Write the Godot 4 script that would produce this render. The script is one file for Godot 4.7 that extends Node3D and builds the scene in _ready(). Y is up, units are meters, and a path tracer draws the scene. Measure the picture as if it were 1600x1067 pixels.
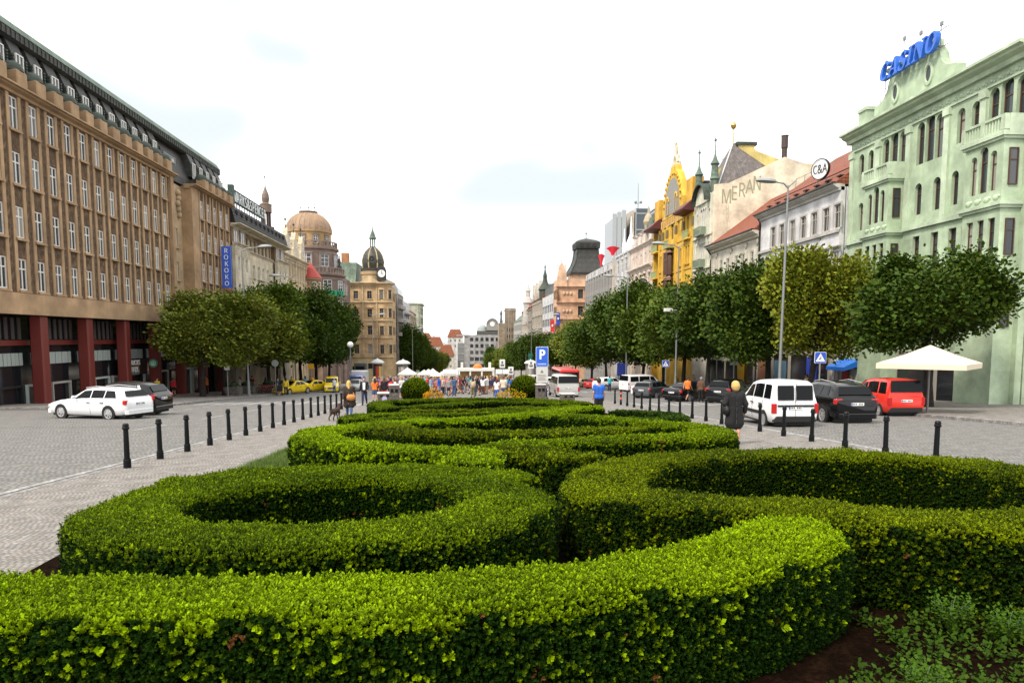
extends Node3D
# A long sloping city square seen over clipped hedges: street along -Z, falling 5 cm per metre; y = 0 is the ground under the camera.

const SLOPE := 0.05
var M := {}
var used := {}
var said := {}
var wins := {}
var rng := RandomNumberGenerator.new()
var NUM := ["first", "second", "third", "fourth", "fifth", "sixth", "seventh", "eighth", "ninth", "tenth", "eleventh", "twelfth", "thirteenth", "fourteenth", "fifteenth", "sixteenth", "seventeenth", "eighteenth", "nineteenth", "twentieth"]


func _ready() -> void:
	rng.seed = 7
	make_camera()
	make_light()
	make_materials()
	make_ground()
	left_buildings()
	right_buildings()
	far_buildings()
	make_trees()
	make_hedges()
	make_street_things()
	make_vehicles()
	make_people()


func make_camera() -> void:
	var cam := Camera3D.new()
	cam.name = "camera"
	cam.projection = Camera3D.PROJECTION_FRUSTUM
	cam.near = 0.1
	cam.far = 2000.0
	cam.size = 0.1 * 1067.0 / 1156.0
	cam.frustum_offset = Vector2(0, 0.1 * 102.5 / 1156.0)
	add_child(cam)
	cam.position = Vector3(0, 1.95, 0)
	cam.rotation = Vector3(deg_to_rad(-5.337), deg_to_rad(-3.549), 0)
	cam.current = true


func make_light() -> void:
	# overcast sky: bright cloud, with thinner bluish places
	var pic := Image.create_empty(512, 256, false, Image.FORMAT_RGBF)
	var veil := FastNoiseLite.new()
	veil.seed = 14
	veil.fractal_octaves = 4
	veil.frequency = 1.3
	for y in 256:
		var el := PI / 2 - PI * (y + 0.5) / 256.0
		for x in 512:
			var az := TAU * (x + 0.5) / 512.0 - 0.32
			var p := Vector3(cos(el) * sin(az), sin(el) * 2.2, cos(el) * cos(az))
			var k := smoothstep(0.10, 0.42, veil.get_noise_3dv(p * 1.4))
			var c := Color(0.78, 0.78, 0.78).lerp(Color(0.365, 0.395, 0.403), k)
			if el < -0.12:
				c = c.lerp(Color(0.25, 0.25, 0.24), smoothstep(0.12, 0.3, -el))
			pic.set_pixel(x, y, c)
	var sky := PanoramaSkyMaterial.new()
	sky.panorama = ImageTexture.create_from_image(pic)
	var e := Environment.new()
	e.background_mode = Environment.BG_SKY
	e.sky = Sky.new()
	e.sky.sky_material = sky
	e.tonemap_mode = Environment.TONE_MAPPER_LINEAR
	e.tonemap_exposure = 2.45
	e.sdfgi_enabled = true
	e.ssao_enabled = true
	e.ssil_enabled = true
	var w := WorldEnvironment.new()
	w.name = "world_environment"
	w.environment = e
	add_child(w)
	var sun := DirectionalLight3D.new()
	sun.name = "sun"
	sun.light_energy = 0.5
	sun.light_color = Color(1.0, 0.96, 0.9)
	sun.light_angular_distance = 11.0
	sun.shadow_enabled = true
	add_child(sun)
	sun.look_at_from_position(Vector3(-5.5, 8.5, 4.8), Vector3.ZERO, Vector3.UP)


# ---------------------------------------------------------------- geometry
class G:
	var v := PackedVector3Array()
	var n := PackedVector3Array()
	var c := PackedColorArray()
	var col := Color.WHITE
	var colored := false
	var x := Transform3D()

	func tri(a: Vector3, b: Vector3, d: Vector3) -> void:
		a = x * a
		b = x * b
		d = x * d
		var nn := (b - a).cross(d - a).normalized()
		v.append(a); v.append(d); v.append(b)
		n.append(nn); n.append(nn); n.append(nn)
		if colored:
			c.append(col); c.append(col); c.append(col)

	func trin(a: Vector3, b: Vector3, d: Vector3, na: Vector3, nb: Vector3, nd: Vector3) -> void:
		v.append(x * a); v.append(x * d); v.append(x * b)
		n.append((x.basis * na).normalized()); n.append((x.basis * nd).normalized()); n.append((x.basis * nb).normalized())
		if colored:
			c.append(col); c.append(col); c.append(col)

	func quad(a: Vector3, b: Vector3, d: Vector3, e: Vector3) -> void:
		tri(a, b, d)
		tri(a, d, e)

	func rect(x0: float, x1: float, y0: float, y1: float, z: float) -> void:
		quad(Vector3(x0, y0, z), Vector3(x1, y0, z), Vector3(x1, y1, z), Vector3(x0, y1, z))

	func box(x0: float, x1: float, y0: float, y1: float, z0: float, z1: float) -> void:
		var p := []
		for k in 8:
			p.append(Vector3(x1 if k & 1 else x0, y1 if k & 2 else y0, z1 if k & 4 else z0))
		quad(p[4], p[5], p[7], p[6])
		quad(p[1], p[0], p[2], p[3])
		quad(p[5], p[1], p[3], p[7])
		quad(p[0], p[4], p[6], p[2])
		quad(p[6], p[7], p[3], p[2])
		quad(p[0], p[1], p[5], p[4])

	func cbox(x0: float, x1: float, y0: float, y1: float, z0: float, z1: float, b: float) -> void:  # chamfered upright edges and top
		var poly := PackedVector2Array([Vector2(x0 + b, z0), Vector2(x1 - b, z0), Vector2(x1, z0 + b), Vector2(x1, z1 - b), Vector2(x1 - b, z1), Vector2(x0 + b, z1), Vector2(x0, z1 - b), Vector2(x0, z0 + b)])
		var cx := (x0 + x1) / 2
		var cz := (z0 + z1) / 2
		var top := PackedVector2Array()
		for p in poly:
			top.append(Vector2(move_toward(p.x, cx, b), move_toward(p.y, cz, b)))
		var m := poly.size()
		for i in m:
			var j := (i + 1) % m
			quad(Vector3(poly[j].x, y0, poly[j].y), Vector3(poly[i].x, y0, poly[i].y), Vector3(poly[i].x, y1 - b, poly[i].y), Vector3(poly[j].x, y1 - b, poly[j].y))
			quad(Vector3(poly[j].x, y1 - b, poly[j].y), Vector3(poly[i].x, y1 - b, poly[i].y), Vector3(top[i].x, y1, top[i].y), Vector3(top[j].x, y1, top[j].y))
			tri(Vector3(cx, y1, cz), Vector3(top[j].x, y1, top[j].y), Vector3(top[i].x, y1, top[i].y))
			tri(Vector3(cx, y0, cz), Vector3(poly[i].x, y0, poly[i].y), Vector3(poly[j].x, y0, poly[j].y))

	func slab(poly: PackedVector2Array, y0: float, y1: float) -> void:  # polygon in (x, z) extruded upwards
		var area := 0.0
		for i in poly.size():
			area += poly[i].cross(poly[(i + 1) % poly.size()])
		if area < 0:
			poly = poly.duplicate()
			poly.reverse()
		var t := Geometry2D.triangulate_polygon(poly)
		for i in range(0, t.size(), 3):
			var a := poly[t[i]]
			var b := poly[t[i + 1]]
			var d := poly[t[i + 2]]
			if (b - a).cross(d - a) > 0:
				var sw := b
				b = d
				d = sw
			tri(Vector3(a.x, y1, a.y), Vector3(b.x, y1, b.y), Vector3(d.x, y1, d.y))
			if y1 - y0 > 0.01:
				tri(Vector3(a.x, y0, a.y), Vector3(d.x, y0, d.y), Vector3(b.x, y0, b.y))
		if y1 - y0 > 0.01:
			for i in poly.size():
				var a := poly[i]
				var b := poly[(i + 1) % poly.size()]
				quad(Vector3(b.x, y0, b.y), Vector3(a.x, y0, a.y), Vector3(a.x, y1, a.y), Vector3(b.x, y1, b.y))

	func prism(poly: PackedVector2Array, z0: float, z1: float) -> void:  # polygon in (x, y) extruded along z
		var old := x
		x = x * Transform3D(Basis(Vector3(1, 0, 0), Vector3(0, 0, -1), Vector3(0, 1, 0)), Vector3.ZERO)
		# local (x, h, w) -> (x, w, -h): slab's y runs along -z
		var q := PackedVector2Array()
		for p in poly:
			q.append(Vector2(p.x, p.y))
		slab(q, -z1, -z0)
		x = old

	func along(poly: PackedVector2Array, x0: float, x1: float) -> void:  # polygon in (z, y) extruded along x
		var old := x
		x = x * Transform3D(Basis(Vector3(0, 0, 1), Vector3(1, 0, 0), Vector3(0, 1, 0)), Vector3.ZERO)
		slab(poly, x0, x1)
		x = old

	func pipe(pts: PackedVector3Array, radii: Array, seg := 8, caps := true) -> void:
		var rings := []
		var ups := Vector3.UP
		for i in pts.size():
			var dir := (pts[mini(i + 1, pts.size() - 1)] - pts[maxi(i - 1, 0)]).normalized()
			var s := ups.cross(dir)
			if s.length() < 0.05:
				s = Vector3.RIGHT.cross(dir)
			s = s.normalized()
			var t := dir.cross(s)
			var ring := []
			for k in seg:
				var a := TAU * k / seg
				ring.append([pts[i] + (s * cos(a) + t * sin(a)) * float(radii[mini(i, radii.size() - 1)]), s * cos(a) + t * sin(a)])
			rings.append(ring)
		for i in pts.size() - 1:
			for k in seg:
				var j := (k + 1) % seg
				var a = rings[i][k]
				var b = rings[i][j]
				var d = rings[i + 1][j]
				var e = rings[i + 1][k]
				trin(a[0], b[0], d[0], a[1], b[1], d[1])
				trin(a[0], d[0], e[0], a[1], d[1], e[1])
		if caps:
			for k in range(1, seg - 1):
				tri(rings[0][0][0], rings[0][k + 1][0], rings[0][k][0])
				var l = rings[-1]
				tri(l[0][0], l[k][0], l[k + 1][0])

	func lathe(prof: Array, o := Vector3.ZERO, seg := 16, sx := 1.0, sz := 1.0, a0 := 0.0, a1 := TAU) -> void:  # prof: Vector2(radius, y), from low to high
		for i in prof.size() - 1:
			var p: Vector2 = prof[i]
			var q: Vector2 = prof[i + 1]
			if p.distance_to(q) < 1e-5:
				continue
			var s := (q - p).normalized()
			for k in seg:
				var u := lerpf(a0, a1, float(k) / seg)
				var w := lerpf(a0, a1, float(k + 1) / seg)
				var du := Vector3(cos(u) * sx, 0, -sin(u) * sz)
				var dw := Vector3(cos(w) * sx, 0, -sin(w) * sz)
				var nu := Vector3(du.x * s.y, -s.x, du.z * s.y)
				var nw := Vector3(dw.x * s.y, -s.x, dw.z * s.y)
				var a := o + du * p.x + Vector3.UP * p.y
				var b := o + dw * p.x + Vector3.UP * p.y
				var d := o + dw * q.x + Vector3.UP * q.y
				var e := o + du * q.x + Vector3.UP * q.y
				if p.x > 1e-4:
					trin(a, b, d, nu, nw, nw)
				if q.x > 1e-4:
					trin(a, d, e, nu, nw, nu)

	func ball(o: Vector3, r: Vector3, seg := 10, rows := 6) -> void:
		for i in rows:
			var t0 := -PI / 2 + PI * i / rows
			var t1 := -PI / 2 + PI * (i + 1) / rows
			for k in seg:
				var u := TAU * k / seg
				var w := TAU * (k + 1) / seg
				var q := []
				for z in [[u, t0], [w, t0], [w, t1], [u, t1]]:
					q.append(Vector3(cos(z[0]) * cos(z[1]), sin(z[1]), -sin(z[0]) * cos(z[1])))
				if i > 0:
					trin(o + q[0] * r, o + q[1] * r, o + q[2] * r, q[0] / r, q[1] / r, q[2] / r)
				if i < rows - 1:
					trin(o + q[0] * r, o + q[2] * r, o + q[3] * r, q[0] / r, q[2] / r, q[3] / r)

	func smooth(limit := 0.6) -> void:  # share normals between faces that meet at a gentle angle
		var near := {}
		var face := n.duplicate()
		for i in v.size():
			var key := v[i].snapped(Vector3.ONE * 0.002)
			if not near.has(key):
				near[key] = PackedInt32Array()
			near[key].append(i)
		for i in v.size():
			var s := Vector3.ZERO
			for j in near[v[i].snapped(Vector3.ONE * 0.002)]:
				if face[j].dot(face[i]) > limit:
					s += face[j]
			n[i] = s.normalized()

	func done() -> ArrayMesh:
		var m := ArrayMesh.new()
		if v.is_empty():
			return m
		var a := []
		a.resize(Mesh.ARRAY_MAX)
		a[Mesh.ARRAY_VERTEX] = v
		a[Mesh.ARRAY_NORMAL] = n
		if colored:
			a[Mesh.ARRAY_COLOR] = c
		m.add_surface_from_arrays(Mesh.PRIMITIVE_TRIANGLES, a)
		return m


func at(d: float, xx := 0.0, h := 0.0) -> Vector3:
	return Vector3(xx, -SLOPE * d + h, -d)


func numbered(called: String) -> String:
	var k: int = used.get(called, -1) + 1
	used[called] = k
	return called if k == 0 else "%s_%03d" % [called, k]


func tag(o: Node3D, label: String, category := "", group := "", kind := "") -> Node3D:
	if label:
		o.set_meta("label", label)
	if category:
		o.set_meta("category", category)
	if group:
		o.set_meta("group", group)
	if kind:
		o.set_meta("kind", kind)
	return o


func thing(called: String, label: String, category: String, where := Vector3.ZERO, turn := 0.0, group := "") -> Node3D:
	var o := Node3D.new()
	o.name = numbered(called)
	add_child(o)
	o.position = where
	o.rotation.y = turn
	tag(o, label, category, group)
	return o


func part(called: String, g, m: Material, parent: Node3D = null, where := Vector3.ZERO) -> MeshInstance3D:
	var o := MeshInstance3D.new()
	o.name = called if parent else numbered(called)
	o.mesh = g.done() if g is G else g
	o.material_override = m
	o.position = where
	(parent if parent else self).add_child(o, true)
	return o


func ground_piece(called: String, g, m: Material, kind := "structure") -> MeshInstance3D:
	var o := part(called, g, m)
	o.set_meta("kind", kind)
	return o


# ---------------------------------------------------------------- materials
func lin(r: float, g: float, b: float) -> Color:
	return Color(r, g, b).linear_to_srgb()


func plain(c: Color, rough := 0.8, metal := 0.0, tex: Texture2D = null, scale := 1.0, height: Texture2D = null, depth := 1.0) -> StandardMaterial3D:
	var m := StandardMaterial3D.new()
	m.albedo_color = c
	m.roughness = rough
	m.metallic = metal
	if tex or height:
		m.uv1_triplanar = true
		m.uv1_world_triplanar = true
		m.uv1_scale = Vector3.ONE * scale
	if tex:
		m.albedo_texture = tex
	if height:
		m.heightmap_enabled = true
		m.heightmap_texture = height
		m.heightmap_scale = depth
	return m


func c_mat(r: float, g: float, b: float, rough := 0.7, metal := 0.0) -> StandardMaterial3D:
	var key := "%.3f %.3f %.3f %.2f %.2f" % [r, g, b, rough, metal]
	if not M.has(key):
		M[key] = plain(lin(r, g, b), rough, metal)
	return M[key]


func wall_mat(r: float, g: float, b: float) -> StandardMaterial3D:
	var key := "w %.3f %.3f %.3f" % [r, g, b]
	if not M.has(key):
		M[key] = plain(lin(r, g, b), 0.9, 0, M.t_plaster, 0.11, M.t_grain, 0.8)
	return M[key]


func grey_image(side: int, f: Callable) -> ImageTexture:
	var im := Image.create_empty(side, side, false, Image.FORMAT_RGB8)
	for y in side:
		for xx in side:
			var k: float = f.call(xx, y)
			im.set_pixel(xx, y, Color(k, k, k))
	return ImageTexture.create_from_image(im)


func noise_img(freq: float, oct: int, sd: int, side := 512, kind := FastNoiseLite.TYPE_SIMPLEX_SMOOTH) -> Image:
	var nz := FastNoiseLite.new()
	nz.seed = sd
	nz.frequency = freq
	nz.noise_type = kind
	nz.fractal_octaves = oct
	return nz.get_seamless_image(side, side)


func setts(side: int, cols: int, jitter: float, sd: int) -> Array:  # [tone, height]: rows of small stone blocks with open joints
	var r := RandomNumberGenerator.new()
	r.seed = sd
	var tone := Image.create_empty(side, side, false, Image.FORMAT_RGB8)
	var high := Image.create_empty(side, side, false, Image.FORMAT_RGB8)
	var fine := noise_img(0.09, 3, sd, side)
	var big := noise_img(0.008, 3, sd + 1, side)
	var st := float(side) / cols
	var cell := []
	for j in cols:
		var row := []
		var shift := r.randf() * st
		for i in cols:
			row.append([r.randf_range(0.80, 1.0), r.randf_range(-jitter, jitter) * st, r.randf_range(-0.02, 0.02)])
		cell.append([row, shift])
	for y in side:
		var j := int(y / st)
		var fy := (y - j * st) / st
		for xx in side:
			var u := fposmod(xx + float(cell[j][1]), side)
			var i := int(u / st) % cols
			var q = cell[j][0][i]
			var fx := (u - i * st) / st
			var w := 0.09 + 0.05 * absf(q[1])
			var e := minf(minf(fx, 1 - fx), minf(fy, 1 - fy))
			var k := smoothstep(0.0, w * 2.0, e)
			var f := fine.get_pixel(xx, y).r
			var t: float = lerpf(0.66, float(q[0]), k) * (0.84 + 0.22 * f) * (0.86 + 0.2 * big.get_pixel(xx, y).r)
			tone.set_pixel(xx, y, Color(t * (1.0 + float(q[2])), t, t * (1.0 - float(q[2]))))
			var h := k * (0.7 + 0.2 * f) + float(q[0]) * 0.1 * k
			high.set_pixel(xx, y, Color(h, h, h))
	return [ImageTexture.create_from_image(tone), ImageTexture.create_from_image(high)]


func make_materials() -> void:
	var n1 := noise_img(0.006, 5, 3)
	var n2 := noise_img(0.03, 3, 5)
	M.t_plaster = grey_image(512, func(a, b): return clampf(0.70 + 0.22 * n1.get_pixel(a, b).r + 0.10 * n1.get_pixel(a, b / 6).r + 0.08 * (n2.get_pixel(a, b).r - 0.5), 0, 1))
	M.t_grain = ImageTexture.create_from_image(noise_img(0.12, 3, 8))
	M.t_blotch = grey_image(512, func(a, b): return clampf(0.45 + 0.75 * n2.get_pixel(a, b).r * n1.get_pixel(b, a).r + 0.15 * n1.get_pixel(a, b).r, 0, 1))
	var s := setts(512, 24, 0.1, 21)
	M.road = plain(lin(0.30, 0.288, 0.268), 0.82, 0, s[0], 1.0 / 2.9, s[1], 1.5)
	var s2 := setts(512, 32, 0.12, 33)
	M.paving = plain(lin(0.39, 0.355, 0.32), 0.85, 0, s2[0], 1.0 / 2.3, s2[1], 1.0)
	M.asphalt = plain(lin(0.16, 0.155, 0.15), 0.9, 0, M.t_blotch, 0.3, M.t_grain, 0.5)
	M.kerb = plain(lin(0.42, 0.40, 0.38), 0.85, 0, M.t_blotch, 0.6)
	M.paint = plain(lin(0.58, 0.57, 0.55), 0.8, 0, M.t_blotch, 0.9)
	M.soil = plain(lin(0.026, 0.013, 0.007), 1.0, 0, M.t_blotch, 1.1, M.t_grain, 3.0)
	M.soil.metallic_specular = 0.1
	M.lawn = plain(lin(0.10, 0.19, 0.03), 1.0, 0, M.t_blotch, 0.7, M.t_grain, 3.0)
	M.glass = plain(lin(0.030, 0.036, 0.042), 0.06)
	M.glass_lit = plain(lin(0.16, 0.17, 0.175), 0.1)
	M.glass_grey = plain(lin(0.07, 0.075, 0.08), 0.08)
	M.glass_blind = plain(lin(0.30, 0.28, 0.25), 0.25)
	M.shop_glass = plain(lin(0.012, 0.014, 0.016), 0.08)
	M.white_frame = c_mat(0.72, 0.70, 0.66, 0.5)
	M.iron = plain(lin(0.005, 0.006, 0.007), 0.4)
	M.iron.metallic_specular = 0.3
	M.steel = plain(lin(0.24, 0.25, 0.25), 0.5, 0.4)
	M.dark_slate = plain(lin(0.062, 0.060, 0.052), 0.6, 0, M.t_blotch, 0.25, M.t_grain, 2.0)
	M.copper = plain(lin(0.20, 0.285, 0.205), 0.7, 0, M.t_blotch, 0.1)
	M.copper_dark = plain(lin(0.085, 0.115, 0.085), 0.7, 0, M.t_blotch, 0.2)
	var tile := grey_image(256, func(a, b): return (0.62 + 0.38 * smoothstep(0.0, 0.5, fposmod(b / 16.0, 1.0))) * (0.86 + 0.14 * absf(sin(PI * a / 16.0))) * (0.8 + 0.4 * n2.get_pixel((a / 16) * 31 % 512, (b / 16) * 47 % 512).r))
	M.tiles = plain(lin(0.29, 0.078, 0.036), 0.85, 0, tile, 0.22)
	M.brass = plain(lin(0.55, 0.38, 0.12), 0.35, 0.6)
	M.tyre = c_mat(0.012, 0.012, 0.012, 0.9)
	M.alloy = c_mat(0.5, 0.5, 0.51, 0.35, 0.6)
	M.car_glass = plain(lin(0.006, 0.007, 0.008), 0.04)
	M.car_glass.metallic_specular = 0.28
	M.trim = c_mat(0.008, 0.008, 0.0085, 0.6)
	M.red_lens = plain(lin(0.45, 0.012, 0.012), 0.2)
	M.clear_lens = plain(lin(0.65, 0.66, 0.66), 0.12, 0.2)
	M.plate = c_mat(0.75, 0.75, 0.73, 0.5)
	M.bark = plain(lin(0.05, 0.042, 0.034), 0.95, 0, M.t_blotch, 0.9, M.t_grain, 4.0)
	M.canvas = plain(lin(0.60, 0.59, 0.56), 0.9)


# ---------------------------------------------------------------- ground
func strip(g: G, x0: float, x1: float, d0: float, d1: float, h: float, n := 1) -> void:
	for k in n:
		var a := lerpf(d0, d1, float(k) / n)
		var b := lerpf(d0, d1, float(k + 1) / n)
		g.quad(at(a, x0, h), at(a, x1, h), at(b, x1, h), at(b, x0, h))


func raised(g: G, x0: float, x1: float, d0: float, d1: float, h0: float, h1: float) -> void:
	strip(g, x0, x1, d0, d1, h1)
	g.quad(at(d0, x0, h0), at(d0, x1, h0), at(d0, x1, h1), at(d0, x0, h1))
	g.quad(at(d1, x1, h0), at(d1, x0, h0), at(d1, x0, h1), at(d1, x1, h1))
	g.quad(at(d1, x0, h0), at(d0, x0, h0), at(d0, x0, h1), at(d1, x0, h1))
	g.quad(at(d0, x1, h0), at(d1, x1, h0), at(d1, x1, h1), at(d0, x1, h1))


func make_ground() -> void:
	var g := G.new()
	strip(g, -260, 260, -30, 900, 0, 4)
	ground_piece("ground", g, M.asphalt)
	g = G.new()
	strip(g, -19.2, -7.4, -30, 420, 0.004)
	ground_piece("road", g, M.road)
	g = G.new()
	strip(g, 10.3, 20.6, -30, 420, 0.004)
	ground_piece("road", g, M.road)
	g = G.new()
	strip(g, -30, -7.4, 29, 44, 0.008)  # side street mouth on the left
	ground_piece("side_road", g, M.road)
	g = G.new()
	raised(g, -7.25, 10.15, -30, 420, 0, 0.05)
	ground_piece("median_pavement", g, M.paving)
	for e in [[-7.4, -7.25], [10.15, 10.3]]:
		g = G.new()
		raised(g, e[0], e[1], -30, 420, 0, 0.054)
		ground_piece("kerb", g, M.kerb)
	g = G.new()
	raised(g, -60, -19.5, 46, 420, 0, 0.12)
	ground_piece("left_pavement", g, M.paving)
	g = G.new()
	raised(g, -19.5, -19.2, 46, 420, 0, 0.124)
	ground_piece("kerb", g, M.kerb)
	g = G.new()
	raised(g, 20.9, 60, -30, 420, 0, 0.12)
	ground_piece("right_pavement", g, M.paving)
	g = G.new()
	raised(g, 20.6, 20.9, -30, 420, 0, 0.124)
	ground_piece("kerb", g, M.kerb)
	# planting bed
	var bed := [[-3.9, -8.0], [-4.1, 6.0], [-4.5, 10.0], [-4.45, 14.0], [-4.5, 26.0], [-4.9, 44.0], [6.6, 44.0], [7.0, 30.0], [6.2, 16.0], [6.6, 13.0], [8.1, 11.6], [8.6, 7.0], [8.4, -8.0]]
	var poly := PackedVector2Array()
	for p in bed:
		poly.append(Vector2(p[0], -p[1]))
	g = G.new()
	g.x = Transform3D(Basis(Vector3(1, 0, 0), Vector3(0, 1, 0), Vector3(0, SLOPE, 1)), Vector3.ZERO)
	g.slab(poly, 0.0, 0.075)
	ground_piece("flower_bed_soil", g, M.soil)
	g = G.new()
	strip(g, -4.6, 6.4, 38.4, 43.6, 0.082)
	ground_piece("lawn", g, M.lawn)
	g = G.new()
	strip(g, -4.42, -3.05, 10.8, 21.0, 0.082)
	ground_piece("lawn", g, M.lawn)
	# painted markings
	for k in 10:
		g = G.new()
		strip(g, -18.4 + k * 1.1, -17.85 + k * 1.1, 50.5, 55.5, 0.010)
		mark(g, "zebra_stripe")
	for k in 9:
		g = G.new()
		strip(g, 10.9 + k * 1.08, 11.45 + k * 1.08, 45.0, 49.4, 0.010)
		mark(g, "zebra_stripe")
	for k in 9:
		g = G.new()
		strip(g, 10.9 + k * 1.08, 11.45 + k * 1.08, 80, 84.5, 0.010)
		mark(g, "zebra_stripe")
	g = G.new()
	strip(g, -7.78, -7.64, -20, 44, 0.012)
	mark(g, "edge_line")
	g = G.new()
	strip(g, 10.55, 10.72, -20, 44.5, 0.012)
	mark(g, "edge_line")
	for k in 12:
		g = G.new()
		strip(g, -12.0, -11.86, 27 + k * 7.0, 30 + k * 7.0, 0.012)
		mark(g, "lane_line")
	for k in 5:
		g = G.new()
		strip(g, -16.2, -16.05, 37 + k * 3.0, 38.6 + k * 3.0, 0.012)
		mark(g, "lane_line")
	for k in 8:
		g = G.new()
		strip(g, -7.2 + k * 1.0, -6.7 + k * 1.0, 46.5, 50, 0.054)
		mark(g, "zebra_stripe")


func mark(g: G, called: String) -> void:
	ground_piece(called, g, M.paint)


# ---------------------------------------------------------------- buildings
func building(called: String, label: String, side: int, xx: float, d: float, group := "") -> Node3D:  # side -1: left row (local x runs away from the camera), 1: right row (local x runs towards it)
	return thing(called, label, "building", Vector3(xx, 0, -d), PI / 2 if side < 0 else -PI / 2, group)


func settle(b: Node3D, d: float) -> void:  # put the root at the building's base on the slope
	b.position.y = -SLOPE * d
	for c in b.get_children():
		c.position.y += SLOPE * d


func wall_grid(g: G, x0: float, x1: float, y0: float, y1: float, holes: Array, deep := 0.28, z := 0.0) -> void:
	var xs := [x0, x1]
	var ys := [y0, y1]
	for h in holes:
		for k in [h[0], h[1]]:
			if not xs.has(k) and k > x0 and k < x1:
				xs.append(k)
		for k in [h[2], h[3]]:
			if not ys.has(k) and k > y0 and k < y1:
				ys.append(k)
	xs.sort()
	ys.sort()
	for j in ys.size() - 1:
		var my: float = (ys[j] + ys[j + 1]) / 2
		var from = null
		for i in xs.size():
			var open := true
			if i < xs.size() - 1:
				var mx: float = (xs[i] + xs[i + 1]) / 2
				open = false
				for h in holes:
					if mx > h[0] and mx < h[1] and my > h[2] and my < h[3]:
						open = true
						break
			if not open and from == null:
				from = xs[i]
			elif open and from != null:
				g.rect(from, xs[i], ys[j], ys[j + 1], z)
				from = null
	for h in holes:
		var a: float = z - deep
		g.quad(Vector3(h[0], h[2], z), Vector3(h[0], h[2], a), Vector3(h[0], h[3], a), Vector3(h[0], h[3], z))
		g.quad(Vector3(h[1], h[2], a), Vector3(h[1], h[2], z), Vector3(h[1], h[3], z), Vector3(h[1], h[3], a))
		g.quad(Vector3(h[0], h[2], z), Vector3(h[1], h[2], z), Vector3(h[1], h[2], a), Vector3(h[0], h[2], a))
		g.quad(Vector3(h[0], h[3], a), Vector3(h[1], h[3], a), Vector3(h[1], h[3], z), Vector3(h[0], h[3], z))
		if h.size() > 4:  # round head: fill the two corners above the arch
			var r: float = (h[1] - h[0]) / 2
			var cx: float = (h[0] + h[1]) / 2
			var cy: float = h[3] - r
			for s in [-1, 1]:
				for k in 6:
					var p := Vector3(cx + s * r * cos(PI / 2 * k / 6), cy + r * sin(PI / 2 * k / 6), z)
					var q := Vector3(cx + s * r * cos(PI / 2 * (k + 1) / 6), cy + r * sin(PI / 2 * (k + 1) / 6), z)
					var corner := Vector3(cx + s * r, h[3], z)
					var back := Vector3(0, 0, -deep)
					if s < 0:
						g.tri(corner, p, q)
						g.quad(q, p, p + back, q + back)
					else:
						g.tri(corner, q, p)
						g.quad(p, q, q + back, p + back)


func window_meshes(w: float, h: float, style: String) -> Array:
	var key := "%.2f %.2f %s" % [w, h, style]
	if not wins.has(key):
		var f := G.new()
		var t := 0.075 if w > 0.7 else 0.05
		var a := -w / 2
		f.box(a, a + t, 0, h, 0, 0.09)
		f.box(-a - t, -a, 0, h, 0, 0.09)
		f.box(a + t, -a - t, 0, t * 1.3, 0, 0.085)
		f.box(a + t, -a - t, h - t, h, 0, 0.085)
		if "m" in style:  # middle post
			f.box(-t * 0.6, t * 0.6, t * 1.3, h - t, 0, 0.08)
		if "t" in style:  # transom
			var y := h * 0.68
			f.box(a + t, -a - t, y - t * 0.55, y + t * 0.55, 0, 0.076)
		if "3" in style:
			for s in [-1, 1]:
				f.box(s * w / 6 - t * 0.5, s * w / 6 + t * 0.5, t * 1.3, h - t, 0, 0.08)
		if "h" in style:
			f.box(a + t, -a - t, h * 0.36 - t * 0.3, h * 0.36 + t * 0.3, 0, 0.07)
		var p := G.new()
		p.rect(a + t * 0.5, -a - t * 0.5, t * 0.5, h - t * 0.5, 0.03)
		wins[key] = [f.done(), p.done()]
	return wins[key]


func put_window(b: Node3D, where: Vector3, w: float, h: float, style: String, frame: Material, turn := 0.0, glass: Material = null) -> Node3D:
	var m := window_meshes(w, h, style)
	var o := part("window", m[0], frame, b, where)
	o.rotation.y = turn
	part("pane", m[1], glass if glass else [M.glass, M.glass, M.glass, M.glass, M.glass, M.glass, M.glass, M.glass_lit, M.glass_blind, M.glass_grey, M.glass_grey][rng.randi() % 11], o)
	return o


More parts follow.
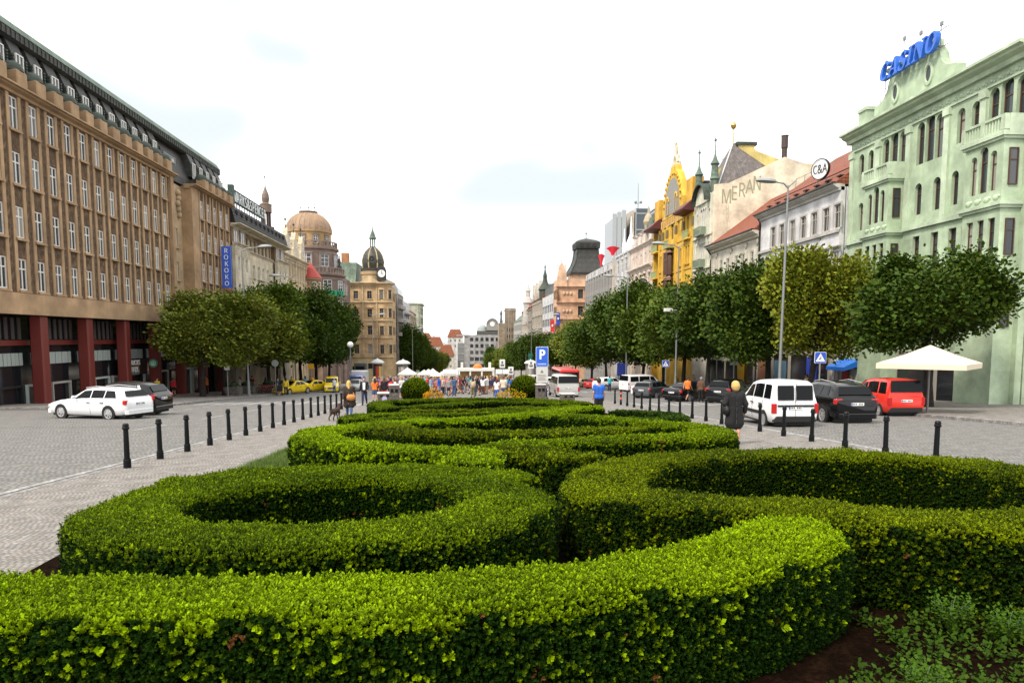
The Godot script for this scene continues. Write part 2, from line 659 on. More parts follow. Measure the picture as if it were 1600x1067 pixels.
# rows: [sill height, height, width, style, [centres], optional extras: "a" arch, "s" sill, "h" flat hood, "p" pediment]
func facade(b: Node3D, x0: float, x1: float, y0: float, y1: float, rows: Array, wall: Material, frame: Material, z := 0.0, deep := 0.26, trim: Material = null, called := "wall") -> void:
	var holes := []
	for r in rows:
		for cx in r[4]:
			var h := [cx - r[2] / 2.0, cx + r[2] / 2.0, float(r[0]), float(r[0] + r[1])]
			if r.size() > 5 and "a" in r[5]:
				h.append(1)
			holes.append(h)
	var g := G.new()
	wall_grid(g, x0, x1, y0, y1, holes, deep, z)
	g.quad(Vector3(x0, y0, z - 0.4), Vector3(x0, y0, z), Vector3(x0, y1, z), Vector3(x0, y1, z - 0.4))
	g.quad(Vector3(x1, y0, z), Vector3(x1, y0, z - 0.4), Vector3(x1, y1, z - 0.4), Vector3(x1, y1, z))
	part(called, g, wall, b)
	for r in rows:
		for cx in r[4]:
			var o := put_window(b, Vector3(cx, r[0], z - deep), r[2], r[1], r[3], frame)
			if r.size() > 5:
				if "s" in r[5]:
					g = G.new()
					g.box(-r[2] / 2 - 0.15, r[2] / 2 + 0.15, -0.16, -0.003, deep - 0.02, deep + 0.2)
					part("sill", g, trim if trim else wall, o)
				if "h" in r[5]:
					g = G.new()
					g.box(-r[2] / 2 - 0.22, r[2] / 2 + 0.22, r[1] + 0.22, r[1] + 0.34, deep - 0.02, deep + 0.16)
					g.box(-r[2] / 2 - 0.3, r[2] / 2 + 0.3, r[1] + 0.34, r[1] + 0.45, deep - 0.02, deep + 0.28)
					part("hood", g, trim if trim else wall, o)
				if "p" in r[5]:
					g = G.new()
					var w2: float = r[2] / 2 + 0.32
					g.box(-w2, w2, r[1] + 0.2, r[1] + 0.34, deep - 0.02, deep + 0.28)
					g.prism(PackedVector2Array([Vector2(-w2, r[1] + 0.34), Vector2(w2, r[1] + 0.34), Vector2(0, r[1] + 0.34 + w2 * 0.5)]), deep - 0.02, deep + 0.24)
					part("pediment", g, trim if trim else wall, o)
				if "u" in r[5]:  # surround
					g = G.new()
					for s in [-1, 1]:
						g.box(s * (r[2] / 2 + 0.09) - 0.08, s * (r[2] / 2 + 0.09) + 0.08, 0, r[1] + 0.16, deep - 0.02, deep + 0.08)
					g.box(-r[2] / 2 - 0.01, r[2] / 2 + 0.01, r[1] + 0.003, r[1] + 0.16, deep - 0.02, deep + 0.08)
					part("surround", g, trim if trim else wall, o)


func cornice(b: Node3D, x0: float, x1: float, y: float, h: float, out: float, m: Material, z := 0.0, called := "cornice") -> void:
	var g := G.new()
	var p := PackedVector2Array([Vector2(z - 0.3, y), Vector2(z + out * 0.25, y), Vector2(z + out * 0.3, y + h * 0.35), Vector2(z + out * 0.7, y + h * 0.55), Vector2(z + out * 0.75, y + h * 0.72), Vector2(z + out, y + h * 0.78), Vector2(z + out, y + h), Vector2(z - 0.3, y + h)])
	g.along(p, x0, x1)
	part(called, g, m, b)


func bracket_row(b: Node3D, x0: float, x1: float, y: float, step: float, m: Material, z := 0.0, size := 0.2) -> void:
	var n := int((x1 - x0) / step)
	for k in n:
		var g := G.new()
		g.along(PackedVector2Array([Vector2(z - 0.02, y), Vector2(z + size * 0.3, y), Vector2(z + size, y + size * 1.4), Vector2(z - 0.02, y + size * 1.4)]), -size * 0.4, size * 0.4)
		part("bracket", g, m, b, Vector3(x0 + (k + 0.5) * step, 0, 0))


func mass(b: Node3D, x0: float, x1: float, y0: float, y1: float, z0: float, z1: float, m: Material, called := "side_wall") -> void:
	var g := G.new()
	g.box(x0, x1, y0, y1, z0, z1)
	part(called, g, m, b)


func roof(b: Node3D, x0: float, x1: float, prof: Array, m: Material, called := "roof") -> void:
	var g := G.new()
	var p := PackedVector2Array()
	for q in prof:
		p.append(Vector2(q[0], q[1]))
	g.along(p, x0, x1)
	part(called, g, m, b)


func band(b: Node3D, x0: float, x1: float, y0: float, y1: float, out: float, m: Material, called := "band", z := 0.0) -> void:
	mass(b, x0, x1, y0, y1, z - 0.05, z + out, m, called)


func balustrade(b: Node3D, x0: float, x1: float, y: float, h: float, z: float, m: Material, step := 0.3) -> void:
	var g := G.new()
	g.box(x0, x1, y + h - 0.14, y + h, z - 0.14, z + 0.14)
	g.box(x0, x1, y, y + 0.12, z - 0.14, z + 0.14)
	var n := int((x1 - x0) / step)
	for k in n:
		var cx := x0 + (k + 0.5) * (x1 - x0) / n
		if k % 7 == 0:
			g.box(cx - 0.16, cx + 0.16, y + 0.12, y + h - 0.14, z - 0.15, z + 0.15)
		else:
			g.box(cx - 0.06, cx + 0.06, y + 0.12, y + h - 0.14, z - 0.07, z + 0.07)
	part("balustrade", g, m, b)


func text_mesh(txt: String, height: float, depth: float, bold := true, font := "Droid Sans") -> TextMesh:
	var f := SystemFont.new()
	f.font_names = PackedStringArray([font])
	f.font_weight = 700 if bold else 400
	var t := TextMesh.new()
	t.text = txt
	t.font = f
	t.font_size = 64
	t.pixel_size = height / 46.0
	t.depth = depth
	t.curve_step = 2.0
	return t


func lettering(called: String, txt: String, height: float, depth: float, m: Material, parent: Node3D, where: Vector3, turn := 0.0, bold := true, font := "Droid Sans", xs := 1.0) -> MeshInstance3D:
	var o := part(called, text_mesh(txt, height, depth, bold, font), m, parent, where)
	o.rotation.y = turn
	o.scale.x = xs
	return o


func finial(b: Node3D, where: Vector3, h: float, m: Material) -> void:
	var g := G.new()
	g.lathe([Vector2(0.10, 0), Vector2(0.05, h * 0.3), Vector2(0.04, h * 0.5), Vector2(0.17, h * 0.56), Vector2(0.17, h * 0.64), Vector2(0.03, h * 0.7), Vector2(0.02, h), Vector2(0, h)], Vector3.ZERO, 6)
	part("finial", g, m, b, where)


func left_buildings() -> void:
	brown_building()
	beige_building()
	# dark tower with an onion dome behind the beige building
	var t := thing("onion_dome_tower", "dark brown tower with an onion dome and open lantern behind the beige building", "tower", at(140, -36.3))
	t.scale = Vector3(0.62, 1, 0.62)
	var tw := c_mat(0.085, 0.06, 0.05, 0.85)
	var g := G.new()
	g.lathe([Vector2(2.1, 0), Vector2(2.1, 28.5), Vector2(2.35, 28.6), Vector2(2.35, 29.1), Vector2(1.5, 29.1)], Vector3.ZERO, 8)
	part("shaft", g, tw, t)
	for k in 8:
		g = G.new()
		g.box(-0.2, 0.2, 29.1, 31.6, 1.05, 1.4)
		var o := part("lantern_post", g, tw, t)
		o.rotation.y = TAU * k / 8
	g = G.new()
	g.lathe([Vector2(1.5, 31.6), Vector2(1.75, 31.7), Vector2(1.75, 32.9), Vector2(1.85, 33.1), Vector2(0.9, 33.4), Vector2(1.0, 33.7), Vector2(1.15, 34.2), Vector2(1.0, 34.9), Vector2(0.55, 35.6), Vector2(0.2, 36.2), Vector2(0.12, 36.9), Vector2(0.1, 37.6), Vector2(0, 37.6)], Vector3.ZERO, 12)
	part("onion_dome", g, c_mat(0.16, 0.115, 0.09, 0.6), t)
	g = G.new()
	g.ball(Vector3(0, 38.0, 0), Vector3.ONE * 0.22, 8, 6)
	g.pipe(PackedVector3Array([Vector3(0, 37.5, 0), Vector3(0, 38.9, 0)]), [0.06, 0.03], 5)
	part("finial", g, tw, t)
	cream_gabled_building()
	domed_building()
	clock_dome_building()


func brown_building() -> void:
	var d0 := 44.0
	var b := building("brown_building", "long tan brown building with dark mansard roof, domed attic boxes and red columned shopfront", -1, -28.5, d0)
	var tan_wall := wall_mat(0.52, 0.34, 0.19)
	var rough := plain(lin(0.34, 0.215, 0.125), 0.95, 0, M.t_blotch, 0.5, M.t_grain, 6.0)
	var light := wall_mat(0.60, 0.44, 0.27)
	var fr: Material = M.white_frame
	var cols := []
	for k in 13:
		cols.append(73.4 - 2.12 * k - d0)
	cols.reverse()
	var rcols := [82.6 - d0, 84.7 - d0, 86.8 - d0, 88.9 - d0, 91.0 - d0]
	var rows := []
	for y in [5.0, 8.3, 11.7, 15.1]:
		rows.append([y, 2.0, 0.95, "mt", cols, "s"])
	facade(b, 0.8, 75.2 - d0, 3.6, 17.6, rows, rough, fr, 0, 0.11, tan_wall)
	rows = []
	for y in [4.9, 8.0, 11.3, 14.6]:
		rows.append([y, 1.9, 0.95, "mt", rcols, "s"])
	facade(b, 80.2 - d0, 92.4 - d0, 3.5, 17.6, rows, rough, fr, 0.3, 0.11, tan_wall)
	facade(b, 75.2 - d0, 80.2 - d0, 3.6, 17.4, [[4.8, 1.65, 1.5, "mth", [77.6 - d0], "s"], [7.8, 1.85, 1.5, "mth", [77.6 - d0], "s"], [11.1, 1.9, 1.5, "mth", [77.6 - d0], "s"]], light, fr, -0.7, 0.2, tan_wall)
	mass(b, 0.8, 92.4 - d0, 3.5, 17.6, -12, -1.2, tan_wall)
	mass(b, 0.8, 92.4 - d0, -6, 3.49, -12, -1.62, tan_wall)
	# carved reliefs over the recessed bay
	for cx in [76.4, 78.6]:
		var g := G.new()
		for k in 5:
			g.ball(Vector3(0.12 * sin(k * 2.1), -k * 0.55, 0), Vector3(0.42 - 0.03 * k, 0.36, 0.3), 8, 5)
		part("carved_relief", g, light, b, Vector3(cx - d0, 16.6, -0.6))
	# pilaster strips
	for c in cols:
		for s in [-0.62, 0.62]:
			mass(b, c + s - 0.16, c + s + 0.16, 4.86, 17.5, -0.05, 0.07, tan_wall, "pilaster")
	for c in rcols:
		for s in [-0.62, 0.62]:
			mass(b, c + s - 0.16, c + s + 0.16, 4.76, 17.5, 0.25, 0.37, tan_wall, "pilaster")
	mass(b, 74.5 - d0, 75.2 - d0, 3.6, 17.5, -0.05, 0.3, tan_wall, "pilaster")
	mass(b, 79.6 - d0, 81.5 - d0, 3.5, 17.5, -0.7, 0.42, tan_wall, "pilaster")
	band(b, 0.8, 75.2 - d0, 3.45, 4.8, 0.3, tan_wall, "fascia")
	band(b, 79.9 - d0, 92.45 - d0, 3.4, 4.7, 0.55, tan_wall, "fascia")
	band(b, 75.2 - d0, 79.9 - d0, 3.5, 4.4, -0.4, tan_wall, "fascia")
	cornice(b, 0.7, 75.4 - d0, 17.25, 0.45, 0.75, tan_wall)
	cornice(b, 79.4 - d0, 92.5 - d0, 17.25, 0.45, 1.0, tan_wall)
	# attic boxes with domed caps, dormers above them
	var box_cap := [Vector2(0.62, 0), Vector2(0.6, 0.2), Vector2(0.5, 0.42), Vector2(0.3, 0.58), Vector2(0, 0.64)]
	for set_ in [[cols, 0.0], [rcols, 0.3]]:
		for c in set_[0]:
			var z: float = set_[1]
			var g := G.new()
			g.cbox(c - 0.55, c + 0.55, 17.72, 18.62, z - 0.3, z + 0.72, 0.06)
			var o := part("attic_box", g, tan_wall, b)
			g = G.new()
			g.lathe(box_cap, Vector3(c, 18.62, z + 0.12), 10, 1.0, 1.05)
			part("domed_cap", g, M.copper_dark, o)
			var dz := z - 0.65
			g = G.new()  # dormer cheeks and sloping hood
			g.along(PackedVector2Array([Vector2(dz - 1.6, 18.9), Vector2(dz, 18.9), Vector2(dz, 20.25), Vector2(dz - 0.55, 21.5), Vector2(dz - 1.6, 21.5)]), c - 0.72, c + 0.72)
			o = part("dormer", g, M.dark_slate, b)
			put_window(b, Vector3(c, 18.75, dz + 0.004), 0.85, 1.62, "m", fr)
			g = G.new()
			for s in [-1, 1]:
				for k in 7:
					g.box(c + s * 0.72 - 0.07, c + s * 0.72 + 0.07, 18.95 + k * 0.19, 19.07 + k * 0.19, dz - 0.1, dz + 0.12)
			part("dormer_edging", g, M.copper_dark, o)
	# wide dormer over the recess
	var g2 := G.new()
	g2.along(PackedVector2Array([Vector2(-2.6, 17.6), Vector2(-1.0, 17.6), Vector2(-1.0, 20.3), Vector2(-1.6, 21.3), Vector2(-2.6, 21.3)]), 75.7 - d0, 79.7 - d0)
	part("dormer", g2, M.dark_slate, b)
	put_window(b, Vector3(77.7 - d0, 18.5, -0.996), 3.0, 1.6, "3t", M.steel)
	roof(b, 0.7, 92.5 - d0, [[-12.0, 17.6], [-0.55, 17.6], [-0.6, 18.4], [-1.5, 21.2], [-12, 21.2]], M.dark_slate)
	roof(b, 0.6, 92.6 - d0, [[-12, 21.2], [-1.0, 21.2], [-0.75, 21.35], [-0.75, 21.85], [-12, 21.9]], M.dark_slate, "roof_lip")
	roof(b, 0.6, 92.6 - d0, [[-12, 21.86], [-0.7, 21.86], [-1.15, 22.5], [-12, 23.4]], M.copper, "copper_roof")
	for i in 96:
		mass(b, 0.7 + i * 0.5, 0.76 + i * 0.5, 21.3, 21.84, -0.76, -0.70, M.copper_dark, "roof_seam")
	# ground floor: dark glazing, red columns, sign band
	var red := c_mat(0.15, 0.022, 0.016, 0.5)
	mass(b, 0.8, 92.4 - d0, -6, 3.45, -1.6, -1.3, M.shop_glass, "shop_glazing")
	var k := 0
	for dd in [46.0, 52.1, 58.2, 64.4, 70.6, 76.8, 83.0, 89.2]:
		g2 = G.new()
		g2.cbox(dd - d0 - 0.42, dd - d0 + 0.42, -6, 3.45, -0.75, 0.12, 0.1)
		part("column", g2, red, b)
		k += 1
	mass(b, 0.8, 92.4 - d0, 1.45, 1.8, -1.3, -1.1, red, "floor_band")
	for q in [[46.5, 51.6], [52.6, 57.7], [58.7, 63.9], [64.9, 70.1], [71.1, 76.3], [77.3, 82.5]]:
		var awn := G.new()
		for i in 12:
			var a: float = lerpf(q[0], q[1], i / 12.0) - d0
			awn.box(a + 0.03, a + (q[1] - q[0]) / 12 - 0.03, 0.12, 0.95, -1.28 + 0.02 * (i % 2), -1.2 + 0.02 * (i % 2))
		part("curtain", awn, c_mat(0.34, 0.38, 0.36, 0.9), b)
	for i in 62:
		var curt := G.new()
		curt.box(-0.16, 0.16, 1.85, 3.3, -1.27, -1.2)
		part("curtain", curt, c_mat(0.07, 0.055, 0.05, 0.95), b, Vector3(46.4 + i * 0.72 - d0, 0, 0)) if i % 9 != 8 else null
	for i in 14:  # lit shop windows and door frames at pavement level
		var fx: float = 47.0 + i * 3.05 - d0
		g2 = G.new()
		for s in [-1.2, 1.2]:
			g2.box(fx + s - 0.06, fx + s + 0.06, -4.6, -1.2, -1.28, -1.1)
		g2.box(fx - 1.14, fx + 1.14, -1.35, -1.2, -1.28, -1.12)
		part("shop_frame", g2, [c_mat(0.35, 0.33, 0.3), M.trim, c_mat(0.45, 0.5, 0.48)][i % 3], b)
	var wh := c_mat(0.85, 0.86, 0.84, 0.5)
	lettering("sign_letters", "STARBUCKS", 0.42, 0.05, wh, b, Vector3(66.5 - d0, -0.22, -0.7), 0, true, "Droid Sans", 1.15)
	lettering("sign_letters", "COFFEE", 0.42, 0.05, wh, b, Vector3(66.7 - d0, -0.82, -0.7), 0, true, "Droid Sans", 1.15)
	mass(b, 65.0 - d0, 69.9 - d0, -1.3, 0.08, -0.95, -0.75, M.shop_glass, "sign_board")
	var disc := thing("round_sign", "round green and white shop sign hung beside the red column of the brown building", "sign", Vector3(-28.0, -0.3, -68.2), PI / 5)
	disc.scale = Vector3.ONE * 0.5
	g2 = G.new()
	g2.lathe([Vector2(0, -0.08), Vector2(0.74, -0.08), Vector2(0.74, 0.08), Vector2(0, 0.08)], Vector3.ZERO, 24)
	var o2 := part("disc", g2, c_mat(0.02, 0.20, 0.11, 0.5), disc)
	o2.rotation.x = PI / 2
	for s in [-1, 1]:
		g2 = G.new()
		g2.lathe([Vector2(0.36, 0.0), Vector2(0.42, 0.0), Vector2(0.42, 0.02), Vector2(0.36, 0.02), Vector2(0.36, 0)], Vector3.ZERO, 24)
		o2 = part("ring", g2, wh, disc, Vector3(0, 0, 0.09 * s - 0.01))
		o2.rotation.x = PI / 2
		g2 = G.new()
		for kk in 5:
			var a := PI * 0.2 * kk + 0.3
			g2.pipe(PackedVector3Array([Vector3(-0.12 + 0.06 * kk, -0.26, 0), Vector3(-0.16 + 0.08 * kk, 0.02, 0), Vector3(-0.10 + 0.05 * kk, 0.24, 0)]), [0.022], 5)
		part("wave", g2, wh, disc, Vector3(0, 0, 0.095 * s))
	# blue vertical sign
	var sg := thing("vertical_sign", "tall blue vertical sign with white letters projecting from the brown building", "sign", at(87.6, -27.3), 0.12)
	sg.position.y = 10.0
	g2 = G.new()
	g2.cbox(-0.52, 0.52, -2.35, 2.35, -0.16, 0.16, 0.03)
	part("panel", g2, c_mat(0.015, 0.09, 0.52, 0.4), sg)
	g2 = G.new()
	g2.box(-0.55, 0.55, -2.7, -2.36, -0.2, 0.2)
	g2.box(-0.95, -0.6, -1.8, -1.66, -0.05, 0.05)
	g2.box(-0.95, -0.6, 1.6, 1.74, -0.05, 0.05)
	part("bracket", g2, c_mat(0.3, 0.12, 0.09), sg)
	for i in 6:
		lettering("letter", "ROKOKO"[i], 0.52, 0.06, wh, sg, Vector3(0, 1.85 - i * 0.74, 0.18), 0, false)
	settle(b, d0)


func beige_building() -> void:
	var d0 := 92.6
	var b := building("beige_building", "pale beige department store with black attic storey and rooftop letters", -1, -28.5, d0)
	var w := wall_mat(0.80, 0.70, 0.52)
	var w2 := wall_mat(0.82, 0.73, 0.56)
	var black := plain(lin(0.035, 0.032, 0.03), 0.7, 0, M.t_blotch, 0.3)
	var fr: Material = M.white_frame
	var W := 26.6
	var xs := []
	for k in 5:
		xs.append(8.2 + 2.3 * k)
	facade(b, 0.8, W - 0.8, -6, 13.2, [[10.0, 1.65, 1.0, "mt", xs, "s"], [6.6, 1.8, 1.0, "mt", xs, "s"], [3.2, 1.8, 1.0, "mt", xs, "s"]], w, fr, 0, 0.24)
	for q in [[0.0, 6.2], [20.3, 26.5]]:
		var c: float = (q[0] + q[1]) / 2
		facade(b, q[0], q[1], -6, 13.2, [[10.2, 1.7, 0.8, "mt", [c - 1.6, c, c + 1.6]], [7.0, 1.6, 0.8, "mt", [c - 1.6, c, c + 1.6]], [3.6, 1.6, 0.8, "mt", [c - 1.6, c, c + 1.6]]], w2, fr, 0.7, 0.2, null, "bay_wall")
		for k in 5:
			band(b, q[0] - 0.05, q[1] + 0.05, 12.1 + k * 0.22, 12.2 + k * 0.22, 0.06, w2, "moulding", 0.7)
		cornice(b, q[0] - 0.1, q[1] + 0.1, 13.2, 0.3, 0.4, w2, 0.7)
		mass(b, q[0] + 0.3, q[1] - 0.3, 13.5, 15.4, -0.6, 0.25, wall_mat(0.30, 0.2, 0.12), "bay_top")
		put_window(b, Vector3(c + 1.6, 13.6, 0.26), 1.6, 1.7, "m", fr)
		put_window(b, Vector3(c - 1.2, 13.6, 0.26), 1.6, 1.7, "m", fr)
	cornice(b, 6.3, 20.2, 13.0, 0.3, 0.3, w2)
	facade(b, 6.2, 20.3, 13.3, 15.4, [[13.5, 1.5, 1.3, "m", [7.6, 9.5, 11.4, 13.3, 15.2, 17.1, 19.0]]], wall_mat(0.36, 0.27, 0.17), fr, -0.2, 0.3, null, "top_wall")
	cornice(b, -0.2, W + 0.1, 15.35, 0.4, 1.5, w2)
	mass(b, 0, W, -6, 15.4, -14, -0.45, w)
	roof(b, -0.1, W, [[-14, 15.75], [0.9, 15.75], [0.35, 17.9], [-0.2, 18.1], [-14, 18.1]], black, "attic_storey")
	for k in 12:
		var g := G.new()
		g.lathe([Vector2(0.32, 0), Vector2(0.36, 0.12), Vector2(0.30, 0.2), Vector2(0.24, 0.1), Vector2(0, 0.1)], Vector3.ZERO, 12)
		var o := part("round_dormer", g, M.trim, b, Vector3(1.5 + k * 2.1, 17.2, 0.48))
		o.rotation.x = PI / 2 - 0.25
	for k in 5:
		band(b, -0.12, W + 0.02, 15.85 + k * 0.4, 15.9 + k * 0.4, 0.03, M.trim, "seam", 0.88 - 0.1 * k)
	roof(b, 0, W, [[-14, 18.1], [-0.1, 18.12], [-4.5, 20.3], [-14, 20.3]], M.copper, "copper_roof")
	var sg := thing("rooftop_letters", "row of big white rooftop letters on a dark frame above the beige building", "sign", at(92.6, -29.8), PI / 2)
	sg.position.y = 18.1
	var wh := c_mat(0.72, 0.74, 0.73, 0.5)
	for k in 13:
		lettering("letter", "MARKS&SPENCER"[k], 1.3, 0.05, wh, sg, Vector3(7.0 + k * 1.17, 2.0, 0.15), 0, false)
	var fg := G.new()
	for k in 13:
		fg.box(6.4 + k * 1.17, 7.53 + k * 1.17, 1.25, 2.85, -0.16, -0.05)
		fg.box(6.9 + k * 1.17, 6.98 + k * 1.17, 0, 1.25, -0.1, 0.0)
	fg.box(5.5, 22.0, 2.86, 2.95, -0.1, 0.02)
	fg.box(5.5, 22.0, 0.6, 0.7, -0.1, 0.02)
	part("frame", fg, c_mat(0.03, 0.05, 0.045), sg)
	fg = G.new()
	fg.box(5.2, 5.9, 0.2, 3.2, -0.25, 0.4)
	part("end_panel", fg, c_mat(0.03, 0.06, 0.05), sg)
	settle(b, d0)


func cream_gabled_building() -> void:
	var d0 := 119.4
	var b := building("cream_gabled_building", "ornate cream building with white gables, orange tile roof and a small red turret roof", -1, -28.5, d0)
	var w := wall_mat(0.74, 0.55, 0.33)
	var tr := wall_mat(0.80, 0.69, 0.5)
	var fr: Material = M.white_frame
	var xs := []
	for k in 8:
		xs.append(1.6 + 2.0 * k)
	facade(b, 0, 17.0, -7, 14.8, [[11.6, 2.2, 0.9, "mt", xs, "hs"], [7.4, 2.3, 0.9, "mt", xs, "ps"], [3.2, 2.3, 0.9, "mt", xs, "hs"]], w, fr, 0, 0.22, tr)
	for k in 9:
		mass(b, 0.35 + 2.0 * k, 0.65 + 2.0 * k, -7, 14.7, -0.05, 0.14, tr, "pilaster")
	cornice(b, -0.1, 17.1, 14.6, 0.6, 0.7, tr)
	bracket_row(b, 0, 17, 14.2, 1.0, tr)
	mass(b, 0, 17, -7, 14.8, -12, -0.5, w)
	roof(b, 0, 17, [[-12, 14.9], [-0.4, 15.0], [-4.5, 20.6], [-12, 20.6]], M.tiles)
	for c in [3.0, 8.6, 14.0]:
		var g := G.new()
		g.prism(PackedVector2Array([Vector2(c - 2.0, 15.2), Vector2(c + 2.0, 15.2), Vector2(c + 1.9, 16.6), Vector2(c + 1.3, 16.9), Vector2(c + 1.1, 18.2), Vector2(c + 0.5, 18.6), Vector2(c, 19.6), Vector2(c - 0.5, 18.6), Vector2(c - 1.1, 18.2), Vector2(c - 1.3, 16.9), Vector2(c - 1.9, 16.6)]), -0.6, 0.1)
		part("gable", g, tr, b)
		put_window(b, Vector3(c, 16.0, 0.104), 0.9, 1.5, "mt", fr)
		finial(b, Vector3(c, 19.5, -0.25), 2.2, M.copper_dark)
		for s in [-1.8, 1.8]:
			finial(b, Vector3(c + s, 16.6, -0.25), 1.6, tr)
	# corner turret with a red roof at the far end
	var g2 := G.new()
	g2.lathe([Vector2(1.9, -7), Vector2(1.9, 12.2), Vector2(2.2, 12.4), Vector2(2.2, 12.7)], Vector3(18.2, 0, 0.3), 8)
	part("turret", g2, wall_mat(0.5, 0.32, 0.2), b)
	g2 = G.new()
	g2.lathe([Vector2(2.3, 12.7), Vector2(1.5, 13.7), Vector2(0.4, 15.2), Vector2(0, 15.8)], Vector3(18.2, 0, 0.3), 8)
	part("turret_roof", g2, c_mat(0.38, 0.05, 0.035, 0.7), b)
	for a in [-0.3, 0.5]:
		for y in [3.2, 7.4, 10.2]:
			put_window(b, Vector3(18.2 + 1.8 * sin(a - 0.6), y, 0.3 + 1.8 * cos(a - 0.6)), 0.8, 1.8, "mt", fr, a - 0.6)
	settle(b, d0)


func ring_windows(b: Node3D, c: Vector3, r: float, y: float, w: float, h: float, style: String, angles: Array, frame: Material, surround: Material = null) -> void:
	for a in angles:
		var o := put_window(b, c + Vector3(sin(a) * (r + 0.02), y, cos(a) * (r + 0.02)), w, h, style, frame, a)
		if surround:
			var g := G.new()
			for s in [-1, 1]:
				g.box(s * (w / 2 + 0.12) - 0.12, s * (w / 2 + 0.12) + 0.12, -0.1, h + 0.1, -0.3, 0.16)
			g.box(-w / 2 - 0.3, w / 2 + 0.3, h + 0.1, h + 0.35, -0.3, 0.28)
			part("surround", g, surround, o)


func ring_balustrade(b: Node3D, c: Vector3, r: float, y: float, h: float, m: Material, n := 40) -> void:
	var g := G.new()
	g.lathe([Vector2(r - 0.2, 0), Vector2(r + 0.1, 0), Vector2(r + 0.1, 0.2), Vector2(r - 0.2, 0.2)], c + Vector3.UP * y, 36)
	g.lathe([Vector2(r - 0.2, h - 0.2), Vector2(r + 0.12, h - 0.2), Vector2(r + 0.12, h), Vector2(r - 0.2, h)], c + Vector3.UP * y, 36)
	for k in n:
		var old := g.x
		g.x = Transform3D(Basis(Vector3.UP, TAU * k / n), c + Vector3.UP * y)
		var t := 0.28 if k % 6 == 0 else 0.1
		g.box(-t, t, 0.2, h - 0.2, r - 0.16, r + 0.06 + (0.06 if k % 6 == 0 else 0.0))
		g.x = old
	part("balustrade", g, m, b)


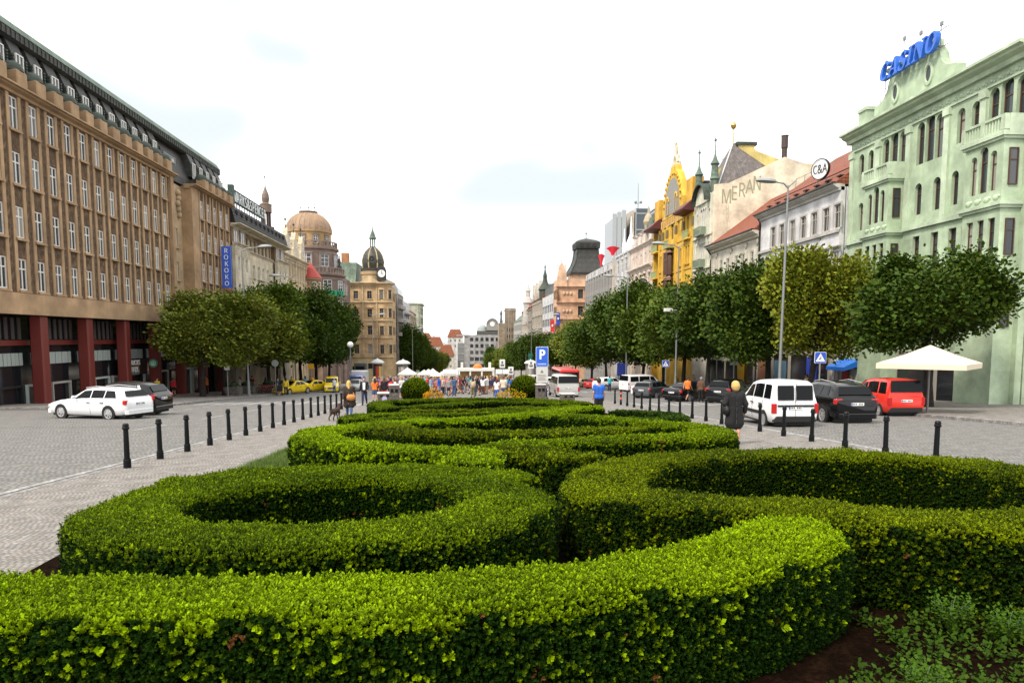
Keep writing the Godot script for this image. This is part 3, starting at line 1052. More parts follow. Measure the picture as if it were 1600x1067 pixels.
func domed_building() -> void:
	var w := wall_mat(0.28, 0.205, 0.17)
	var tr := wall_mat(0.34, 0.26, 0.22)
	var och := wall_mat(0.52, 0.34, 0.16)
	var fr := c_mat(0.78, 0.76, 0.74, 0.5)
	var b := thing("domed_building", "grey brown rounded corner building with stepped balustrades and an orange copper dome", "building", Vector3(-34.0, 0, -166))
	var c := Vector3.ZERO
	var g := G.new()
	var R := 7.2
	g.lathe([Vector2(R, -9), Vector2(R, 15.0), Vector2(R + 0.5, 15.25), Vector2(R + 0.5, 15.6), Vector2(R - 0.2, 15.6), Vector2(5.0, 15.65)], c, 40)
	g.box(-R, R - 1.0, -9, 15.6, -16, 0)
	g.box(-22, 0, -9, 15.6, -14, R - 0.4)
	part("wall", g, w, b)
	g = G.new()
	g.lathe([Vector2(5.9, 15.6), Vector2(5.9, 20.6), Vector2(6.3, 20.8), Vector2(6.3, 21.2), Vector2(4.3, 21.25)], c, 36)
	g.box(-14, 0, 15.6, 20.6, -8, 4.8)
	part("upper_drum", g, w, b)
	g = G.new()
	g.lathe([Vector2(4.7, 21.2), Vector2(4.7, 24.3), Vector2(4.95, 24.5), Vector2(4.95, 24.8)], c, 36)
	part("dome_drum", g, och, b)
	var prof := []
	for k in 13:
		var a := PI / 2 * k / 12.0
		prof.append(Vector2(4.9 * cos(a) if k < 11 else 1.9, 24.8 + 4.3 * sin(minf(a, PI / 2 * 10.5 / 12))))
	prof.resize(11)
	prof.append(Vector2(1.8, 29.0))
	prof.append(Vector2(0, 29.1))
	g = G.new()
	g.lathe(prof, c, 40)
	var dome := part("dome", g, plain(lin(0.40, 0.265, 0.165), 0.7, 0, M.t_plaster, 0.3), b)
	for k in 28:
		g = G.new()
		var pts := PackedVector3Array()
		var u := TAU * k / 28
		for i in 11:
			pts.append(Vector3(cos(u) * prof[i].x * 1.004, prof[i].y, sin(u) * prof[i].x * 1.004))
		g.pipe(pts, [0.07], 4)
		part("rib", g, plain(lin(0.36, 0.235, 0.145), 0.7), dome)
	g = G.new()
	g.lathe([Vector2(2.0, 28.85), Vector2(2.0, 29.15), Vector2(0, 29.2)], c, 20)
	part("dome_cap", g, c_mat(0.12, 0.08, 0.06), b)
	for s in [-1.5, 0.2, 1.4]:
		finial(b, Vector3(s, 29.1, 0.4), 1.5, M.iron)
	ring_balustrade(b, c, 5.9, 21.2, 1.3, tr, 42)
	ring_balustrade(b, c, R + 0.1, 15.6, 1.3, tr, 54)
	ring_windows(b, c, 4.65, 22.0, 0.9, 1.7, "mt", [-0.75, -0.1, 0.5, 1.1], fr, tr)
	ring_windows(b, c, 5.9, 17.1, 1.9, 2.6, "mth", [-0.55, 0.1, 0.75, 1.35], fr, tr)
	for y in [11.9, 7.6, 3.2, -1.2]:
		ring_windows(b, c, R, y, 2.0, 2.3, "mth", [-0.45, 0.12, 0.72, 1.25], fr)
	for k in 3:
		for y in [11.9, 7.6, 3.2, -1.2]:
			put_window(b, Vector3(R - 0.98, y, -3.0 - k * 3.6), 1.9, 2.3, "mth", fr, PI / 2)
	for y in [10.4, 6.0, 14.3]:
		g = G.new()
		g.lathe([Vector2(R, y), Vector2(R + 0.18, y + 0.05), Vector2(R + 0.18, y + 0.35), Vector2(R, y + 0.4)], c, 40)
		part("band", g, tr, b)
	for k in 7:
		var a := -0.75 + k * 0.36
		g = G.new()
		g.lathe([Vector2(0.4, -9), Vector2(0.34, 5.6), Vector2(0.5, 5.9)], Vector3.ZERO, 10)
		part("column", g, tr, b, Vector3(sin(a) * (R + 0.25), 0, cos(a) * (R + 0.25)))
	# statue group on the balustrade corner
	g = G.new()
	g.box(-0.5, 0.5, 0, 0.8, -0.4, 0.4)
	g.pipe(PackedVector3Array([Vector3(0, 0.8, 0), Vector3(0.05, 1.6, 0), Vector3(0, 2.3, 0.05), Vector3(0, 2.6, 0)]), [0.42, 0.36, 0.28, 0.12], 8)
	g.ball(Vector3(0, 2.8, 0), Vector3.ONE * 0.2, 8, 5)
	part("statue", g, c_mat(0.07, 0.06, 0.055), b, Vector3(6.6, 16.6, 1.2))
	# green sign
	for k in 9:
		var a := 0.34 + k * 0.12
		g = G.new()
		g.cbox(-0.36, 0.36, 0, 1.15, 0, 0.22, 0.03)
		var o := part("sign_letter_box", g, c_mat(0.005, 0.20 + 0.05 * (k % 3), 0.12, 0.4), b, Vector3(sin(a) * (R + 0.45), 10.9, cos(a) * (R + 0.45)))
		o.rotation.y = a
	settle(b, 166)


func clock_dome_building() -> void:
	var w := wall_mat(0.66, 0.46, 0.25)
	var tr := wall_mat(0.72, 0.55, 0.34)
	var fr := c_mat(0.2, 0.15, 0.1, 0.6)
	var b := thing("clock_dome_building", "ochre corner building with a dark ribbed dome, white clock and copper lantern", "building", Vector3(-23.6, 0, -185))
	# front (towards the camera): local x from -6 to 4.9, corner tower at the right
	var xs := [-3.3, 0.0]
	facade(b, -6.5, 2.2, -10, 15.2, [[11.5, 1.95, 1.15, "mt", xs, "su"], [7.0, 2.05, 1.15, "mt", xs, "sh"], [2.7, 2.2, 1.15, "mt", xs, "sp"], [-1.9, 2.2, 1.15, "mt", xs, "sh"]], w, fr, 0, 0.24, tr)
	mass(b, -6.5, 4.6, -10, 15.2, -19, -2.4, w)
	mass(b, -6.5, 2.2, -10, 15.2, -2.4, -0.42, w)
	var g := G.new()
	var C := Vector3(3.3, 0, -1.6)
	g.lathe([Vector2(2.1, -10), Vector2(2.1, 15.0)], C, 24)
	part("corner_tower", g, w, b)
	for y in [11.5, 7.0, 2.7, -1.9]:
		ring_windows(b, C, 2.1, y, 0.95, 2.1, "mt", [-0.15, 0.85], fr, tr)
	for y in [-2.9, 1.9, 6.1, 10.6]:
		band(b, -6.5, 2.3, y, y + 0.3, 0.3, tr, "band")
		g = G.new()
		g.lathe([Vector2(2.1, y), Vector2(2.4, y + 0.02), Vector2(2.4, y + 0.3), Vector2(2.1, y + 0.32)], C, 24)
		part("band", g, tr, b)
	# rustication courses between the windows
	for k in 26:
		var y := -2.4 + k * 0.48
		for q in [[-6.5, -4.4], [-2.2, -1.1], [1.1, 1.7]]:
			if fmod(absf(y + 2.9), 4.3) > 0.5:
				band(b, q[0], q[1], y, y + 0.4, 0.07, w, "rusticated_course")
	for p in [[-5.6, 0.45], [-1.65, 0.35], [1.75, 0.35]]:
		mass(b, p[0] - p[1] * 0.5, p[0] + p[1] * 0.5, -2.4, 15, -0.05, 0.2, tr, "pilaster")
	for y in [2.0, -2.7]:
		balustrade(b, -6.4, 2.2, y, 0.8, 0.45, tr, 0.25)
	cornice(b, -6.8, 2.4, 14.7, 0.8, 0.9, tr)
	bracket_row(b, -6.5, 2.2, 14.2, 0.7, tr, 0, 0.28)
	g = G.new()
	g.lathe([Vector2(2.1, 14.7), Vector2(2.3, 15.0), Vector2(2.9, 15.2), Vector2(2.9, 15.5), Vector2(1.5, 15.6)], C, 24)
	part("cornice", g, tr, b)
	g = G.new()
	g.prism(PackedVector2Array([Vector2(-2.2, 15.5), Vector2(2.6, 15.5), Vector2(0.2, 17.0)]), -1.2, 0.7)
	part("pediment", g, tr, b)
	# shop storey
	mass(b, -6.55, 2.3, -10, -3.2, -0.05, 0.12, wall_mat(0.62, 0.5, 0.28), "shop_wall")
	mass(b, -0.6, 1.9, -5.6, -4.3, 0.1, 0.2, M.shop_glass, "shop_window")
	mass(b, -4.4, -1.6, -8.4, -5.0, 0.1, 0.2, M.shop_glass, "shop_window")
	# copper roof left of the dome and a brick chimney
	roof(b, -9.0, -3.4, [[-14, 15.5], [-0.6, 15.5], [-3.2, 20.6], [-14, 20.6]], M.copper, "copper_roof")
	mass(b, -7.2, -5.4, 19.0, 23.0, -5, -3.4, wall_mat(0.5, 0.24, 0.11), "chimney")
	# dome
	var D := Vector3(0.7, 0, -2.6)
	g = G.new()
	g.lathe([Vector2(2.9, 15.6), Vector2(2.9, 17.4), Vector2(3.1, 17.5), Vector2(3.1, 18.2), Vector2(2.6, 18.4)], D, 24)
	part("dome_drum", g, wall_mat(0.5, 0.36, 0.2), b)
	g = G.new()
	g.lathe([Vector2(3.0, 17.7), Vector2(3.05, 19.0), Vector2(2.7, 19.05)], D, 24)
	part("dome_drum", g, c_mat(0.04, 0.035, 0.03, 0.6), b)
	var prof := [Vector2(2.6, 19.0), Vector2(2.78, 20.2), Vector2(2.72, 21.2), Vector2(2.45, 22.2), Vector2(1.95, 23.1), Vector2(1.3, 23.8), Vector2(0.75, 24.2), Vector2(0.7, 24.4), Vector2(0, 24.4)]
	g = G.new()
	g.lathe(prof, D, 28)
	var dome := part("dome", g, plain(lin(0.075, 0.068, 0.05), 0.45, 0, M.t_blotch, 0.3), b)
	for k in 8:
		var pts := PackedVector3Array()
		var u := TAU * (k + 0.35) / 8
		for i in 7:
			pts.append(D + Vector3(cos(u) * prof[i].x * 1.01, prof[i].y, sin(u) * prof[i].x * 1.01))
		g = G.new()
		g.pipe(pts, [0.17, 0.17, 0.17, 0.15, 0.13, 0.1, 0.08], 5)
		part("rib", g, c_mat(0.42, 0.36, 0.18, 0.5), dome)
	g = G.new()
	g.lathe([Vector2(0.62, -0.3), Vector2(0.62, 0.1), Vector2(0.42, 0.14), Vector2(0.4, 0.0), Vector2(0, 0.0)], Vector3.ZERO, 12)
	var oe := part("round_window", g, M.trim, dome, D + Vector3(0, 21.3, 2.66))
	oe.rotation.x = PI / 2
	for k in 6:
		g = G.new()
		g.box(-0.09, 0.09, 24.4, 26.3, 0.5, 0.68)
		var o := part("lantern_post", g, M.copper, b, D)
		o.rotation.y = TAU * k / 6
	g = G.new()
	g.lathe([Vector2(0.9, 26.3), Vector2(0.9, 26.5), Vector2(0.7, 26.9), Vector2(0.5, 27.6), Vector2(0.25, 28.2), Vector2(0.12, 28.6), Vector2(0.05, 29.6), Vector2(0, 30.2)], D, 12)
	part("lantern_roof", g, M.copper, b)
	# clock in its dark scroll frame
	g = G.new()
	g.prism(PackedVector2Array([Vector2(-1.1, 15.9), Vector2(1.1, 15.9), Vector2(1.15, 18.3), Vector2(0.8, 19.2), Vector2(0, 19.6), Vector2(-0.8, 19.2), Vector2(-1.15, 18.3)]), -0.4, 0.3)
	var cf := part("clock_frame", g, c_mat(0.03, 0.027, 0.024, 0.6), b, Vector3(3.1, 0, 0.3))
	g = G.new()
	g.lathe([Vector2(0.9, -0.05), Vector2(0.9, 0.08), Vector2(0, 0.08)], Vector3.ZERO, 24)
	var face := part("clock_face", g, c_mat(0.8, 0.8, 0.78, 0.4), cf, Vector3(0, 17.6, 0.3))
	face.rotation.x = PI / 2
	g = G.new()
	g.box(-0.05, 0.05, 0, 0.7, 0.39, 0.42)
	g.box(-0.04, 0.4, -0.05, 0.05, 0.43, 0.45)
	part("clock_hand", g, M.iron, cf, Vector3(0, 17.6, 0))
	# street side
	for k in 4:
		for y in [11.5, 7.0, 2.7, -1.9]:
			put_window(b, Vector3(4.62, y, -5.2 - k * 3.4), 1.15, 2.1, "mt", fr, PI / 2)
	settle(b, 185)


func right_buildings() -> void:
	green_building()
	white_building()
	cream_low_building()
	hotel_building()
	yellow_hotel()
	pink_building()
	white_glass_building()
	grey_building()
	peach_building()


func green_building() -> void:
	var d1 := 61.6
	var b := building("green_building", "pale mint green building with arched windows, balcony bay and blue rooftop letters", 1, 32.25, d1)
	var w := wall_mat(0.53, 0.66, 0.455)
	var tr := wall_mat(0.62, 0.74, 0.54)
	var fr := c_mat(0.075, 0.035, 0.022, 0.5)
	var W := 20.0
	var arch := []
	var mid := []
	for q in [1.7, 3.1]:
		arch.append(q)
	for q in [13.9, 15.3]:
		arch.append(q)
	facade(b, 0, W, -6, 18.2, [[14.6, 2.2, 0.75, "t", arch, "a"], [14.2, 2.9, 0.85, "t", [5.2, 9.6, 11.7, 16.9], "a"], [14.2, 3.2, 1.0, "t", [6.3, 10.65, 18.0], "a"], [14.2, 2.9, 0.85, "t", [7.4, 19.2], "a"],
		[10.7, 2.2, 0.7, "t", [1.9, 3.2, 13.6, 14.9], "a"], [10.7, 2.2, 0.8, "t", [9.6, 11.7], "a"], [6.8, 2.4, 0.8, "t", [1.9, 3.2, 9.6, 11.7, 13.6, 14.9]], [2.6, 2.4, 0.8, "t", [1.9, 3.2, 9.6, 11.7]]], w, fr, 0, 0.3, tr)
	mass(b, 0, W, -6, 18.2, -14, -0.5, w)
	for q in [[4.6, 7.9], [16.3, 19.6]]:
		var c: float = (q[0] + q[1]) / 2
		var z := 1.2
		facade(b, q[0], q[1], -6, 13.7, [[10.6, 2.3, 0.55, "t", [c - 0.85, c + 0.85], "a"], [10.6, 2.7, 0.75, "t", [c], "a"], [6.6, 2.4, 0.6, "t", [c - 0.95, c, c + 0.95]], [2.4, 2.4, 0.6, "t", [c - 0.95, c, c + 0.95]]], w, fr, z, 0.25, tr, "bay_wall")
		for s in [0, 1]:  # cheeks
			var g := G.new()
			var xx: float = q[s]
			if s == 0:
				g.quad(Vector3(xx, -6, 0), Vector3(xx, -6, z - 0.4), Vector3(xx, 13.7, z - 0.4), Vector3(xx, 13.7, 0))
			else:
				g.quad(Vector3(xx, -6, z - 0.4), Vector3(xx, -6, 0), Vector3(xx, 13.7, 0), Vector3(xx, 13.7, z - 0.4))
			part("bay_cheek", g, w, b)
			for y in [2.6, 6.8, 10.8]:
				put_window(b, Vector3(xx + (0.003 if s else -0.003), y, z / 2), 0.55, 2.1, "t", fr, PI / 2 if s else -PI / 2)
		for y in [9.5, 5.3, 13.4]:
			var g := G.new()
			g.box(q[0] - 0.15, q[1] + 0.15, y, y + 0.16, -0.05, z + 0.14)
			g.box(q[0] - 0.25, q[1] + 0.25, y + 0.16, y + 0.36, -0.05, z + 0.25)
			part("band", g, tr, b)
		balustrade(b, q[0] - 0.2, q[1] + 0.2, 13.76, 1.0, z + 0.05, tr, 0.24)
		var g2 := G.new()
		g2.box(q[1] + 0.05, q[1] + 0.25, 13.76, 14.76, 0.0, z - 0.1)
		g2.box(q[0] - 0.25, q[0] - 0.05, 13.76, 14.76, 0.0, z - 0.1)
		part("parapet", g2, tr, b)
		for k in 4:  # relief ornaments under the windows
			g2 = G.new()
			g2.ball(Vector3.ZERO, Vector3(0.28, 0.16, 0.09), 8, 4)
			g2.ball(Vector3(0.22, 0.05, 0), Vector3(0.12, 0.1, 0.07), 6, 4)
			part("relief", g2, tr, b, Vector3(q[0] + 0.5 + k * 0.8, 10.15, z + 0.02))
	for y in [9.7, 5.4]:
		for q in [[0.0, 4.4], [8.1, 16.1]]:
			band(b, q[0], q[1], y, y + 0.3, 0.2, tr, "band")
	for k in 28:  # stucco frieze under the cornice
		var g := G.new()
		g.ball(Vector3(0, 0, 0), Vector3(0.2, 0.13, 0.07), 7, 4)
		g.ball(Vector3(0.25, -0.1, 0), Vector3(0.1, 0.1, 0.06), 6, 4)
		part("relief", g, tr, b, Vector3(0.5 + k * 0.7, 17.6, 0.02))
	band(b, 0, W, 17.2, 17.32, 0.12, tr)
	for p in [0.35, 4.3, 8.3, 12.6, 16.1]:
		mass(b, p - 0.28, p + 0.28, 9.9, 17.2, -0.05, 0.15, tr, "pilaster")
		mass(b, p - 0.34, p + 0.34, 16.7, 17.15, -0.05, 0.24, tr, "capital")
	cornice(b, -0.4, W, 18.0, 0.8, 0.95, tr)
	var roofm := c_mat(0.09, 0.07, 0.065, 0.8)
	roof(b, 0.2, W, [[-14, 18.6], [-0.3, 18.7], [-4.0, 21.0], [-14, 21.0]], roofm)
	mass(b, 0.3, 1.5, 18.8, 20.4, -1.2, -0.35, w, "chimney")
	mass(b, 0.2, 1.6, 20.4, 20.65, -1.3, -0.25, tr, "chimney_cap")
	# shaped gable with an oval window
	var g3 := G.new()
	var gp := PackedVector2Array([Vector2(3.4, 18.8)])
	gp.append(Vector2(13.2, 18.8))
	gp.append(Vector2(13.2, 19.9))
	for k in 6:
		gp.append(Vector2(13.0 - 1.6 * sin(PI / 2 * k / 5), 21.2 - 1.2 * cos(PI / 2 * k / 5)))
	gp.append(Vector2(10.9, 21.9))
	gp.append(Vector2(5.7, 21.9))
	for k in 6:
		gp.append(Vector2(3.6 + 1.6 * cos(PI / 2 * k / 5), 21.2 - 1.2 * sin(PI / 2 * k / 5)))
	gp.append(Vector2(3.4, 19.9))
	var clean := PackedVector2Array()
	for p in gp:
		if clean.is_empty() or clean[-1].distance_to(p) > 0.01:
			clean.append(p)
	g3.prism(clean, -0.6, 0.05)
	part("gable", g3, w, b)
	cornice(b, 5.3, 11.3, 21.7, 0.45, 0.35, tr, 0.05)
	for cx in [6.3, 10.3]:
		g3 = G.new()
		g3.lathe([Vector2(0.62, -0.1), Vector2(0.62, 0.1), Vector2(0.46, 0.14), Vector2(0.42, 0.02), Vector2(0, 0.02)], Vector3.ZERO, 20)
		var o := part("oval_window", g3, tr, b, Vector3(cx, 20.2, 0.06))
		o.rotation.x = PI / 2
		o.scale = Vector3(0.8, 1, 1.25)
		g3 = G.new()
		g3.lathe([Vector2(0.41, 0.03), Vector2(0, 0.03)], Vector3.ZERO, 20)
		part("pane", g3, M.glass, o)
	# roof sign and its poles
	var sg := thing("rooftop_sign", "blue slanted rooftop letters on thin poles above the green gable", "sign", Vector3(32.05, 0, -d1), -PI / 2)
	sg.position.y = 21.0
	var blue := c_mat(0.025, 0.14, 0.62, 0.4)
	var t := text_mesh("CASINO", 1.25, 0.3, true, "Droid Serif")
	var o2 := part("letters", t, blue, sg, Vector3(8.4, 0.9, 0.3))
	o2.transform.basis = Basis(Vector3(1, 0, 0), Vector3(0.25, 1, 0), Vector3(0, 0, 1))
	for p in [[5.0, 4.1], [7.3, 5.0], [9.3, 4.6], [11.6, 4.3]]:
		var g := G.new()
		g.pipe(PackedVector3Array([Vector3(p[0] - 0.3, -1.4, -0.2), Vector3(p[0] - 0.3, p[1] - 1.6, -0.2)]), [0.035, 0.025], 5)
		g.pipe(PackedVector3Array([Vector3(p[0] - 0.3, p[1] - 2.1, -0.2), Vector3(p[0] + 0.9, p[1] - 2.9, 0.25)]), [0.02], 4)
		g.box(p[0] - 0.36, p[0] - 0.1, p[1] - 2.35, p[1] - 2.1, -0.22, -0.1)
		part("pole", g, M.steel, sg)
	var g4 := G.new()
	g4.pipe(PackedVector3Array([Vector3(5.2, 0.35, 0.1), Vector3(12.6, 0.35, 0.1)]), [0.03], 5)
	g4.pipe(PackedVector3Array([Vector3(5.2, 1.5, 0.1), Vector3(12.6, 1.5, 0.1)]), [0.03], 5)
	part("rail", g4, M.steel, sg)
	g4 = G.new()
	g4.pipe(PackedVector3Array([Vector3(2.7, -1.6, -1.0), Vector3(2.7, 0.6, -1.0)]), [0.03], 5)
	g4.pipe(PackedVector3Array([Vector3(2.7, 0.1, -1.0), Vector3(4.7, 0.3, -0.5)]), [0.02], 4)
	part("pole", g4, M.steel, sg)
	# shops at street level
	mass(b, 3.2, 4.5, -3.4, 0.4, 0.0, 0.1, M.shop_glass, "shop_front")
	mass(b, 8.0, 16.2, -3.4, 1.0, 0.0, 0.06, c_mat(0.30, 0.28, 0.24), "shop_surround")
	mass(b, 13.0, 15.8, -3.4, 0.4, 0.07, 0.12, M.shop_glass, "shop_front")
	mass(b, 8.3, 12.5, -3.4, 0.4, 0.07, 0.12, M.shop_glass, "shop_front")
	for k in 2:
		var g := G.new()
		g.along(PackedVector2Array([Vector2(0.1, 0.2), Vector2(1.5, -0.45), Vector2(1.5, -0.75), Vector2(0.1, -0.35)]), 0.1 + k * 1.5, 1.5 + k * 1.5)
		part("awning", g, c_mat(0.02, 0.16, 0.62, 0.6), b)
	mass(b, 0.3, 1.3, -3.2, -0.6, 0.11, 0.2, c_mat(0.42, 0.05, 0.04), "poster_board")
	mass(b, 1.9, 2.9, -3.2, -0.6, 0.11, 0.2, c_mat(0.45, 0.45, 0.43), "poster_board")
	settle(b, d1)


func white_building() -> void:
	var d1 := 78.6
	var b := building("white_building", "plain white building with a red tiled roof, dark gutter and round shop sign", 1, 31.5, d1)
	var w := wall_mat(0.83, 0.82, 0.83)
	var tr := wall_mat(0.58, 0.55, 0.52)
	var fr := c_mat(0.36, 0.33, 0.29, 0.6)
	var xs := [3.4, 5.5, 7.9, 10.2, 12.4, 14.6, 16.6]
	facade(b, 0.1, 17.0, -7, 14.6, [[11.2, 2.0, 1.1, "mt", xs, "u"], [7.2, 2.1, 1.1, "mt", xs, "h"], [3.0, 2.1, 1.1, "mt", xs, "h"]], w, fr, 0, 0.14, tr)
	mass(b, 0.1, 17.0, -7, 14.6, -14, -0.5, w)
	band(b, 0, 17, 10.85, 11.12, 0.22, tr)
	cornice(b, -0.1, 17.0, 14.3, 0.55, 0.7, wall_mat(0.66, 0.64, 0.6))
	mass(b, -0.2, 17.05, 14.86, 15.0, 0.55, 0.85, c_mat(0.05, 0.045, 0.04), "gutter")
	roof(b, -0.1, 17.0, [[-14, 14.7], [-0.3, 14.8], [0.6, 14.9], [-8.0, 21.0], [-14, 17]], M.tiles)
	for y in [0.22, 0.5]:
		var g := G.new()
		g.pipe(PackedVector3Array([Vector3(1.0, 15.3 + y * 2.0, -0.5 - y), Vector3(16.6, 15.3 + y * 2.0, -0.5 - y)]), [0.05], 5)
		part("snow_rail", g, M.trim, b)
	for k in 8:
		var g := G.new()
		g.box(-0.3, 0.3, 0, 0.12, -0.5, 0.3)
		part("snow_hook", g, M.trim, b, Vector3(1.6 + k * 2.1, 15.55, -0.35))
	for k in 6:
		var g := G.new()
		g.pipe(PackedVector3Array([Vector3(1.2 + k * 2.0, 16.5, -3.0), Vector3(1.2 + k * 2.0, 18.6, -3.2)]), [0.03], 4)
		if k < 5:
			g.pipe(PackedVector3Array([Vector3(1.2 + k * 2.0, 18.5, -3.2), Vector3(3.2 + k * 2.0, 18.5, -3.2)]), [0.025], 4)
		part("roof_rail", g, M.steel, b)
	var ch := wall_mat(0.5, 0.4, 0.34)
	mass(b, 14.4, 17.4, 17.0, 21.6, -7.6, -5.6, ch, "chimney")
	mass(b, 14.3, 17.5, 21.6, 21.75, -7.7, -5.5, M.trim, "chimney_cap")
	for k in 3:
		var g := G.new()
		g.lathe([Vector2(0.2, 19.5), Vector2(0.2, 21.6), Vector2(0.3, 21.7), Vector2(0.3, 21.9), Vector2(0, 22.0)], Vector3(9.6 + k * 0.7, 0, -8.0), 8)
		part("flue", g, M.trim, b)
	var dp := G.new()
	dp.pipe(PackedVector3Array([Vector3(0.05, -7, 0.12), Vector3(0.05, 14.2, 0.12), Vector3(0.1, 14.9, 0.6)]), [0.09], 6)
	part("downpipe", dp, M.trim, b)
	# street-level shops with lit blue strips
	mass(b, 0.4, 16.6, -7, 1.6, -0.02, 0.16, wall_mat(0.5, 0.46, 0.42), "shop_wall")
	for k in 4:
		mass(b, 1.0 + k * 4.0, 4.2 + k * 4.0, -3.6, 0.4, 0.17, 0.22, M.shop_glass, "shop_window")
	var blue := plain(lin(0.05, 0.10, 0.75), 0.3)
	for k in 6:
		mass(b, 12.5 + k * 0.34, 12.66 + k * 0.34, -3.0, 0.2, 0.24, 0.3, blue, "light_strip_sign")
	mass(b, 1.2, 4.0, -3.4, -0.3, 0.23, 0.27, c_mat(0.38, 0.17, 0.09), "shop_poster")
	mass(b, 5.3, 8.0, -3.4, -0.3, 0.23, 0.27, c_mat(0.12, 0.24, 0.34), "shop_poster")
	settle(b, d1)
	var sg := thing("round_roof_sign", "round white sign with thin letters standing on the red roof of the white building", "sign", Vector3(31.3, 16.75, -65.0), -PI / 2 + 0.45)
	sg.scale = Vector3.ONE * 0.86
	var g2 := G.new()
	g2.lathe([Vector2(0, -0.12), Vector2(0.98, -0.12), Vector2(0.98, 0.14), Vector2(0.9, 0.14), Vector2(0.9, 0.1), Vector2(0, 0.1)], Vector3.ZERO, 32)
	var o := part("disc", g2, c_mat(0.75, 0.75, 0.75, 0.4), sg)
	o.rotation.x = PI / 2
	g2 = G.new()
	g2.lathe([Vector2(0.98, -0.14), Vector2(1.06, -0.14), Vector2(1.06, 0.16), Vector2(0.98, 0.16), Vector2(0.98, -0.14)], Vector3.ZERO, 32)
	o = part("rim", g2, M.trim, sg)
	o.rotation.x = PI / 2
	lettering("letters", "C&A", 0.85, 0.06, c_mat(0.05, 0.05, 0.06), sg, Vector3(0, 0, 0.13), 0, false, "Droid Sans", 0.75)
	g2 = G.new()
	for s in [-0.5, 0.5]:
		g2.pipe(PackedVector3Array([Vector3(s, -1.5, -0.3), Vector3(s, 0.2, -0.16)]), [0.05], 5)
	part("stand", g2, M.steel, sg)


func cream_low_building() -> void:
	var d1 := 94.4
	var b := building("cream_low_building", "low cream classical building with a red tiled roof below the hotel side wall", 1, 31.5, d1)
	var w := wall_mat(0.80, 0.75, 0.64)
	var tr := wall_mat(0.72, 0.67, 0.56)
	var fr: Material = M.white_frame
	var xs := [3.7, 6.0, 8.8, 10.9, 13.6, 15.5]
	facade(b, 0.0, 15.8, -7, 13.2, [[9.5, 2.0, 1.0, "mt", xs, "s"], [4.8, 2.1, 1.0, "mt", xs, "hs"]], w, fr, 0, 0.22, tr)
	mass(b, 0, 15.8, -7, 13.2, -14, -0.5, w)
	for q in [[0.4, 2.4], [2.4, 7.3], [7.5, 12.1], [12.3, 15.6]]:
		band(b, q[0] + 0.1, q[1] - 0.1, 8.2, 8.45, 0.2, tr)
		band(b, q[0] + 0.3, q[1] - 0.3, 8.6, 9.25, 0.06, wall_mat(0.66, 0.6, 0.5), "panel")
	for p in [0.3, 2.4, 7.4, 12.2, 15.4]:
		mass(b, p - 0.22, p + 0.22, 8.5, 12.4, -0.05, 0.14, wall_mat(0.66, 0.61, 0.51), "pilaster")
		var g := G.new()
		g.ball(Vector3.ZERO, Vector3(0.28, 0.4, 0.14), 8, 5)
		part("cartouche", g, wall_mat(0.45, 0.42, 0.34), b, Vector3(p, 12.2, 0.16))
	for k in 16:
		band(b, 0.02, 15.78, 8.6 + k * 0.25, 8.62 + k * 0.25, 0.012, tr, "course_line")
	cornice(b, -0.1, 15.8, 12.75, 0.7, 0.9, tr)
	mass(b, -0.1, 15.75, 13.46, 13.6, 0.7, 1.0, M.trim, "gutter")
	roof(b, -0.05, 15.8, [[-14, 13.2], [-0.3, 13.3], [0.8, 13.5], [-7.5, 19.6], [-14, 16]], M.tiles)
	var dp := G.new()
	dp.pipe(PackedVector3Array([Vector3(0.25, -7, 0.14), Vector3(0.25, 12.4, 0.14), Vector3(0.3, 13.4, 0.8)]), [0.13], 6)
	part("downpipe", dp, M.trim, b)
	mass(b, 0.3, 15.6, -7, 0.4, -0.02, 0.15, wall_mat(0.45, 0.4, 0.34), "shop_wall")
	for k in 5:
		mass(b, 0.8 + k * 3.0, 3.2 + k * 3.0, -4.6, -0.8, 0.16, 0.2, M.shop_glass, "shop_window")
	mass(b, 10.6, 12.9, -4.5, -0.4, 0.22, 0.5, c_mat(0.6, 0.32, 0.02), "yellow_shop_front")
	settle(b, d1)


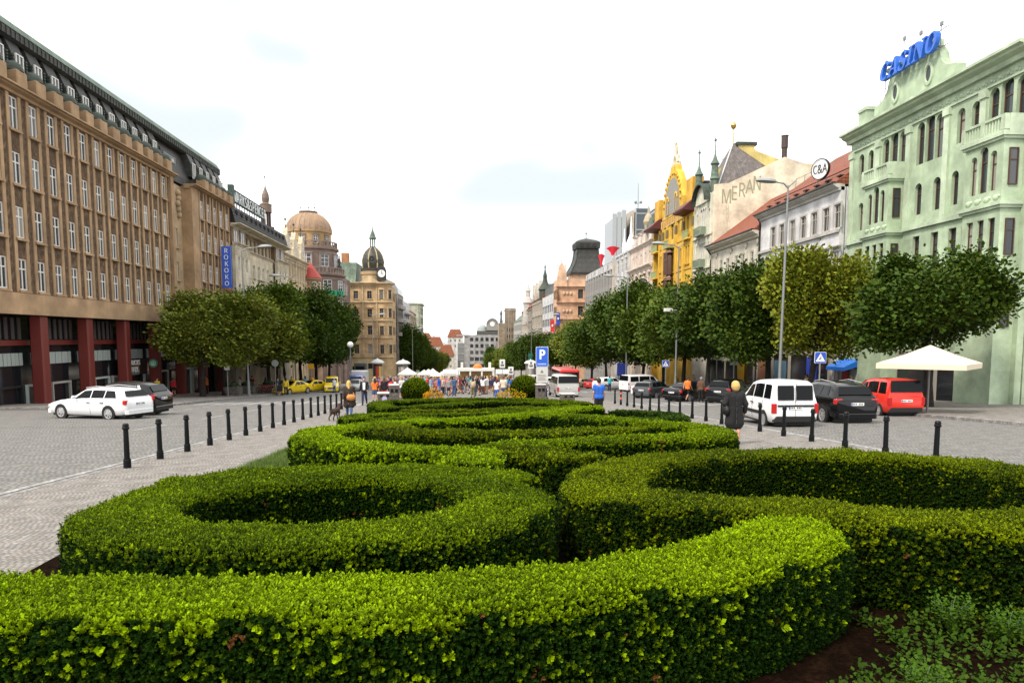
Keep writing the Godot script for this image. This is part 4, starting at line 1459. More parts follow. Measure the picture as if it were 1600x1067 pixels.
func hotel_building() -> void:
	var d1 := 101.8
	var b := building("hotel_building", "narrow white art nouveau hotel with a tall cream side wall painted with its name", 1, 31.5, d1)
	var w := wall_mat(0.82, 0.80, 0.70)
	var tr := wall_mat(0.74, 0.72, 0.58)
	var fr: Material = M.white_frame
	facade(b, 0.1, 7.4, -8, 20.6, [[16.0, 2.6, 0.7, "t", [1.2, 6.2], "a"], [16.0, 3.0, 0.8, "t", [2.8, 3.75, 4.7], "a"], [11.9, 2.5, 0.7, "t", [1.2, 6.2]], [11.9, 2.6, 0.8, "t", [2.8, 3.75, 4.7]], [7.8, 2.5, 0.7, "t", [1.2, 6.2], "a"], [7.8, 2.8, 0.9, "t", [3.1, 4.5], "a"], [3.6, 2.5, 0.8, "t", [1.2, 3.1, 4.5, 6.2]]], w, fr, 0, 0.25, tr)
	for y in [11.0, 15.2]:
		band(b, 0.1, 7.4, y, y + 0.25, 0.3, tr)
		var g := G.new()
		g.box(2.2, 5.3, y + 0.2, y + 0.35, 0, 0.9)
		for k in 14:
			g.box(2.25 + k * 0.225, 2.29 + k * 0.225, y + 0.35, y + 1.25, 0.84, 0.88)
		g.box(2.2, 5.3, y + 1.2, y + 1.28, 0.82, 0.9)
		for s in [2.2, 5.26]:
			g.box(s, s + 0.04, y + 0.35, y + 1.25, 0, 0.84)
		part("balcony", g, plain(lin(0.19, 0.24, 0.17), 0.6), b)
	for p in [0.35, 2.0, 5.5, 7.1]:
		mass(b, p - 0.2, p + 0.2, 7, 20.3, -0.05, 0.16, tr, "pilaster")
	# crowning arch with green canopy
	var g2 := G.new()
	var arc := PackedVector2Array()
	for k in 13:
		arc.append(Vector2(3.75 + 2.6 * cos(PI * k / 12), 19.6 + 2.4 * sin(PI * k / 12)))
	g2.prism(arc, -0.4, 0.3)
	part("arched_gable", g2, tr, b)
	g2 = G.new()
	var prev := Vector2.ZERO
	for k in 13:
		var a := PI * k / 12
		var p := Vector2(3.75 + 2.75 * cos(a), 19.6 + 2.55 * sin(a))
		if k:
			g2.quad(Vector3(prev.x, prev.y, 0.9), Vector3(prev.x, prev.y, -0.3), Vector3(p.x, p.y, -0.3), Vector3(p.x, p.y, 0.9))
			g2.quad(Vector3(p.x, p.y - 0.2, 0.9), Vector3(prev.x, prev.y - 0.2, 0.9), Vector3(prev.x, prev.y, 0.9), Vector3(p.x, p.y, 0.9))
		prev = p
	part("arch_canopy", g2, M.copper_dark, b)
	for s in [0.5, 7.0]:
		g2 = G.new()
		g2.lathe([Vector2(0.5, 20.6), Vector2(0.5, 22.0), Vector2(0.65, 22.1), Vector2(0.5, 22.5), Vector2(0.42, 23.8), Vector2(0.6, 24.0), Vector2(0.3, 24.5), Vector2(0.08, 25.2), Vector2(0.05, 26.8), Vector2(0.22, 26.9), Vector2(0.05, 27.2), Vector2(0, 27.8)], Vector3(s, 0, -0.3), 8)
		part("pinnacle", g2, M.copper, b)
	# hipped slate roof with a gilt finial
	g2 = G.new()
	var A := Vector3(0.2, 20.8, -0.5)
	var B := Vector3(7.3, 20.8, -0.5)
	var C2 := Vector3(7.3, 20.8, -9)
	var D := Vector3(0.2, 20.8, -9)
	var R1 := Vector3(4.4, 27.3, -3.5)
	var R2 := Vector3(2.4, 27.3, -7.0)
	g2.quad(A, B, R1, Vector3(1.2, 25.6, -3.5))
	g2.tri(B, C2, R1)
	g2.quad(D, A, Vector3(1.2, 25.6, -3.5), R2)
	g2.tri(Vector3(1.2, 25.6, -3.5), R1, R2)
	g2.quad(C2, D, R2, R1)
	var rf := part("roof", g2, plain(lin(0.27, 0.235, 0.22), 0.7, 0, M.t_blotch, 0.4), b)
	g2 = G.new()
	g2.pipe(PackedVector3Array([B, R1]), [0.09], 5)
	part("hip_flashing", g2, c_mat(0.62, 0.64, 0.64, 0.4), rf)
	g2 = G.new()
	g2.lathe([Vector2(0.1, 27.2), Vector2(0.06, 29.0), Vector2(0.3, 29.2), Vector2(0.42, 29.5), Vector2(0.3, 29.8), Vector2(0.05, 30.0), Vector2(0, 30.8)], R1 - Vector3(0, R1.y, 0), 8)
	part("gilt_finial", g2, M.brass, b)
	g2 = G.new()
	g2.pipe(PackedVector3Array([Vector3(0.9, 25.0, -3.4), Vector3(0.9, 32.0, -3.4)]), [0.04], 5)
	part("mast", g2, M.steel, b)
	# side wall (faces the camera), its top rising to a gable
	var sw := G.new()
	sw.prism(PackedVector2Array([Vector2(0.02, -8), Vector2(18, -8), Vector2(18, 21.5), Vector2(12.4, 23.8), Vector2(9.0, 24.8), Vector2(1.8, 21.45), Vector2(0.02, 21.3)]), -0.3, 0)
	var side := part("side_wall", sw, wall_mat(0.90, 0.80, 0.61), b, Vector3(7.85, 0, 0))
	side.rotation.y = PI / 2
	# local x of the side wall runs away from the street
	var ink := c_mat(0.30, 0.30, 0.20, 0.9)
	for i in 5:
		lettering("sign_letter", "MERAN"[i], 1.75, 0.03, ink, side, Vector3(1.6 + i * 0.98, 19.8 + i * 0.42, 0.016), 0, false, "Droid Sans", 0.72)
	for i in 5:
		lettering("sign_letter", "HOTEL"[i], 0.78, 0.03, c_mat(0.5, 0.45, 0.33, 0.9), side, Vector3(1.75, 18.3 - i * 0.92, 0.016), 0, false, "Droid Sans", 0.6)
	mass(b, 0.1, 7.5, -8, 20.8, -17.5, -0.5, w, "rear_wall")
	# yellow fire wall behind it
	sw = G.new()
	sw.prism(PackedVector2Array([Vector2(1.2, 19), Vector2(15, 19), Vector2(15, 24.6), Vector2(9.8, 25.2), Vector2(6.3, 26.4), Vector2(6.3, 27.0), Vector2(4.15, 27.0), Vector2(4.15, 25.6), Vector2(1.6, 23.9)]), -0.4, 0)
	side = part("fire_wall", sw, wall_mat(0.82, 0.66, 0.24), b, Vector3(4.6, 0, 0))
	side.rotation.y = PI / 2
	mass(b, 4.0, 4.75, 27.0, 27.4, -6.6, -3.9, M.copper_dark, "wall_capping")
	g2 = G.new()
	g2.lathe([Vector2(0.42, 23), Vector2(0.42, 24.8), Vector2(0.34, 24.8), Vector2(0.34, 26.3), Vector2(0.42, 26.5), Vector2(0.42, 27.9), Vector2(0.5, 28.0), Vector2(0, 28.1)], Vector3(5.6, 0, -9.9), 10)
	part("chimney_pipe", g2, c_mat(0.06, 0.04, 0.035), b)
	settle(b, d1)


func yellow_hotel() -> void:
	var d1 := 124.6
	var b := building("yellow_hotel", "bright yellow art nouveau hotel with a round gable, glazed oriels and green balconies", 1, 31.5, d1)
	var w := wall_mat(0.86, 0.53, 0.065)
	var tr := wall_mat(0.80, 0.45, 0.06)
	var pale := wall_mat(0.80, 0.56, 0.22)
	var fr := c_mat(0.5, 0.3, 0.08, 0.6)
	var rows := []
	for y in [8.1, 12.5]:
		rows.append([y, 2.5, 0.75, "t", [19.0, 20.2, 5.2, 16.2], "s"])
	rows.append([16.9, 2.4, 0.8, "t", [5.2, 8.2, 15.0, 17.0, 19.6]])
	rows.append([16.9, 2.6, 1.6, "mt", [11.6]])
	rows.append([3.6, 2.6, 0.9, "t", [5.2, 8.2, 15.0, 17.0, 19.6]])
	rows.append([20.7, 2.0, 1.0, "t", [9.3], "a"])
	rows.append([20.7, 2.2, 1.0, "t", [13.8], "a"])
	# left loggia recessed
	facade(b, 4.4, 22.8, -9, 20.4, rows.slice(0, 5), w, fr, 0, 0.25, tr)
	facade(b, 0.1, 4.4, -9, 19.2, [[8.1, 2.6, 0.8, "t", [1.3, 2.9]], [12.4, 2.6, 0.8, "t", [1.3, 2.9]], [16.5, 2.4, 0.8, "t", [1.3, 2.9]]], wall_mat(0.72, 0.38, 0.03), fr, -1.0, 0.2)
	mass(b, 0.1, 0.6, -9, 19.2, -1.0, 0.0, w, "pier")
	for y in [7.6, 11.8, 16.0]:
		for q in [[0.5, 4.3], [18.4, 21.2]]:
			if q[0] > 10 and y < 16:
				continue
			var g := G.new()
			g.box(q[0], q[1], y - 0.2, y, -0.9, 0.5)
			part("balcony_slab", g, w, b)
			g = G.new()
			for k in int((q[1] - q[0]) / 0.24):
				g.box(q[0] + 0.05 + k * 0.24, q[0] + 0.2 + k * 0.24, y, y + 0.95, 0.4, 0.45)
			g.box(q[0], q[1], y + 0.95, y + 1.05, 0.36, 0.48)
			part("balcony_rail", g, plain(lin(0.30, 0.35, 0.13), 0.6), b)
	# gable with mosaic panel
	var gp := PackedVector2Array([Vector2(6.4, 20.4)])
	var top := [[17.6, 20.4], [17.5, 22.4], [16.6, 23.4], [15.8, 25.0], [14.6, 26.3], [13.4, 27.0], [13.2, 27.7], [10.9, 27.7], [10.7, 27.0], [9.4, 26.3], [8.2, 25.0], [7.4, 23.4], [6.5, 22.4]]
	for p in top:
		gp.append(Vector2(p[0], p[1]))
	var g2 := G.new()
	g2.prism(gp, -0.8, 0.2)
	part("gable", g2, w, b)
	g2 = G.new()
	var mp := PackedVector2Array([Vector2(8.2, 20.7), Vector2(15.8, 20.7)])
	for k in 11:
		var a := PI * k / 10
		mp.append(Vector2(12.0 + 3.7 * cos(a), 22.0 + 4.0 * sin(a)))
	g2.prism(mp, 0.1, 0.26)
	part("mosaic_panel", g2, plain(lin(0.44, 0.42, 0.36), 0.5, 0, M.t_blotch, 1.2), b)
	for cx in [9.6, 14.2]:
		put_window(b, Vector3(cx, 20.8, 0.27), 1.0, 2.1, "t", fr)
		g2 = G.new()
		for k in 8:
			var a := PI * k / 7
			g2.ball(Vector3(0.62 * cos(a), 2.0 + 0.62 * sin(a), 0), Vector3(0.2, 0.2, 0.12), 6, 4)
		part("window_arch", g2, w, b, Vector3(cx, 20.8, 0.3))
	for k in 15:
		g2 = G.new()
		var a := PI * k / 14
		g2.ball(Vector3.ZERO, Vector3(0.28, 0.28, 0.2), 7, 5)
		part("gable_ornament", g2, tr, b, Vector3(12.0 + 4.5 * cos(a), 22.3 + 4.3 * sin(a), 0.25))
	# crowning sculpture
	g2 = G.new()
	g2.box(-0.9, 0.9, 0, 0.5, -0.5, 0.5)
	g2.pipe(PackedVector3Array([Vector3(-0.8, 0.5, 0), Vector3(-0.6, 1.2, 0.1), Vector3(-0.1, 1.7, 0.1)]), [0.25, 0.22, 0.15], 7)
	g2.pipe(PackedVector3Array([Vector3(0.8, 0.5, 0), Vector3(0.6, 1.2, 0.1), Vector3(0.1, 1.7, 0.1)]), [0.25, 0.22, 0.15], 7)
	g2.pipe(PackedVector3Array([Vector3(-1.3, 0.9, 0), Vector3(-1.4, 1.4, 0)]), [0.14, 0.1], 6)
	g2.pipe(PackedVector3Array([Vector3(1.3, 0.9, 0), Vector3(1.4, 1.4, 0)]), [0.14, 0.1], 6)
	var ring := PackedVector3Array()
	for k in 17:
		var a := TAU * k / 16
		ring.append(Vector3(0.55 * cos(a), 2.6 + 0.95 * sin(a), 0))
	g2.pipe(ring, [0.13], 6)
	g2.pipe(PackedVector3Array([Vector3(0, 1.5, 0), Vector3(0, 2.5, 0.05), Vector3(0, 3.1, 0)]), [0.22, 0.18, 0.1], 6)
	part("crowning_sculpture", g2, plain(lin(0.62, 0.54, 0.38), 0.6), b, Vector3(12.0, 27.7, -0.3))
	# wide dark red canopies over the side bays
	for q in [[0.0, 5.2], [17.6, 22.9]]:
		g2 = G.new()
		g2.along(PackedVector2Array([Vector2(-1.0, 19.3), Vector2(1.6, 19.5), Vector2(1.7, 19.75), Vector2(0.4, 20.9), Vector2(-1.0, 21.4)]), q[0], q[1])
		part("canopy_roof", g2, c_mat(0.10, 0.018, 0.02, 0.6), b)
		mass(b, q[0] + 1.2, q[1] - 1.2, 21.0, 24.2, -1.5, 0.1, tr, "attic_block")
		g2 = G.new()
		g2.along(PackedVector2Array([Vector2(-2.0, 21.0), Vector2(-0.2, 21.0), Vector2(-1.2, 23.4), Vector2(-2.0, 23.4)]), q[0] + 0.1, q[1] - 0.1)
		part("attic_roof", g2, M.dark_slate, b)
	band(b, 5.4, 17.6, 19.2, 20.4, 0.12, pale, "name_band")
	strokes(b, 12, 6.3, 0.97, 19.4, 0.78, 0.13, c_mat(0.5, 0.27, 0.05))
	# glazed oriels
	var brown := c_mat(0.11, 0.05, 0.035, 0.5)
	for y in [7.4, 11.5]:
		g2 = G.new()
		g2.cbox(10.1, 13.1, y - 0.5, y, 0.0, 1.1, 0.5)
		g2.cbox(10.1, 13.1, y + 3.3, y + 3.9, 0.0, 1.1, 0.5)
		part("oriel_band", g2, plain(lin(0.22, 0.12, 0.08), 0.7), b)
		g2 = G.new()
		g2.cbox(10.25, 12.95, y, y + 3.3, 0.0, 0.95, 0.48)
		part("oriel_glass", g2, plain(lin(0.10, 0.06, 0.05), 0.15), b)
		g2 = G.new()
		for k in 5:
			var px: float = 10.72 + k * 0.44
			g2.box(px - 0.06, px + 0.06, y, y + 3.3, 0.94, 1.05)
		g2.box(10.7, 12.5, y + 2.2, y + 2.32, 0.94, 1.04)
		part("oriel_bars", g2, brown, b)
	g2 = G.new()
	g2.box(10.2, 13.0, 15.5, 15.7, 0, 1.1)
	for k in 12:
		g2.box(10.25 + k * 0.24, 10.35 + k * 0.24, 15.7, 16.6, 1.0, 1.05)
	g2.box(10.2, 13.0, 16.6, 16.7, 0.96, 1.08)
	part("balcony", g2, plain(lin(0.30, 0.33, 0.16), 0.6), b)
	for p in [4.5, 6.7, 9.2, 14.1, 17.9, 22.5]:
		mass(b, p - 0.28, p + 0.28, 2, 19.2, -0.05, 0.2, w, "pilaster")
		mass(b, p - 0.35, p + 0.35, 17.4, 18.6, -0.05, 0.3, plain(lin(0.36, 0.27, 0.1), 0.7, 0, M.t_blotch, 2.0), "pilaster_ornament")
	for y in [7.3, 11.7, 16.0]:
		band(b, 4.5, 22.7, y, y + 0.22, 0.1, tr)
	mass(b, 0.1, 22.8, -9, 20.4, -14, -1.3, w)
	roof(b, 0.1, 22.8, [[-14, 20.4], [-1.5, 20.4], [-3.5, 23.4], [-14, 23.4]], M.dark_slate)
	settle(b, d1)


func pink_building() -> void:
	var d1 := 142.2
	var b := building("pinkish_building", "pale pink ornate building with small dormer gables next to the yellow hotel", 1, 31.5, d1)
	var w := wall_mat(0.78, 0.64, 0.54)
	var tr := wall_mat(0.82, 0.71, 0.62)
	var xs := [2.6, 5.7, 9.1, 12.3, 15.4]
	facade(b, 0, 17.5, -9, 18.2, [[15.0, 1.8, 0.95, "mt", xs], [10.6, 2.4, 1.0, "mt", xs, "p"], [6.2, 2.4, 1.0, "mt", xs, "h"], [2, 2.3, 1.0, "mt", xs, "h"]], w, M.white_frame, 0, 0.22, tr)
	mass(b, 0, 17.5, -9, 18.2, -14, -0.5, w)
	cornice(b, -0.1, 17.5, 13.9, 0.7, 0.7, tr)
	bracket_row(b, 0, 17.5, 13.4, 0.9, tr, 0, 0.3)
	cornice(b, -0.1, 17.5, 18.0, 0.5, 0.5, tr)
	roof(b, 0, 17.5, [[-14, 18.4], [-0.3, 18.4], [-2.2, 20.6], [-14, 20.6]], M.dark_slate)
	for c in [3.0, 6.5, 10.0, 14.5]:
		mass(b, c - 1.0, c + 1.0, 18.5, 20.6, -2, -0.25, tr, "dormer")
		put_window(b, Vector3(c, 18.9, -0.245), 0.8, 1.4, "mt", M.white_frame)
		cornice(b, c - 1.15, c + 1.15, 20.5, 0.35, 0.35, tr, -0.25)
	mass(b, 12.6, 16.8, 20.4, 21.6, -3.5, -0.1, M.copper, "roof_cap")
	mass(b, 13.1, 16.3, 21.6, 22.6, -3.2, -0.4, M.copper, "roof_cap")
	var g := G.new()
	g.lathe([Vector2(0.6, 20.6), Vector2(0.7, 21.6), Vector2(0.9, 22.2), Vector2(0.6, 23.2), Vector2(0.2, 23.7), Vector2(0.06, 25), Vector2(0, 25)], Vector3(11.6, 0, -0.6), 8)
	part("turret", g, plain(lin(0.4, 0.33, 0.22), 0.7), b)
	settle(b, d1)
	var ck := thing("street_clock", "round dark street clock hung out from the pale pink building above the trees", "clock", Vector3(30.3, 11.2, -126.4), 0.2)
	g = G.new()
	g.lathe([Vector2(0.75, -0.12), Vector2(0.9, -0.12), Vector2(0.9, 0.12), Vector2(0.75, 0.12), Vector2(0.75, -0.12)], Vector3.ZERO, 20)
	var o := part("rim", g, M.iron, ck)
	o.rotation.x = PI / 2
	g = G.new()
	g.lathe([Vector2(0, -0.05), Vector2(0.76, -0.05), Vector2(0.76, 0.05), Vector2(0, 0.05)], Vector3.ZERO, 20)
	o = part("face", g, plain(lin(0.25, 0.24, 0.22), 0.4), ck)
	o.rotation.x = PI / 2
	g = G.new()
	g.box(-0.05, 0.05, -0.1, 0.6, 0.06, 0.1)
	g.box(-0.4, 0.1, -0.05, 0.05, 0.06, 0.1)
	part("hands", g, c_mat(0.8, 0.8, 0.8), ck)
	g = G.new()
	g.box(0.85, 1.3, -0.05, 0.05, -0.05, 0.05)
	part("arm", g, M.iron, ck)


func white_glass_building() -> void:
	var d1 := 155.4
	var b := building("white_glass_building", "white modern building with large window strips, white spikes and red sails on its roof", 1, 31.5, d1)
	var w := wall_mat(0.74, 0.74, 0.74)
	var xs := [2.6, 6.4, 10.2]
	var rows := []
	for y in [15.1, 11.2, 7.3, 3.4, -0.6]:
		rows.append([y, 2.6, 3.1, "3th", xs])
	facade(b, 0, 13.1, -10, 18.5, rows, w, M.white_frame, 0, 0.2)
	mass(b, 0, 13.1, -10, 18.5, -14, -0.5, w)
	mass(b, -0.1, 13.2, 18.5, 18.9, -1, 0.2, w, "parapet")
	for p in [0.6, 4.5, 8.3, 12.2]:
		mass(b, p - 0.1, p + 0.1, -10, 18.5, 0, 0.25, wall_mat(0.6, 0.6, 0.6), "fin")
	var g: G
	for p in [[11.2, 6.5, 0.85], [5.0, 5.0, 0.4]]:
		g = G.new()
		g.lathe([Vector2(p[2], 0), Vector2(p[2] * 1.2, 1.0), Vector2(p[2] * 0.8, 2.0), Vector2(p[2] * 0.3, 3.0), Vector2(0.08, p[1]), Vector2(0, p[1])], Vector3(p[0], 18.9, -0.6), 10)
		part("spike", g, c_mat(0.8, 0.8, 0.8, 0.5), b)
	settle(b, d1)
	var red := c_mat(0.62, 0.012, 0.03, 0.6)
	for q in [[163.0, 20.0, 1.5, 1.9, "spread red sail-shaped roof ornament above the grey building's near end"], [177.0, 18.9, 0.8, 2.9, "curled red sail-shaped roof ornament in the middle of the grey building's roof"], [147.0, 19.4, 0.45, 0.7, "small red rooftop bloom at the foot of the white roof spike"]]:
		var s := thing("red_roof_sail", q[4], "roof ornament", Vector3(32.3, q[1], -q[0]), -0.25)
		g = G.new()
		var n := 10
		for i in n:
			for j in 4:
				var P := []
				for e in [[i, j], [i + 1, j], [i + 1, j + 1], [i, j + 1]]:
					var u: float = float(e[0]) / n * 2 - 1
					var v: float = float(e[1]) / 4.0
					P.append(Vector3(u * q[2] * (0.25 + 0.75 * v * v), q[3] * v - 0.35 * u * u * v, 0.5 * cos(u * 2.5) * v + 0.2))
				g.quad(P[0], P[1], P[2], P[3])
				g.quad(P[3] - Vector3(0, 0, 0.04), P[2] - Vector3(0, 0, 0.04), P[1] - Vector3(0, 0, 0.04), P[0] - Vector3(0, 0, 0.04))
		part("sail", g, red, s)
		g = G.new()
		g.pipe(PackedVector3Array([Vector3(0, -0.6, 0), Vector3(0, q[3] * 0.6, 0.2)]), [0.12, 0.06], 6)
		part("stem", g, c_mat(0.6, 0.6, 0.6), s)


func grey_building() -> void:
	var d1 := 193.0
	var b := building("grey_building", "long grey modern building with vertical fins and a white lettered top band", 1, 31.5, d1)
	var w := wall_mat(0.33, 0.32, 0.31)
	var xs := []
	for k in 9:
		xs.append(2.4 + k * 3.6)
	var rows := []
	for y in [13.2, 9.4, 5.6, 1.8, -2.0]:
		rows.append([y, 2.7, 2.7, "3th", xs])
	facade(b, 0, 34.0, -11, 16.6, rows, w, M.steel, 0, 0.3)
	for k in 10:
		mass(b, 0.45 + k * 3.6, 0.75 + k * 3.6, -11, 16.8, 0, 0.5, wall_mat(0.42, 0.41, 0.4), "fin")
	band(b, 0, 34.0, 16.6, 18.1, 0.3, wall_mat(0.68, 0.68, 0.68), "top_band")
	strokes(b, 6, 3.0, 5.4, 16.9, 0.95, 0.31, c_mat(0.26, 0.26, 0.26))
	mass(b, 34.0, 37.6, -11, 18.4, -10, 0.12, wall_mat(0.55, 0.47, 0.38), "end_wall")
	mass(b, 0, 34, -11, 18.0, -14, -0.6, w)
	mass(b, 0, 34, 18.1, 18.5, -6, -0.3, M.dark_slate, "roof_edge")
	settle(b, d1)
	# glass office block behind the roofs
	var t := thing("glass_office_block", "dark glass office block rising behind the grey and white buildings", "building", at(196, 39.2))
	var wl := plain(lin(0.34, 0.36, 0.37), 0.3)
	var dark := plain(lin(0.055, 0.07, 0.08), 0.12)
	var bt := -SLOPE * 196
	mass(t, 0, 3.2, 0, 33.6 - bt, -14, 0, dark, "core")
	for k in 3:
		mass(t, -0.6 + k * 1.25, 0.55 + k * 1.25, 12, 34.4 - bt + k * 0.5, 0.01, 0.2, wl, "cladding_panel")
	mass(t, 4.3, 5.2, 0, 35.2 - bt, -12, 0.1, wall_mat(0.6, 0.52, 0.42), "concrete_rib")
	mass(t, 5.6, 9.2, 0, 35.8 - bt, -12, 0.3, dark, "glass_wing")
	for y in [30.2, 34.4]:
		mass(t, 5.5, 9.3, y - bt, y + 0.25 - bt, -1, 0.36, wl, "spandrel")
	mass(t, 5.5, 5.7, 0, 36.0 - bt, -12, 0.4, wl, "mullion")
	mass(t, 9.1, 9.3, 0, 36.0 - bt, -12, 0.4, wl, "mullion")
	mass(t, 10.6, 14.6, 20, 31.5 - bt, -10, 0.2, wall_mat(0.7, 0.7, 0.7), "roof_box")
	mass(t, 10.9, 14.3, 31.5 - bt, 36.0 - bt, -9, 0.0, dark, "glass_wing")
	mass(t, 10.7, 14.5, 33.6 - bt, 34.2 - bt, -9, 0.1, wl, "spandrel")
	mass(t, 10.7, 14.5, 35.8 - bt, 36.2 - bt, -9.2, 0.2, wl, "roof_edge")
	var g := G.new()
	g.pipe(PackedVector3Array([Vector3(6.4, 36 - bt, -1), Vector3(6.4, 42.5 - bt, -1)]), [0.12, 0.05], 5)
	g.pipe(PackedVector3Array([Vector3(5.6, 37.2 - bt, -1), Vector3(7.2, 37.4 - bt, -1)]), [0.06], 4)
	for s in [-0.7, 0.7]:
		g.ball(Vector3(6.4 + s, 37.6 - bt, -0.8), Vector3(0.4, 0.4, 0.2), 8, 4)
	part("antenna_mast", g, M.steel, t)


func peach_building() -> void:
	var b := thing("peach_building", "peach coloured ornate corner building with a dark bell shaped roof tower", "building", Vector3(24.0, 0, -195))
	var w := wall_mat(0.80, 0.49, 0.31)
	var tr := wall_mat(0.83, 0.55, 0.37)
	var fr := c_mat(0.14, 0.1, 0.08)
	var rows := []
	for y in [12.3, 7.9, 3.2]:
		rows.append([y, 2.4, 1.35, "mth", [6.2], "u"])
	rows.append([-1.3, 2.6, 1.35, "mth", [6.2], "u"])
	facade(b, 0, 8.2, -11, 15.4, rows, w, fr, 0, 0.3, tr)
	mass(b, 0, 8.2, -11, 15.4, -8, -0.5, w)
	for k in 3:
		for y in [12.3, 7.9, 3.2, -1.3]:
			put_window(b, Vector3(-0.004, y, -1.6 - k * 2.2), 1.1, 2.3, "mt", fr, -PI / 2)
	for y in [15.0, 10.9, 6.5]:
		cornice(b, -0.3, 8.3, y, 0.5, 0.6, tr)
	for k in 6:
		var g := G.new()
		g.ball(Vector3.ZERO, Vector3(0.4, 0.5, 0.25), 8, 5)
		part("relief", g, tr, b, Vector3(1.8 + 0.9 * (k % 3), 13.6 - 4.6 * int(k / 3.0), 0.1))
	for y in [4.0, 0.0, 12.0]:
		var g := G.new()
		g.pipe(PackedVector3Array([Vector3(0, y, 0.3), Vector3(-0.1, y + 1.4, 0.5), Vector3(0.05, y + 2.2, 0.4)]), [0.6, 0.5, 0.2], 8)
		g.ball(Vector3(0, y + 2.6, 0.4), Vector3.ONE * 0.3, 8, 5)
		part("corner_sculpture", g, wall_mat(0.38, 0.2, 0.1), b)
	mass(b, 0, 8.2, 15.5, 17.2, -7.9, -0.6, tr, "attic")
	balustrade(b, 3.0, 8.0, 17.2, 1.0, -0.8, tr, 0.3)
	var g2 := G.new()
	g2.prism(PackedVector2Array([Vector2(-0.3, 15.5), Vector2(2.6, 15.5), Vector2(2.4, 19.0), Vector2(1.9, 20.5), Vector2(1.2, 21.6), Vector2(0.6, 20.8), Vector2(0.1, 18.0)]), -1.0, 0.0)
	part("gable", g2, tr, b)
	for k in 3:
		finial(b, Vector3(0.2 + k * 1.0, 20.0 + (1.2 if k == 1 else 0.0), -0.5), 1.4, tr)
	# bell shaped roof: square sections flaring downwards
	g2 = G.new()
	var sec := [[4.7, 19.0], [4.5, 19.6], [3.6, 21.2], [3.1, 22.6], [2.85, 24.2], [2.8, 25.2], [3.2, 25.5], [3.3, 27.0], [3.0, 27.3], [2.2, 27.7], [0.4, 28.3], [0, 28.3]]
	var C := Vector3(8.2, 0, -4.2)
	for i in sec.size() - 1:
		var p: Array = sec[i]
		var q: Array = sec[i + 1]
		for k in 4:
			var a := PI / 2 * k
			var e := Basis(Vector3.UP, a)
			g2.quad(C + e * Vector3(-p[0], p[1], p[0]), C + e * Vector3(p[0], p[1], p[0]), C + e * Vector3(q[0], q[1], q[0]), C + e * Vector3(-q[0], q[1], q[0]))
	part("bell_roof", g2, M.dark_slate, b)
	for k in 4:
		g2 = G.new()
		var e := Basis(Vector3.UP, PI / 2 * k)
		var pts := PackedVector3Array()
		for i in 6:
			pts.append(C + e * Vector3(-sec[i][0], sec[i][1], sec[i][0]))
		g2.pipe(pts, [0.22], 5)
		part("hip_roll", g2, M.copper_dark, b)
		for s in [-1.6, 0.0, 1.6]:
			g2 = G.new()
			g2.box(s - 0.5, s + 0.5, 25.8, 26.7, 3.26, 3.34)
			var o := part("roof_vent", g2, M.trim, b, C)
			o.rotation.y = PI / 2 * k
	mass(b, 4.2, 12.2, 15.5, 18.95, -8.2, -0.3, tr, "tower_base")
	mass(b, 3.6, 12.8, 18.6, 19.0, -8.8, 0.4, M.dark_slate, "eaves")
	finial(b, C + Vector3(0, 28.2, 0), 2.4, M.iron)
	settle(b, 195)
	for q in [[199.0, "red vertical banner hung from the peach building's street side", lin(0.6, 0.03, 0.03), -0.6, 5.2], [193.5, "blue vertical banner hung beside the red one on the peach building", lin(0.03, 0.06, 0.35), 0.9, 7.0]]:
		var bn := thing("vertical_banner", q[1], "banner", Vector3(23.2 + q[3], q[4], -193.6))
		g2 = G.new()
		for j in 8:
			var y0 := 1.5 - j * 0.4
			g2.quad(Vector3(-0.5, y0 - 0.4, 0.06 * sin((j + 1) * 0.9)), Vector3(0.5, y0 - 0.4, 0.06 * sin((j + 1) * 0.9 + 0.5)), Vector3(0.5, y0, 0.06 * sin(j * 0.9 + 0.5)), Vector3(-0.5, y0, 0.06 * sin(j * 0.9)))
		part("cloth", g2, plain(q[2], 0.8), bn)
		g2 = G.new()
		g2.box(-0.2, 0.2, -0.3, 0.3, 0.09, 0.11)
		part("emblem", g2, c_mat(0.7, 0.7, 0.7), bn)
		g2 = G.new()
		g2.pipe(PackedVector3Array([Vector3(-0.7, 1.55, 0), Vector3(1.2, 1.55, 0)]), [0.05], 5)
		part("rod", g2, M.steel, bn)


func simple_block(called: String, label: String, side: int, xx: float, d0: float, d1: float, y1: float, w: Material, fr: Material, wy: Array, wstep: float, ww: float, wh: float, style: String, extra := "") -> Node3D:
	var b := building(called, label, side, xx, d0 if side < 0 else d1)
	var L := d1 - d0
	var n := int(L / wstep)
	var xs := []
	for k in n:
		xs.append((k + 0.5) * L / n)
	var rows := []
	for y in wy:
		rows.append([y, wh, ww, style, xs, extra])
	facade(b, 0, L, -SLOPE * d1 - 1, y1, rows, w, fr, 0, 0.25)
	mass(b, 0.001, L - 0.001, -SLOPE * d1 - 1, y1, -12, -0.6, w)
	return b


